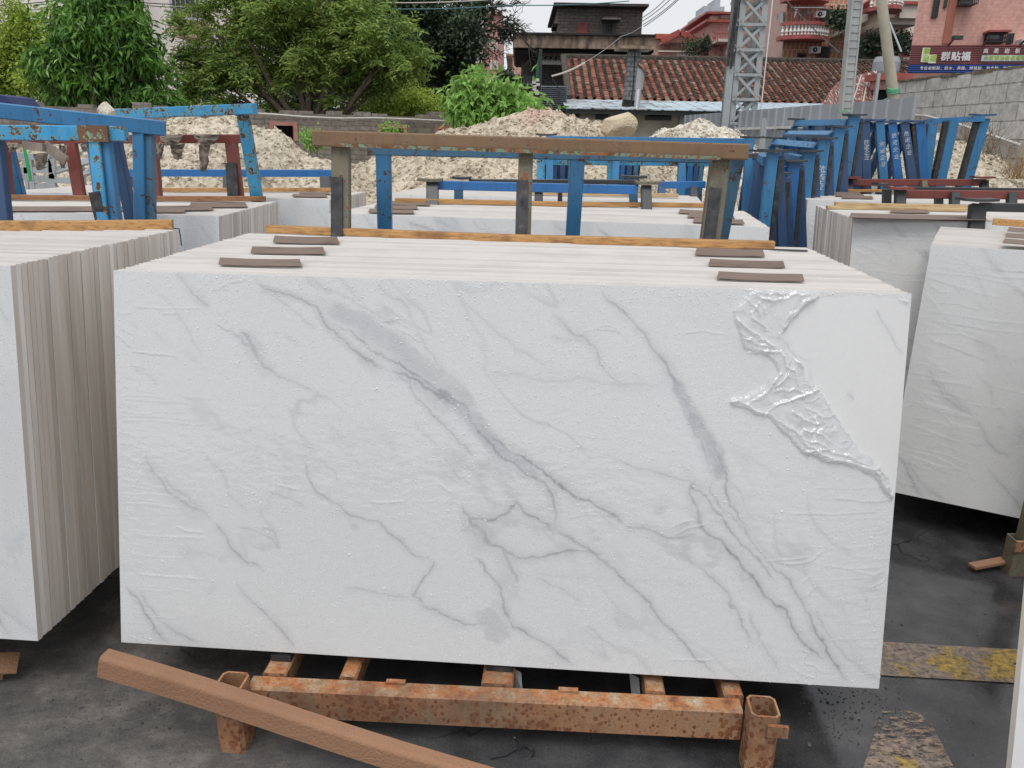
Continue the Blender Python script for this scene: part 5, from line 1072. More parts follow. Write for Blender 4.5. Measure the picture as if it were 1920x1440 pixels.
part(rf, 'ridge', TILED, lambda m: m.bar((xL-.1,23.1,zr+.05),(xR,23.1,zr+.05),.22,.16,side=(0,1,0),bev=.04)); part(rf, 'verge', TILED, lambda m: m.bar((xL-.04,19.95,ze+.06),(xL-.04,23.1,zr+.07),.16,.14,bev=.03))
part(th, 'wall', BLKBR, lambda m: (m.span(xL,xR,20.25,20.5,0,ze-.05), m.span(xL,xL+.25,20.5,23,0,ze-.05)))
part(th, 'gable', BLKBR, lambda m: m.add([(xL+.02,20.3,0),(xL+.02,23,0),(xL+.02,23,zr-.06),(xL+.02,20.3,ze-.06),(xL+.2,20.3,0),(xL+.2,23,0),(xL+.2,23,zr-.06),(xL+.2,20.3,ze-.06)],[(0,1,2,3),(7,6,5,4),(0,3,7,4),(2,6,7,3)]))
LEAN = NT('pale_blue_roof_sheet'); sxx = LEAN.n('ShaderNodeSeparateXYZ'); LEAN.l(LEAN.pos, sxx.inputs[0])
rust_ = LEAN.ramp(LEAN.math('ADD', LEAN.noise(2.4,7,rough=.65), LEAN.math('MULTIPLY', sxx.outputs[0], -.018)), [(.44,0),(.52,1)]); base_ = LEAN.ramp(LEAN.noise(1.2,4),[(.3,(.42,.54,.62)),(.7,(.56,.68,.76))])
LEAN.col(LEAN.mix(LEAN.math('MULTIPLY', rust_, .9), base_, LEAN.ramp(LEAN.noise(6,5),[(.35,(.055,.05,.05)),(.6,(.38,.36,.36))]))); LEAN.rough(.5); LEAN = LEAN.m
lx0, lx1 = Y(1056,195,18.8).x, Y(1566,195,18.8).x; lz1, lz0 = Y(1300,190,20).z, Y(1300,208,17.6).z
def leanfn(m):
    x = lx0
    while x < lx1:
        for (a_,b_) in ((0,.24),(.24,.30)):
            dz = .010 if a_ else 0; m.hexa([V((x+a_,17.6,lz0+dz)),V((x+b_,17.6,lz0+dz)),V((x+b_,20.2,lz1+dz)),V((x+a_,20.2,lz1+dz)),V((x+a_,17.6,lz0+dz+.02)),V((x+b_,17.6,lz0+dz+.02)),V((x+b_,20.2,lz1+dz+.02)),V((x+a_,20.2,lz1+dz+.02))])
        x += .30
part(th, 'lean_to_roof', LEAN, leanfn); part(th, 'fascia', DKMET, lambda m: m.span(lx0,lx1,17.66,17.72,lz0-.09,lz0-.005))
part(th, 'lean_to_wall', m_plain('cream_stained_wall',(.42,.385,.31),.9,.2,3), lambda m: m.span(lx0+.3,lx1-.2,18,18.2,0,lz0+.02))
for r in (R4(1075,211,1083,217,18),R4(1120,217,1137,232,18),R4(1213,211,1255,222,18)): window(th, r, 18, DKMET, BLACK, .04, 4)
# netted chimney shaft and silver flue
ch = bthing('chimney_shaft', 18.3, 1182, 'square chimney shaft wrapped in dark netting on the lean-to', 'chimney')
c0, c1 = Y(1180,206,18.3), Y(1189,97,18.3)
part(ch, 'shaft', m_brick('netted_grey_block',(.22,.23,.24),(.30,.31,.32),(.03,.03,.03),.16,.10,.02,axis='xy',stain=.5), lambda m: m.bar(c0,c1,.27,.27)); part(ch, 'sooty_base', m_plain('soot',(.02,.02,.02),.9,.4), lambda m: m.bar(c0-V((.03,0,.1)), c0.lerp(c1,.16), .30,.31)); part(ch, 'cap', STAINC, lambda m: m.box(c1+V((0,0,.06)), (.75,.6,.06), .1)); part(ch, 'cord', RUB, lambda m: m.tube([c0+V((.0,-.15,0)), c0.lerp(c1,.5)+V((.02,-.16,0)), c1+V((0,-.15,0))], .012, 5))
fu = bthing('flue_pipe', 17.9, 1200, 'silver and grey flue pipe with a small cap beside the chimney shaft', 'flue')
a_, b_, c_ = Y(1194,196,17.9), Y(1198,167,17.9), Y(1202,130,17.9); ALU = NT('bright_foil'); ALU.col((.75,.76,.78)); ALU.set(Metallic=.9); ALU.rough(.22); ALU = ALU.m
part(fu, 'foil_section', ALU, lambda m: m.tube([a_-V((0,0,.1)),b_],.065,12)); part(fu, 'grey_section', GREYSTEEL, lambda m: m.tube([b_,c_],.085,12)); part(fu, 'cap', m_plain('brown_cap',(.2,.12,.08),.8), lambda m: m.tube([c_+V((0,0,.02)),c_+V((.05,0,.07))],[.14,.05],10))
# mid pink tower left of the brick house
yd = 45; pb = bthing('apartment_building', yd, 900, 'narrow deep pink apartment block rising behind the dark tree')
x0,x1,_,z1 = R4(907,27,940,300,yd); part(pb, 'wall', PINK, lambda m: (m.span(x0,x1,yd,yd+8,0,z1), m.span(Y(855,200,yd).x,x0-.002,yd+.01,yd+8,0,Y(880,58,yd).z)))
part(pb, 'parapet', m_plain('dusty_pink_trim',(.36,.19,.18),.7), lambda m: (slab(m, R4(904,22,942,27,yd), yd-.2, yd+8.2), slab(m, R4(852,53,908,57,yd), yd-.15, yd+8.1)))
for r in ((921,78,931,91),(921,116,931,128),(884,63,902,78),(884,101,902,115),(884,140,902,152)): window(pb, R4(*r,yd), yd, CREAM, m_plain('pale_glass',(.20,.25,.24),.2), .08, 2)
for r in ((903,66,911,72),(903,104,911,110)): ac_unit(pb, R4(*r,yd), yd)
part(pb, 'drain_pipe', CREAM, lambda m: m.span(Y(907.5,100,yd).x,Y(908.5,100,yd).x,yd-.1,yd-.02,0,Y(907,70,yd).z))
yd = 40; ph = bthing('house', yd, 960, 'small peach house between the pink block and the brick house')
part(ph, 'wall', m_plain('peach_render',(.56,.37,.29),.8,.1), lambda m: (slab(m, (R4(951,105,976,260,yd)[0],R4(951,105,976,260,yd)[1],0,Y(960,105,yd).z), yd, yd+6), slab(m, (R4(962,119,982,260,yd)[0],R4(962,119,982,260,yd)[1],0,Y(960,119,yd).z), yd-1, yd-.01)))
part(ph, 'roof_trim', STAINC, lambda m: slab(m, R4(949,102,977,105.5,yd), yd-.2, yd+6)); window(ph, R4(953,112,958,129,yd), yd, m_plain('brown_frame',(.1,.06,.05),.6), GLASSD, .05)
yd = 50; ph = bthing('house', yd, 862, 'low pink wall and gate seen between the yellow-green bush and the bright shrub')
part(ph, 'wall', PINK, lambda m: m.span(Y(850,200,yd).x,Y(878,200,yd).x,yd-6,yd-5.7,0,Y(860,170,yd-6).z)); part(ph, 'gate_post', WHITEP, lambda m: m.span(Y(848,200,yd-6.2).x,Y(851,200,yd-6.2).x,yd-6.4,yd-6.1,0,Y(850,190,yd-6).z))
# pink villa behind the tiled roof
yd = 45; vl = bthing('villa', yd, 1300, 'pink villa with red tiled gables and a white baluster terrace')
x0,x1,_,z1 = R4(1222,98,1356,300,yd); part(vl, 'lower_wall', PINK, lambda m: m.span(x0,x1,yd,yd+1,0,z1)); part(vl, 'upper_wall', PINKL, lambda m: (m.span(Y(1222,80,yd+3).x,Y(1330,80,yd+3).x,yd+3,yd+6,0,Y(1300,76,yd+3).z)))
part(vl, 'terrace_rail', CREAM, lambda m: slab(m, R4(1234,96,1353,98.5,yd), yd-.15, yd+.1)); part(vl, 'balusters', WHITEP, lambda m: [m.span(Y(1269+i*2.7,105,yd).x,Y(1270.3+i*2.7,105,yd).x,yd-.08,yd-.02,Y(1300,109,yd).z,Y(1300,101,yd).z) for i in range(20)])
RT = m_plain('orange_red_roof', (.42,.11,.06), .6, .2, 6)
part(vl, 'roof', RT, lambda m: (slab(m, R4(1226,65,1262,74,yd+3), yd+2.6, yd+6), slab(m, R4(1303,64,1336,74,yd+3), yd+2.6, yd+6)))
gp = [Y(1240,77,yd+1.5),Y(1275,60,yd+1.5),Y(1304,75,yd+1.5)]
part(vl, 'gable', PINKL, lambda m: m.poly([Y(1243,80,yd+1.7),Y(1303,80,yd+1.7),Y(1303,76,yd+1.7),Y(1275,62,yd+1.7),Y(1243,77,yd+1.7)], (0,1.2,0))); part(vl, 'gable_trim', REDT, lambda m: (m.bar(gp[0],gp[1],.25,.3,side=(0,1,0)), m.bar(gp[1],gp[2],.25,.3,side=(0,1,0))))
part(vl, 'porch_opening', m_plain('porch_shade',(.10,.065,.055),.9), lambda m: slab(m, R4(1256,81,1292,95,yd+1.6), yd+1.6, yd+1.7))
x0,x1,_,z1 = R4(1324,27,1392,300,yd-1); part(vl, 'tower_block', PINK, lambda m: m.span(x0,x1,yd-1,yd+5,0,z1)); part(vl, 'tower_trim', REDT, lambda m: (slab(m, R4(1321,24,1392,28,yd-1), yd-1.4, yd+5.2), slab(m, R4(1321,39,1392,43,yd-1), yd-1.4, yd+5.2))); part(vl, 'cream_band', m_plain('cream_band',(.62,.56,.44),.7), lambda m: (slab(m, R4(1352,28.5,1386,35,yd-1), yd-1.06, yd-1.001), slab(m, R4(1331,31,1345,39,yd-1), yd-1.05, yd-1.0)))
part(vl, 'side_balcony', CREAM, lambda m: slab(m, R4(1338,77,1374,82,yd-1.5), yd-2.4, yd-1)); part(vl, 'balcony_rail', REDT, lambda m: [m.span(Y(1338+i*3,70,yd-2.3).x,Y(1338.8+i*3,70,yd-2.3).x,yd-2.4,yd-2.34,Y(1350,78,yd-2.3).z,Y(1350,63,yd-2.3).z) for i in range(12)]+[slab(m, R4(1338,62,1374,63.5,yd-2.3), yd-2.41, yd-2.33)])
part(vl, 'lower_side_wall', PINK, lambda m: m.span(Y(1351,90,yd-.6).x,Y(1385,90,yd-.6).x,yd-1.9,yd-1.1,0,Y(1360,81,yd-1.9).z))
for i,(a0,b0,a1,b1) in enumerate(((1301,26,1320,300),(1322,12,1346,300))):
    tw = bthing('tower_block', 220+i*12, 1310, 'pale grey distant tower, shorter one' if i == 0 else 'pale grey distant tower, taller one'); yd_ = 220+i*12; x0,x1,_,z1 = R4(a0,b0,a1,b1,yd_)
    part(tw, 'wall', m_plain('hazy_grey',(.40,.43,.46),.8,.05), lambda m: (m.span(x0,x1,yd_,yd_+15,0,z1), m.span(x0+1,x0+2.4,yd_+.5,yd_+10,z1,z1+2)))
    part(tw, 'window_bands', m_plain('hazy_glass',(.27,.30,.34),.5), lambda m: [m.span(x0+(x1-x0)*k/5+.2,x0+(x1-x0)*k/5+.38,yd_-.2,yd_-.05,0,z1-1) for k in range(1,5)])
# apartment with baluster balconies
yd = 30; ap = bthing('apartment_building', yd, 1520, 'tall pink and brick apartment house with curved baluster balconies')
Z = lambda py,px=1520: Y(px,py,yd).z
part(ap, 'side_wall', PINKL, lambda m: m.add([V((Y(1432,60,yd+3).x,yd+3,0)),V((Y(1471,60,yd).x,yd,0)),V((Y(1471,60,yd).x,yd,18)),V((Y(1432,60,yd+3).x,yd+3,18)),V((Y(1432,60,yd+3).x+.3,yd+3.2,0)),V((Y(1471,60,yd).x,yd+3.2,0)),V((Y(1471,60,yd).x,yd+3.2,18)),V((Y(1432,60,yd+3).x+.3,yd+3.2,18))],[(0,1,2,3),(5,4,7,6),(1,5,6,2),(4,0,3,7)]))
part(ap, 'brick_wall_panel', REDBR, lambda m: m.span(Y(1471.5,60,yd).x,Y(1585,60,yd).x,yd+.01,yd+6,0,18))
def slant_win(px0,px1,y0,y1):
    t0 = (px0-1432)/39; t1 = (px1-1432)/39; f = lambda t: yd+3-3*t
    pts = [Y(px0,y1,f(t0)-.03),Y(px1,y1-2,f(t1)-.03),Y(px1,y0-4,f(t1)-.03),Y(px0,y0,f(t0)-.03)]; fr_ = part(ap, 'window', m_plain('pale_pink_frame',(.5,.36,.32),.7), lambda m: m.poly(pts,(0,.05,0)))
    c = sum(pts,V((0,0,0)))/4; part(fr_, 'pane', GLASSD, lambda m: m.poly([c+(p-c)*.8+V((-.01,-.03,0)) for p in pts],(0,.03,0))); part(fr_, 'bars', m_plain('grey_bars',(.3,.28,.27),.6), lambda m: [m.bar(pts[0].lerp(pts[3],k/6)+V((0,-.06,0)), pts[1].lerp(pts[2],k/6)+V((0,-.06,0)),.025,.025) for k in range(1,6)])
for w_ in ((1440,1448,34,60),(1449,1458,29,59),(1462,1469,24,47),(1444,1450,97,112),(1456,1461,92,110)): slant_win(*w_)
def balcony(root, x0, x1, ytop, ybot, bulge, nb=15, yb=None, slab_h=8, solid=None, balm=None):
    yb = yb or yd; f = lambda t: yb-bulge*(1-(2*t-1)**2)-.5; n = 12
    zt_, zm, zb0, zb1 = Z(ytop), Z(ytop+6), Z(ybot-slab_h), Z(ybot); xs_ = [Y(x0+(x1-x0)*i/n,ytop,yb-.5).x for i in range(n+1)]
    r_ = part(root, 'balcony', REDT, lambda m: [(m.hexa([V((xs_[i],f(i/n),a_)),V((xs_[i+1],f((i+1)/n),a_)),V((xs_[i+1],yb,a_)),V((xs_[i],yb,a_)),V((xs_[i],f(i/n),b_)),V((xs_[i+1],f((i+1)/n),b_)),V((xs_[i+1],yb,b_)),V((xs_[i],yb,b_))]) if k == 1 else m.hexa([V((xs_[i],f(i/n),a_)),V((xs_[i+1],f((i+1)/n),a_)),V((xs_[i+1],f((i+1)/n)+.15,a_)),V((xs_[i],f(i/n)+.15,a_)),V((xs_[i],f(i/n),b_)),V((xs_[i+1],f((i+1)/n),b_)),V((xs_[i+1],f((i+1)/n)+.15,b_)),V((xs_[i],f(i/n)+.15,b_))])) for i in range(n) for k,(a_,b_) in enumerate(((zm,zt_),(zb1,zb0)))])
    def bal(m):
        for j in range(nb):
            t = (j+.5)/nb; xx = Y(x0+(x1-x0)*t,ytop,yb-.5).x; c_ = V((xx,f(t)+.08,0)); h = zm-zb0
            m.tube([c_+V((0,0,zb0)),c_+V((0,0,zb0+h*.15)),c_+V((0,0,zb0+h*.35)),c_+V((0,0,zb0+h*.7)),c_+V((0,0,zb0+h*.85)),c_+V((0,0,zm))],[.05,.035,.065,.03,.045,.05],6,False)
    part(r_, 'balusters', balm or WHITEP, bal); return r_
balcony(ap, 1466, 1556, 47, 79, .45, 15); balcony(ap, 1474, 1560, -30, 8, .45, 15)
ac_unit(ap, R4(1524,23,1542,35,yd), yd); ac_unit(ap, R4(1515,89,1533,101,yd), yd)
GRN = m_plain('green_mesh_screen',(.05,.11,.085),.7,.2); window(ap, R4(1541,19,1562,47,yd), yd, DKMET, GRN, .03, 7, .08); window(ap, R4(1534,89,1553,110,yd), yd, DKMET, BLACK, .03, 7, .1, hbars=2); window(ap, R4(1495,101,1509,111,yd), yd, DKMET, BLACK, .03)
part(ap, 'clothes_line', GREYSTEEL, lambda m: m.bar(Y(1484,14,yd-.8),Y(1545,14,yd-.8),.03,.03))
for r_,c_,l_ in (((1490,16,1495,34),(.42,.32,.5),'lilac garment'),((1504,18,1509,39),(.03,.03,.04),'dark garment'),((1510,17,1515,34),(.05,.06,.08),'dark shirt'),((1499,22,1502,40),(.02,.02,.02),'black garment')):
    rr_ = R4(*r_,yd-.8); tg = part(ap, 'laundry', m_plain('cloth',c_,.9), lambda m: m.poly([V((rr_[0],yd-.82,rr_[2])),V((rr_[1]-.05,yd-.8,rr_[2]+.1)),V((rr_[1],yd-.8,rr_[3])),V((rr_[0]+.03,yd-.8,rr_[3]))],(0,.05,0)))
part(ap, 'set_back_wall', CREAM, lambda m: m.span(Y(1585,60,yd+1).x,Y(1722,60,yd+1).x,yd+1,yd+6,0,18))
part(ap, 'terrace_parapet', CREAM, lambda m: m.add([V((Y(1562,60,yd-.4).x,yd-.4,Z(72,1562))),V((Y(1625,50,yd-2).x,yd-2,Z(55,1625))),V((Y(1625,50,yd-2).x,yd-2,Z(29,1625)+.1)),V((Y(1562,60,yd-.4).x,yd-.4,Z(52,1562))),V((Y(1562,60,yd).x,yd+1,Z(72,1562))),V((Y(1628,50,yd).x,yd+1,Z(55,1625))),V((Y(1628,50,yd).x,yd+1,Z(29,1625)+.1)),V((Y(1562,60,yd).x,yd+1,Z(52,1562)))],[(0,1,2,3),(5,4,7,6),(1,5,6,2),(4,0,3,7),(3,2,6,7),(0,4,5,1)]))
part(ap, 'parapet_cap', REDT, lambda m: m.bar(V((Y(1560,60,yd-.45).x,yd-.45,Z(50,1562))),V((Y(1628,50,yd-2.1).x,yd-2.1,Z(27,1625)+.1)),.2,.14,side=(0,1,0)))
yq = yd-2
balcony(ap, 1628, 1692, 14, 42, .7, 9, yb=yq, slab_h=7)
part(ap, 'upper_terrace', CREAM, lambda m: (slab(m, R4(1688,8,1730,34,yq-.3), yq-.3, yd+1), slab(m, R4(1668,34,1724,46,yq), yq, yd+1.02)))
part(ap, 'upper_terrace_cap', REDT, lambda m: slab(m, R4(1680,3,1732,9,yq-.3), yq-.4, yd+1.03))
part(ap, 'loggia_opening', BLACK, lambda m: slab(m, R4(1632,52,1700,100,yd+.9), yd+.85, yd+1.0)); part(ap, 'loggia_pillar', CREAM, lambda m: slab(m, R4(1697,46,1712,110,yd), yd-.05, yd+.9))
window(ap, R4(1609,73,1621,108,yd+1), yd+1, DKMET, GLASSD, .04, 3); part(ap, 'loggia_rail', REDT, lambda m: (slab(m, R4(1619,98,1716,107,yd-.4), yd-.5, yd-.3)))
window(ap, R4(1612,10,1634,24,yd+1), yd+1, DKMET, GRN, .03, 4)
# big pale building behind the trees at the left
yd = 32; lb = bthing('building', yd, 150, 'large plain off-white building behind the trees at the left')
OFFW = m_plain('off_white_render', (.74,.69,.655), .8, .05, .6)
part(lb, 'wall', OFFW, lambda m: (m.span(Y(-500,100,yd).x,Y(232,100,yd).x,yd,yd+8,0,16), m.span(Y(232,100,yd+1.5).x,Y(640,100,yd+1.5).x,yd+1.5,yd+9,0,16)))
part(lb, 'corner_strip', m_plain('dark_grey_strip',(.07,.08,.09),.5), lambda m: m.span(Y(207,20,yd-.1).x,Y(220,20,yd-.1).x,yd-.1,yd-.01,4.5,16)); part(lb, 'ledge', m_plain('blue_grey_ledge',(.3,.34,.42),.6), lambda m: m.span(Y(-200,50,yd-.2).x,Y(14,50,yd-.2).x,yd-.3,yd-.01,Y(0,53,yd).z,Y(0,49,yd).z))
window(lb, R4(322,-10,378,36,yd+1.5), yd+1.5, GREYSTEEL, GLASSD, .06, 5, .06, hbars=1); part(lb, 'porch_roof', m_plain('faded_terracotta',(.40,.24,.19),.8), lambda m: slab(m, R4(326,42,380,70,yd+.5), yd+.5, yd+1.6))
# right pink building with the shop sign
ra, rb = V((Y(1713,60,17.2).x,17.2,0)), V((Y(1990,60,16.7).x,16.7,0)); rd_ = (rb-ra).normalized(); rl_ = (rb-ra).length; rnn = V((rd_.y,-rd_.x,0)); rbz = math.atan2(rd_.y,rd_.x)
def on_r(px,py,off=0):
    o_ = ra+rnn*off; d = ray(px,py); t = (o_-CAM).dot(rnn)/d.dot(rnn); q = CAM+d*t-o_; return q.dot(rd_), q.z
rp = rthing('shop_building', ra, rbz, 'salmon pink building above the shop sign at the right', 'building')
lpart(rp, 'wall', PINKW, lambda m: m.hexa([V(q) for q in ((0,0,0),(rl_,0,0),(rl_+2,5,0),(3.1,5,0),(0,0,7.5),(rl_,0,7.5),(rl_+2,5,7.5),(3.1,5,7.5))]))
def rrect(px0,py0,px1,py1,off=0):
    u0,z0_ = on_r(px0,py1,off); u1,z1_ = on_r(px1,py0,off); return u0,u1,z0_,z1_
def lwin(root, r, bars, gm, cage=0, name='window'):
    u0,u1,z0,z1 = r; f = lpart(root, name, DKMET, lambda m: (m.span(u0,u0+.03,-.03,0,z0,z1), m.span(u1-.03,u1,-.03,0,z0,z1), m.span(u0,u1,-.032,0,z1-.03,z1), m.span(u0,u1,-.034,0,z0,z0+.03)))
    for nm,mt,fn in (('pane',gm,lambda m: m.span(u0+.03,u1-.03,-.012,-.002,z0+.03,z1-.03)),('bars',DKMET,lambda m: [m.span(u0+(u1-u0)*i/(bars+1)-.008,u0+(u1-u0)*i/(bars+1)+.008,-.05-cage,-.036-cage,z0,z1) for i in range(0,bars+2)]+([m.span(u0,u1,-.052-cage,-.034,zz,zz+.02) for zz in (z0,(z0+z1)/2,z1)] if cage else []))):
        o2_ = lpart(f, nm, mt, fn)
GL2 = m_plain('curtained_glass',(.25,.26,.24),.25,.2)
lwin(rp, rrect(1745,-12,1763,34), 3, GL2); lwin(rp, rrect(1768,-10,1777,15), 2, GL2); lwin(rp, rrect(1792,-15,1826,13), 8, GL2, .3); lwin(rp, rrect(1843,66,1881,82), 9, GL2, .18); lwin(rp, rrect(1886,63,1900,82), 3, BLACK)
lpart(rp, 'window_hood', REDT, lambda m: m.span(*rrect(1842,60,1884,66)[:2],-.35,-.002,*rrect(1842,60,1884,64)[2:])); lpart(rp, 'drain_line', m_plain('rusty_line',(.35,.13,.09),.8), lambda m: m.span(*rrect(1781,-20,1783,82)[:2],-.03,-.002,*rrect(1781,-20,1783,82)[2:]))
lpart(rp, 'air_conditioner', WHITEP, lambda m: m.span(*rrect(1903,76,1935,86)[:2],-.3,-.002,*rrect(1903,76,1935,86)[2:]))
sg = rthing('shop_sign', ra+rnn*.45, rbz, 'long maroon and blue slatted shop sign with white characters on the pink building', 'sign')
U = lambda px,py: on_r(px,py,.45)
uL, uR = U(1707,100)[0], rl_; zt_, zm_, zb_ = U(1712,85)[1], U(1712,121)[1], U(1712,137)[1]
MARO = m_plain('maroon_slat',(.20,.055,.06),.45,.2,3); NAVY = m_plain('navy_slat',(.02,.06,.26),.45,.15,3)
def slats(z0,z1,n): return lambda m: [m.span(uL,uR,-.02-(i%2)*.0,.02,z1-(z1-z0)*(i+1)/n+.014,z1-(z1-z0)*i/n) for i in range(n)]+[m.span(uL+.01,uR,.022,.05,z0,z1)]
lpart(sg, 'maroon_band', MARO, slats(zm_,zt_,9)); lpart(sg, 'blue_band', NAVY, slats(zb_,zm_-.004,4))
WL = m_plain('white_letter',(.80,.80,.80),.5,.04); PG = m_plain('pale_green_logo',(.62,.72,.50),.5,.08); YG = m_plain('yellow_green_letter',(.42,.55,.12),.5,.1)
def sgtext(txt, px0, px1, py0, py1, mat, y=-.03, bold=.0, per=None, nm='lettering', sc=1.0):
    u0, zt1 = U(px0,py0); u1, zb1 = U(px1,py1); h = (zt1-zb1)*.93*sc; n = len(txt)
    mb = MB()
    for i,chh in enumerate(txt):
        if chh == ' ': continue
        me = text_mesh(chh, h*1.08, .004); cx = u0+(u1-u0)*(i+.5)/n; cz = (zt1+zb1)/2; vx = [v.co for v in me.vertices]
        mx_ = sum(v.x for v in vx)/max(1,len(vx))*0; fs_ = [tuple(p.vertices) for p in me.polygons]
        for dx,dz in ([(0,0)] if not bold else [(0,0),(bold,0),(-bold,0),(0,bold),(0,-bold)]): mb.add([V((cx+v.x-mx_+dx, y-v.z-.0005*abs(dx*30+dz*17), cz+v.y+dz)) for v in vx], fs_)
    ob = mb.build(nm, mat); ob.parent = sg; return ob
sgtext('群贴福', 1764, 1818, 99, 115, WL, bold=.005, sc=1.1)
def tilt(o_, k=.10): pass
lg_ = lpart(sg, 'logo', PG, lambda m: (m.span(U(1729,92)[0],U(1743,92)[0],-.045,-.022,U(1736,116)[1],U(1736,90)[1]), m.span(U(1727,105)[0],U(1755,105)[0],-.044,-.021,U(1736,117)[1],U(1736,103)[1]), m.span(U(1741,105)[0],U(1755,105)[0],-.046,-.023,U(1746,119)[1],U(1746,103)[1])))
sgtext('群', 1730, 1743, 91, 103, YG, -.05, .004); sgtext('贴福', 1729, 1754, 104, 116, YG, -.05, .004)
sgtext('高柔岩板胶', 1838, 1936, 92, 101, WL, bold=.002, sc=1.05)
lpart(sg, 'white_strip', m_plain('pale_strip',(.60,.66,.72),.5), lambda m: m.span(U(1839,110)[0],uR,-.04,-.022,U(1880,115)[1],U(1880,104)[1]))
sgtext('大板薄贴岩板墙砖胶', 1843, 1932, 105, 114, YG, -.046, .004, sc=.95)
sgtext('专业岩板胶、防水、美缝、拼接胶、复合胶、地坪胶、乳胶漆', 1724, 1934, 125, 132, WL, bold=0, sc=1.05)
for px in (1778,1843,1912): lpart(sg, 'spot_lamp', DKMET, lambda m: (m.bar(V((U(px,86)[0],0,zt_)),V((U(px,86)[0],-.25,zt_+.08)),.03,.03), m.box((U(px,86)[0]+.05,-.3,zt_+.10),(.18,.1,.07),.3)))
# low red and dark shop front below, narrow banner, tank, rusty sheet roof
lo = bthing('kiosk', 15.6, 1670, 'low shop front with a red fascia and dark doorway behind the round pole')
part(lo, 'fascia', REDT, lambda m: slab(m, R4(1648,137,1712,150,15.4), 15.4, 16)); part(lo, 'panel', PINKW, lambda m: slab(m, R4(1648,150,1712,168,15.6), 15.6, 16.02)); part(lo, 'doorway', BLACK, lambda m: m.span(R4(1640,168,1695,300,15.8)[0],R4(1640,168,1695,300,15.8)[1],15.8,15.9,0,Y(1670,168,15.8).z)); part(lo, 'side_post', GREYSTEEL, lambda m: m.bar(V((Y(1644,200,15.2).x,15.2,0)),Y(1648,137,15.2),.05,.05))
mb = MB(); tag(mb.build('x', DKMET)) if False else None
bn = bthing('banner', 14.2, 1697, 'narrow orange and lime banner beside the block wall', 'banner')
part(bn, 'orange_cloth', m_plain('orange_cloth',(.62,.20,.04),.6,.2), lambda m: m.poly([Y(1689,172,14.2),Y(1701,172,14.2),Y(1704,150,14.2),Y(1692,150,14.2)],(0,.01,0))); part(bn, 'lime_cloth', m_plain('lime_cloth',(.45,.60,.04),.6,.15), lambda m: m.poly([Y(1688,189,14.2),Y(1697,189,14.2),Y(1701,172,14.2),Y(1689,172,14.2)],(0,.01,0))); part(bn, 'edge_tape', m_plain('lime_tape',(.5,.65,.15),.6), lambda m: m.bar(Y(1697,189,14.15),Y(1692,220,14.15),.05,.01))
tk = bthing('water_tank', 16.6, 1675, 'grey plastic water tank behind the round pole', 'tank'); x0,x1,z0,z1 = R4(1650,104,1699,137,16.6)
part(tk, 'body', m_plain('grey_tank',(.30,.32,.36),.5,.08), lambda m: m.tube([V(((x0+x1)/2,16.9,z0)),V(((x0+x1)/2,16.9,z0+.05)),V(((x0+x1)/2,16.9,z1-.1)),V(((x0+x1)/2,16.9,z1))],[(x1-x0)/2*.95,(x1-x0)/2,(x1-x0)/2,(x1-x0)/2*.85],24)); part(tk, 'stand', DKMET, lambda m: [m.bar(V((xx,16.9,0)),V((xx,16.9,z0)),.08,.08) for xx in (x0+.1,x1-.1)])
RSH = NT('streaked_rust_sheet'); RSH.col(RSH.mix(RSH.ramp(RSH.noise(9,5,stretch=(6,1,.12)),[(.54,0),(.60,1)]), RSH.ramp(RSH.noise(5,5),[(.3,(.10,.03,.022)),(.7,(.20,.06,.04))]), (.48,.45,.42))); RSH.rough(.6); RSH = RSH.m
rs_ = bthing('sheet_roof', 16, 1600, 'curved rust-red sheet roof with pale streaks behind the square pole', 'roof')
def rsfn(m):
    n = 6; top = [(1643,133),(1640,136)]
    for j in range(n):
        t0,t1 = j/n,(j+1)/n; f = lambda t,pxl,pxr,ya,yb: None
        row = lambda t: (Y(1590-47*t**.7, 148+48*t**1.3, 16.6-1.2*t), Y(1644-6*t, 133+64*t, 16.6-1.2*t))
        (a0,b0),(a1,b1) = row(t0),row(t1); m.hexa([a1,b1,b0,a0]+[p+V((0,.03,.02)) for p in (a1,b1,b0,a0)])
part(rs_, 'sheet', RSH, rsfn); part(rs_, 'ribs', m_plain('pale_rib',(.5,.46,.43),.6), lambda m: [m.bar(Y(1643-i*14,134+i*3.4,16.5),Y(1637-i*20,197,15.3),.02,.02) for i in range(4)]); part(rs_, 'post', DKMET, lambda m: m.bar(V((Y(1600,200,15.6).x,15.6,0)),Y(1600,190,15.6),.08,.08))
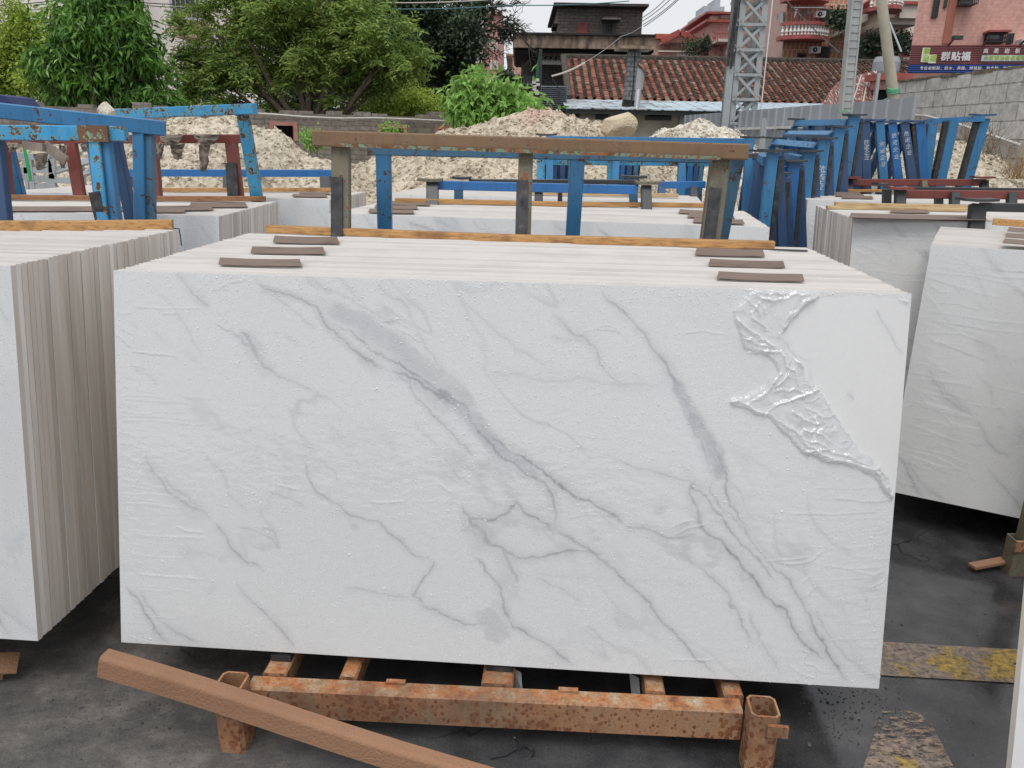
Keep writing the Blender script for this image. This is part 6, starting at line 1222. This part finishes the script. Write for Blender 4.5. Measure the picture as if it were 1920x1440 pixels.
# ------------------------------------------------------------------ lattice tower, poles, wires
yT = 15; TW = m_plain('grey_tower_steel',(.33,.365,.38),.5,.1,4)
tl = bthing('lattice_tower', yT, 1395, 'grey steel lattice tower of angle bars and crossed braces', 'tower')
xa, xb = Y(1374,213,yT).x, Y(1414,213,yT).x; dT = .55; hT = 6.2
for (x_,y_) in ((xa,yT),(xb,yT),(xa,yT+dT),(xb,yT+dT)): part(tl, 'leg', TW, lambda m: (m.span(x_-.05,x_+.05,y_-.008,y_+.008,0,hT), m.span(x_-.05 if x_ == xa else x_+.034,x_-.034 if x_ == xa else x_+.05,y_+.008,y_+.10,0,hT)))
def brace(ax):
    def fn(m):
        z = .15
        while z < hT-.3:
            z2 = z+.37
            if ax in ('f','b'):
                yy = yT-.02 if ax == 'f' else yT+dT+.02; m.bar((xa,yy,z),(xb,yy,z2),.045,.012,side=(0,0,1)); m.bar((xb,yy-.015,z),(xa,yy-.015,z2),.045,.012,side=(0,0,1)); m.span(xa-.05,xb+.05,yy-.034,yy-.022,z2-.02,z2+.03)
                for xx in (xa,xb): m.disc((xx,yy-.04,z2+.005),(0,1,0),.014,6,.02)
            else:
                xx = xa-.06 if ax == 'l' else xb+.06; m.bar((xx,yT,z),(xx,yT+dT,z2),.045,.012,side=(0,0,1)); m.bar((xx-.015,yT+dT,z),(xx-.015,yT,z2),.045,.012,side=(0,0,1)); m.span(xx-.034,xx-.022,yT,yT+dT,z2-.02,z2+.03)
            z = z2+.045
    return fn
for ax in 'fblr': part(tl, 'bracing', TW, brace(ax))
part(tl, 'side_channel', m_plain('dark_grey_channel',(.12,.13,.14),.5), lambda m: m.span(xa-.15,xa-.055,yT+.05,yT+.25,0,hT)); part(tl, 'side_cover', TW, lambda m: m.span(xa-.19,xa-.07,yT-.05,yT+.03,0,Y(1370,125,yT).z))
part(tl, 'cable', RUB, lambda m: (m.tube([V((xa-.20,yT-.08,Y(1370,125,yT).z)),V((xa-.15,yT-.08,4.2)),V((xa-.11,yT-.08,hT))],.022,6), m.tube([V((xa-.14,yT-.1,Y(1370,130,yT).z)),V((xa-.13,yT-.1,4.4)),V((xa-.05,yT-.1,hT))],.018,6)))
part(tl, 'white_pipe', WHITEP, lambda m: m.tube([V((xb+.11,yT-.02,0)),V((xb+.11,yT-.02,hT))],.012,6))
CONC = m_plain('weathered_concrete',(.36,.375,.375),.85,.14,5,bump=.5,bs=25); CONC2 = m_plain('mossy_cream_concrete',(.40,.375,.30),.8,.18,3,bump=.3,bs=20)
cp = bthing('utility_pole', 11, 1585, 'square ribbed concrete pole behind the lettered racks', 'pole'); a_ = Y(1583,217,11); b_ = Y(1605,-12,11); a0 = ext(b_,a_,0)
part(cp, 'shaft', CONC, lambda m: m.bar(a0,b_,.145,.13,side=FLAT,bev=.012)); part(cp, 'flange', CONC, lambda m: (m.bar(a0+V((-.062,-.072,0)),b_+V((-.062,-.072,0)),.022,.018,side=FLAT), m.bar(a0+V((.062,-.072,0)),b_+V((.062,-.072,0)),.022,.018,side=FLAT)))
part(cp, 'shaft_texture', CONC, lambda m: [m.bar(a0.lerp(b_,t_/40)+V((-.05,-.068,0)),a0.lerp(b_,t_/40)+V((.05,-.068,0)),.012,.014) for t_ in range(1,40)]); part(cp, 'green_twine', m_plain('green_twine',(.06,.40,.18),.6), lambda m: m.tube([Y(1570,209,10.9)+V((math.sin(i)*.02,0,math.cos(i*2)*.02)) if i == 0 else Y(1570+i*5,209+3*math.sin(i*1.7),10.9) for i in range(6)],.007,5))
rp2 = bthing('utility_pole', 11.6, 1675, 'round cream concrete pole leaning left with green twine tied round it', 'pole'); a_ = Y(1680,220,11.6); b_ = Y(1651,-12,11.6); a0 = ext(b_,a_,0)
part(rp2, 'shaft', CONC2, lambda m: m.tube([a0,b_],[.085,.068],20)); part(rp2, 'green_twine', m_plain('green_twine',(.10,.48,.26),.6), lambda m: [m.tube([a0.lerp(b_,q_)+V((.084*math.cos(t_*math.tau/16),.084*math.sin(t_*math.tau/16),.012*math.sin(t_))) for t_ in range(17)],.006,4) for q_ in ((Y(1673,172,11.6).z+o_)/b_.z for o_ in (0,.02,.035,-.02))]+[m.tube([Y(1664,184,11.5),Y(1645,194,11.6)],.008,5)])
mb = MB(); mb.tube([Y(1668,42,11),Y(1690,97,10.8)],.012,6); tg = mb.build('service_pipe', GREYSTEEL, org=Y(1668,42,11)); tag(tg,'thin pipe slanting between the round pole and the block wall','pipe'); mb = MB(); mb.tube([Y(1690,97,10.8),Y(1714,151,10.6)],.026,8); o2_ = mb.build('sleeve', WHITEP, tg)
lp = bthing('utility_pole', 24, 250, 'slim concrete pole in front of the pale building at the left', 'pole'); part(lp, 'shaft', CONC, lambda m: m.tube([V((Y(256,80,24).x,24,0)),V((Y(256,80,24).x,24,7)) if False else Y(243,-12,24)],[.17,.11],12)); part(lp, 'crossarm', DKMET, lambda m: m.bar(Y(238,6,23.8),Y(252,5,23.8),.06,.06))
def wire(pts, r, label, mat=None):
    mb = MB(); P_ = []
    for i in range(len(pts)-1):
        (a_,b_,c_),(d_,e_,f_) = pts[i],pts[i+1]
        for k in range(6): t = k/6; P_.append(Y(a_+(d_-a_)*t, b_+(e_-b_)*t+3*math.sin(math.pi*t), c_+(f_-c_)*t))
    P_.append(Y(*pts[-1])); mb.tube(P_, r, 5); tag(mb.build('overhead_wire', mat or RUB, org=P_[0]), label, 'wire', 'overhead wires')
wire([(-60,11,22),(105,1,24),(243,3,24),(420,8,26)], .013, 'uppermost dark wire crossing the pale building at the left'); wire([(-60,21,22),(243,8,24),(420,14,26)], .011, 'second wire below it running to the slim pole'); wire([(-60,38,22),(110,23,24),(243,12,24)], .010, 'thin lowest wire sagging over the left trees')
wire([(430,0,17),(700,5,17),(940,-2,17)], .010, 'beige wire passing high over the middle trees', CREAM); wire([(440,14,16),(700,17,16),(960,10,16.5),(1180,2,17)], .010, 'bluish wire over the dark tree and into the white sky', m_plain('teal_wire',(.06,.16,.18),.6))
for i,(a_,b_,c_,d_) in enumerate(((1203,34,1250,-4),(1204,40,1262,-6),(1206,46,1272,-4),(1207,50,1278,-6))): wire([(a_,b_,25),(c_,d_,22)], .012, ['first','second','third','fourth'][i]+' of four slack grey wires slanting off the brick house, counted from the left', GREYSTEEL)
wire([(1096,118,19),(1034,143,18.5)], .02, 'pale pipe-like cable slanting over the left end of the tiled roof', CREAM); wire([(1096,117,20),(1165,68,24),(1205,48,25)], .008, 'thin grey cable running up from the tiled roof to the brick house', GREYSTEEL); wire([(1034,143,18.5),(1048,165,18.5),(1049,200,18.5)], .012, 'black wire dropping beside the ribbed metal panel'); wire([(1474,0,20),(1575,100,14)], .012, 'dark wire slanting across the baluster balconies')

# ------------------------------------------------------------------ trees and shrubs
def m_leaf(name, c0, c1, c2, rough=.45, trans=.3):
    s = NT(name); ri = s.geo.outputs['Random Per Island']; c = s.ramp(ri, [(0,c0),(.5,c1),(.85,c2),(1,(c2[0]*1.3,c2[1]*1.05,c2[2]))]); c = s.mix(s.ramp(s.noise(1.7,4),[(.42,0),(.62,.6)]), c, scale(c2,1.2)); c = s.mix(s.ramp(s.noise(1.1,3),[(.5,0),(.68,.5)]), c, scale(c0,.9)); s.col(c); s.rough(rough)
    t = s.n('ShaderNodeBsdfTranslucent'); s.l(c, t.inputs[0]); mx = s.n('ShaderNodeMixShader'); mx.inputs[0].default_value = trans; s.l(s.b.outputs[0], mx.inputs[1]); s.l(t.outputs[0], mx.inputs[2]); s.l(mx.outputs[0], s.out.inputs[0]); return s.m
BARK = m_plain('grey_brown_bark', (.16,.125,.095), .9, .35, 8, bump=.5, bs=30); BARKD = m_plain('dark_bark', (.05,.042,.035), .9, .3, 8)
def vn3(p, cell, seed):
    r = np.random.RandomState(seed); g_ = r.rand(16,16,16); q = p/cell; i = np.floor(q).astype(int); f = q-i; f = f*f*(3-2*f); out = 0
    for dx in (0,1):
        for dy in (0,1):
            for dz in (0,1): out = out+g_[(i[:,0]+dx)%16,(i[:,1]+dy)%16,(i[:,2]+dz)%16]*(f[:,0] if dx else 1-f[:,0])*(f[:,1] if dy else 1-f[:,1])*(f[:,2] if dz else 1-f[:,2])
    return out
def tree(label, yd, blobs, ncl, per, leaf_l, leaf_w, mat, bark, trunk_px, droop=.5, seed=1, gap=.42, name='tree', cat='tree', spread=.10, shell=2.2, nlimb=10, pinnate=False, group='trees and shrubs behind the wall', depth=.8, trunk_r=.12, cellk=.35, clumps=14, csize=.34):
    rs_ = np.random.RandomState(seed); C = []; Rr = []
    for px,py,r in blobs: C.append(Y(px,py,yd+rs_.uniform(-.3,.3))); Rr.append(r*yd/1480)
    w_ = np.array(Rr)**2; w_ /= w_.sum(); base = V((Y(*trunk_px,yd).x, yd, 0))
    root = thing(name, base, label, cat, group); root['kind'] = 'thing'
    Cn = np.array([tuple(c) for c in C]); Rn = np.array(Rr)
    ns_ = int(len(C)*clumps); ks = rs_.choice(len(C), ns_, p=w_); ds = rs_.normal(size=(ns_,3)); ds /= np.linalg.norm(ds,axis=1)[:,None]
    Sc = Cn[ks]+ds*np.array([1,depth,1])*((rs_.rand(ns_)**(1/shell))*Rn[ks])[:,None]; Sr = Rn[ks]*csize*rs_.uniform(.6,1.25,ns_)
    k = rs_.randint(0, ns_, ncl*2); d = rs_.normal(size=(ncl*2,3)); d[:,2] = np.abs(d[:,2])*.9-.25; d /= np.linalg.norm(d,axis=1)[:,None]
    P_ = Sc[k]+d*np.array([1,1,.62])*(Sr[k]*rs_.rand(ncl*2)**.4)[:,None]; d = d*.6+ds[k]*.6
    nz = vn3(P_+50, max(.25, Rn.mean()*cellk), seed+3)*.65+vn3(P_+20, max(.12,Rn.mean()*cellk*.4), seed+4)*.35
    keep = nz > gap; keep &= P_[:,2] > .3; P_ = P_[keep][:ncl]; d = d[keep][:ncl]; n = len(P_)
    # leaves
    cen = np.repeat(P_, per, 0)+rs_.normal(size=(n*per,3))*spread; out = np.repeat(d, per, 0)
    ax = out*.6+rs_.normal(size=(n*per,3))*.7; ax[:,2] -= droop; ax /= np.linalg.norm(ax,axis=1)[:,None]
    if pinnate:
        ca = d*.8+rs_.normal(size=(n,3))*.4; ca[:,2] -= droop*.6; ca /= np.linalg.norm(ca,axis=1)[:,None]; t_ = np.tile(np.linspace(-1,1,per), n)[:,None]; car = np.repeat(ca,per,0)
        sd = np.cross(car, rs_.normal(size=(n*per,3))*.3+np.array([0,0,1.])); sd /= np.linalg.norm(sd,axis=1)[:,None]; sgn = np.tile(np.where(np.arange(per)%2, 1., -1.), n)[:,None]
        cen = np.repeat(P_,per,0)+car*t_*spread*1.6; ax = sd*sgn+car*.5+np.array([0,0,-droop*.5]); ax /= np.linalg.norm(ax,axis=1)[:,None]
    up = rs_.normal(size=(n*per,3))*.6+np.array([0,-.4,1.]); side = np.cross(ax, up); side /= np.linalg.norm(side,axis=1)[:,None]+1e-9; nn = np.cross(side, ax)
    L = (leaf_l*rs_.uniform(.6,1.2,n*per))[:,None]; Wd = (leaf_w*rs_.uniform(.7,1.2,n*per))[:,None]
    a_ = cen; b_ = cen+ax*L*.45+side*Wd*.5+nn*Wd*.15; c_ = cen+ax*L-nn*L*.12; e_ = cen+ax*L*.45-side*Wd*.5+nn*Wd*.15
    v = np.stack([a_,b_,c_,e_],1).reshape(-1,3)-np.array([base.x,base.y,0]); f = np.arange(len(v)).reshape(-1,4)
    me = npmesh('crown', v, f, [mat], None, False); ob = bpy.data.objects.new('crown', me); COL.objects.link(ob); ob.parent = root; ob['_o'] = list(base)
    # trunk and limbs
    g_ = random.Random(seed); mb = MB(); fork = Y(*trunk_px,yd); fork = V((base.x+.05, yd, max(.5,fork.z)))
    mb.tube([base, base.lerp(fork,.5)+V((g_.uniform(-.05,.05),0,0)), fork], [trunk_r, trunk_r*.85, trunk_r*.7], 8)
    for i in range(nlimb):
        c = C[i%len(C)]+V((g_.gauss(0,1),g_.gauss(0,.5),g_.gauss(0,1)))*Rr[i%len(C)]*.35; mid = fork.lerp(c,.5)+V((g_.gauss(0,.12),g_.gauss(0,.12),-.12*abs(c.x-fork.x)*.5)); mb.tube([fork, fork.lerp(mid,.6), mid, mid.lerp(c,.6)+V((g_.gauss(0,.05),0,.05)), c], [trunk_r*.5,trunk_r*.38,trunk_r*.28,trunk_r*.18,trunk_r*.08], 6, False)
        for q in range(7):
            t_ = g_.uniform(.35,1); s0 = mid.lerp(c, max(0,(t_-.5)*2)) if t_ > .5 else fork.lerp(mid, t_*2); e0 = s0+(c-fork).normalized()*Rr[i%len(C)]*g_.uniform(.3,.9)+V((g_.gauss(0,.3),g_.gauss(0,.3),g_.uniform(-.1,.4)))*Rr[i%len(C)]; mb.tube([s0,s0.lerp(e0,.5)+V((0,0,.03)),e0],[trunk_r*.13,trunk_r*.09,trunk_r*.04],4,False)
    mb.build('trunk', bark, root); return root
L_MANGO = m_leaf('glossy_long_leaf', (.04,.10,.025), (.08,.20,.038), (.17,.35,.06), .28, .34)
L_COMP = m_leaf('compound_leaf', (.075,.145,.036), (.15,.265,.055), (.33,.44,.10), .5, .38)
L_DARK = m_leaf('dark_small_leaf', (.018,.036,.022), (.035,.064,.034), (.065,.105,.05), .5, .2)
L_LIGHT = m_leaf('yellow_green_leaf', (.20,.30,.04), (.30,.42,.06), (.42,.54,.10), .5, .4)
L_SHRUB = m_leaf('fresh_green_leaf', (.12,.25,.05), (.20,.40,.08), (.33,.55,.14), .45, .38)
tree('dense dark tree rising behind the bright shrub with bare twigs at its right', 19, [(820,70,95),(760,20,95),(835,120,50),(700,60,85),(880,5,38),(720,150,75),(810,165,60),(650,190,60),(560,190,60),(560,50,60),(470,120,55),(390,170,40),(925,42,9),(950,48,6),(848,60,50),(620,60,70)], 7600, 9, .11, .06, L_DARK, BARKD, (800,235), .1, 11, .36, spread=.13, nlimb=13, trunk_r=.2, cellk=.30)
tree('wide spreading tree with feathery mid-green leaves and visible grey branches', 14.5, [(425,60,62),(480,105,90),(560,55,105),(655,60,95),(730,100,68),(600,150,85),(500,172,62),(420,172,62),(690,150,52),(345,125,48),(440,-5,45),(640,-10,80),(355,205,28),(770,115,32),(610,195,26),(300,150,30),(520,0,80),(360,95,42),(335,55,30),(385,15,40),(370,165,40)], 4300, 12, .12, .034, L_COMP, BARK, (575,262), .35, 12, .36, spread=.13, nlimb=17, pinnate=True, trunk_r=.13, cellk=.22, depth=.9)
tree('rounded tree with long drooping glossy leaves at the left', 13.2, [(188,62,72),(125,125,52),(240,125,66),(180,165,76),(108,195,42),(282,190,48),(205,15,52),(190,-25,55),(305,222,34),(255,80,40),(72,140,22)], 2300, 10, .19, .048, L_MANGO, BARK, (190,262), .95, 13, .38, spread=.10, nlimb=12, trunk_r=.12, cellk=.25)
tree('yellow-green airy tree at the far left edge', 15.5, [(20,110,58),(58,70,42),(8,150,50),(85,140,40),(110,60,30),(-50,100,70),(40,190,25)], 1500, 12, .085, .05, L_LIGHT, BARK, (86,250), .1, 14, .44, spread=.13, nlimb=9, trunk_r=.09)
tree('yellow-green bush behind the brick wall under the dark tree', 16, [(735,185,38),(772,205,34),(800,195,28),(702,205,26),(760,165,24),(835,215,22),(690,220,18)], 900, 9, .075, .045, L_LIGHT, BARK, (760,262), 0, 15, .38, name='bush', cat='bush', spread=.09, nlimb=6, trunk_r=.03)
tree('bright fresh green shrub with large drooping leaves beside the rubble peak', 13.2, [(862,172,30),(905,178,34),(948,196,34),(985,210,24),(925,216,30),(875,208,24),(1005,206,14),(838,158,15),(895,158,18),(890,228,16),(955,175,15)], 400, 8, .16, .062, L_SHRUB, BARK, (935,262), .7, 16, .38, name='bush', cat='bush', spread=.11, nlimb=16, trunk_r=.035, clumps=6, csize=.42)
tree('dark green bush right of the fresh shrub before the brick house', 18, [(950,150,16),(965,165,16),(940,165,14),(975,180,12)], 240, 9, .10, .05, L_DARK, BARKD, (960,262), .2, 17, .35, name='bush', cat='bush', spread=.08, nlimb=4, trunk_r=.03)
tree('small green weed growing at a brick wall opening', 11.4, [(585,262,14),(598,268,10),(574,258,8)], 90, 8, .06, .03, L_SHRUB, BARK, (588,280), .2, 18, .3, name='weed', cat='weed', spread=.05, nlimb=4, trunk_r=.01)
tree('hanging green sprig over the second brick wall opening', 12.8, [(735,238,10),(720,240,7),(750,240,7)], 45, 8, .05, .025, L_SHRUB, BARK, (738,262), .5, 19, .3, name='weed', cat='weed', spread=.05, nlimb=3, trunk_r=.008)
tree('round shrub on the villa terrace', 44, [(1300,89,7),(1322,88,9),(1337,90,6)], 150, 8, .16, .09, L_DARK, BARK, (1315,100), .1, 20, .3, name='bush', cat='bush', spread=.2, nlimb=4, trunk_r=.04)
for px,py,y_,l,r in ((1572,33,28.5,'potted bush on the terrace parapet behind the square pole',6),(1631,86,28.2,'potted dark green plant left of the round pole in the loggia',11),(1692,80,28.2,'wide dark plant right of the round pole in the loggia',13)):
    tree(l, y_, [(px,py,r),(px+5,py+6,r*.7),(px-4,py+7,r*.6)], 110, 8, .16, .09, L_DARK, BARK, (px,py+16), .1, px, .3, name='potted_plant', cat='plant', spread=.13, nlimb=3, trunk_r=.02, group='potted plants on the apartment balconies')
# bare twigs of the dark tree against the sky
mb = MB(); g = random.Random(21)
def twig(p, d, L_, r, n):
    q = p+d*L_; mb.tube([p, p.lerp(q,.5)+V((g.gauss(0,.04),g.gauss(0,.04),g.gauss(0,.04))), q], [r,r*.8,r*.55], 4, False)
    if n > 0:
        for _ in range(3 if n > 1 else 4): twig(p.lerp(q,g.uniform(.4,1)), (d+V((g.gauss(0,.5),g.gauss(0,.4),g.gauss(0,.45)))).normalized(), L_*g.uniform(.5,.8), r*.55, n-1)
for (px,py),(dx,dz) in (((870,60),(1,.1)),((880,30),(1,.35)),((860,50),(.8,-.25)),((850,10),(1,.15)),((905,45),(1,-.2))): twig(Y(px,py,19), V((dx,-.1,dz)).normalized(), .75, .035, 3)
dt = [o_ for o_ in bpy.data.objects if o_.name.startswith('tree') and o_.get('label','').startswith('dense dark')][0]
mb.build('bare_twigs', BARKD, dt)
# blue tarpaulin and grey machine at the far left edge
mb = MB(); pts = [Y(-60,200,8.8),Y(26,198,8.8),Y(12,181,8.8),Y(-10,176,8.8),Y(-60,172,8.8)]; mb.poly(pts,(0,.5,0)); tag(mb.build('tarpaulin', m_plain('navy_tarpaulin',(.015,.03,.12),.6,.2), org=pts[0]), 'dark blue tarpaulin corner above the blue rail at the left edge', 'tarpaulin')

for i,(x_,l_) in enumerate(((1.75,'wooden block under the left end of the slab at the lower right corner'),(3.2,'wooden block under the far end of the slab at the lower right corner'))):
    mb = MB(); mb.box((x_,1.66-(x_-1.33)*.05,.107),(.12,.16,.214)); tag(mb.build('support_block', WOOD_D, org=(x_,1.6,0)), l_, 'block')
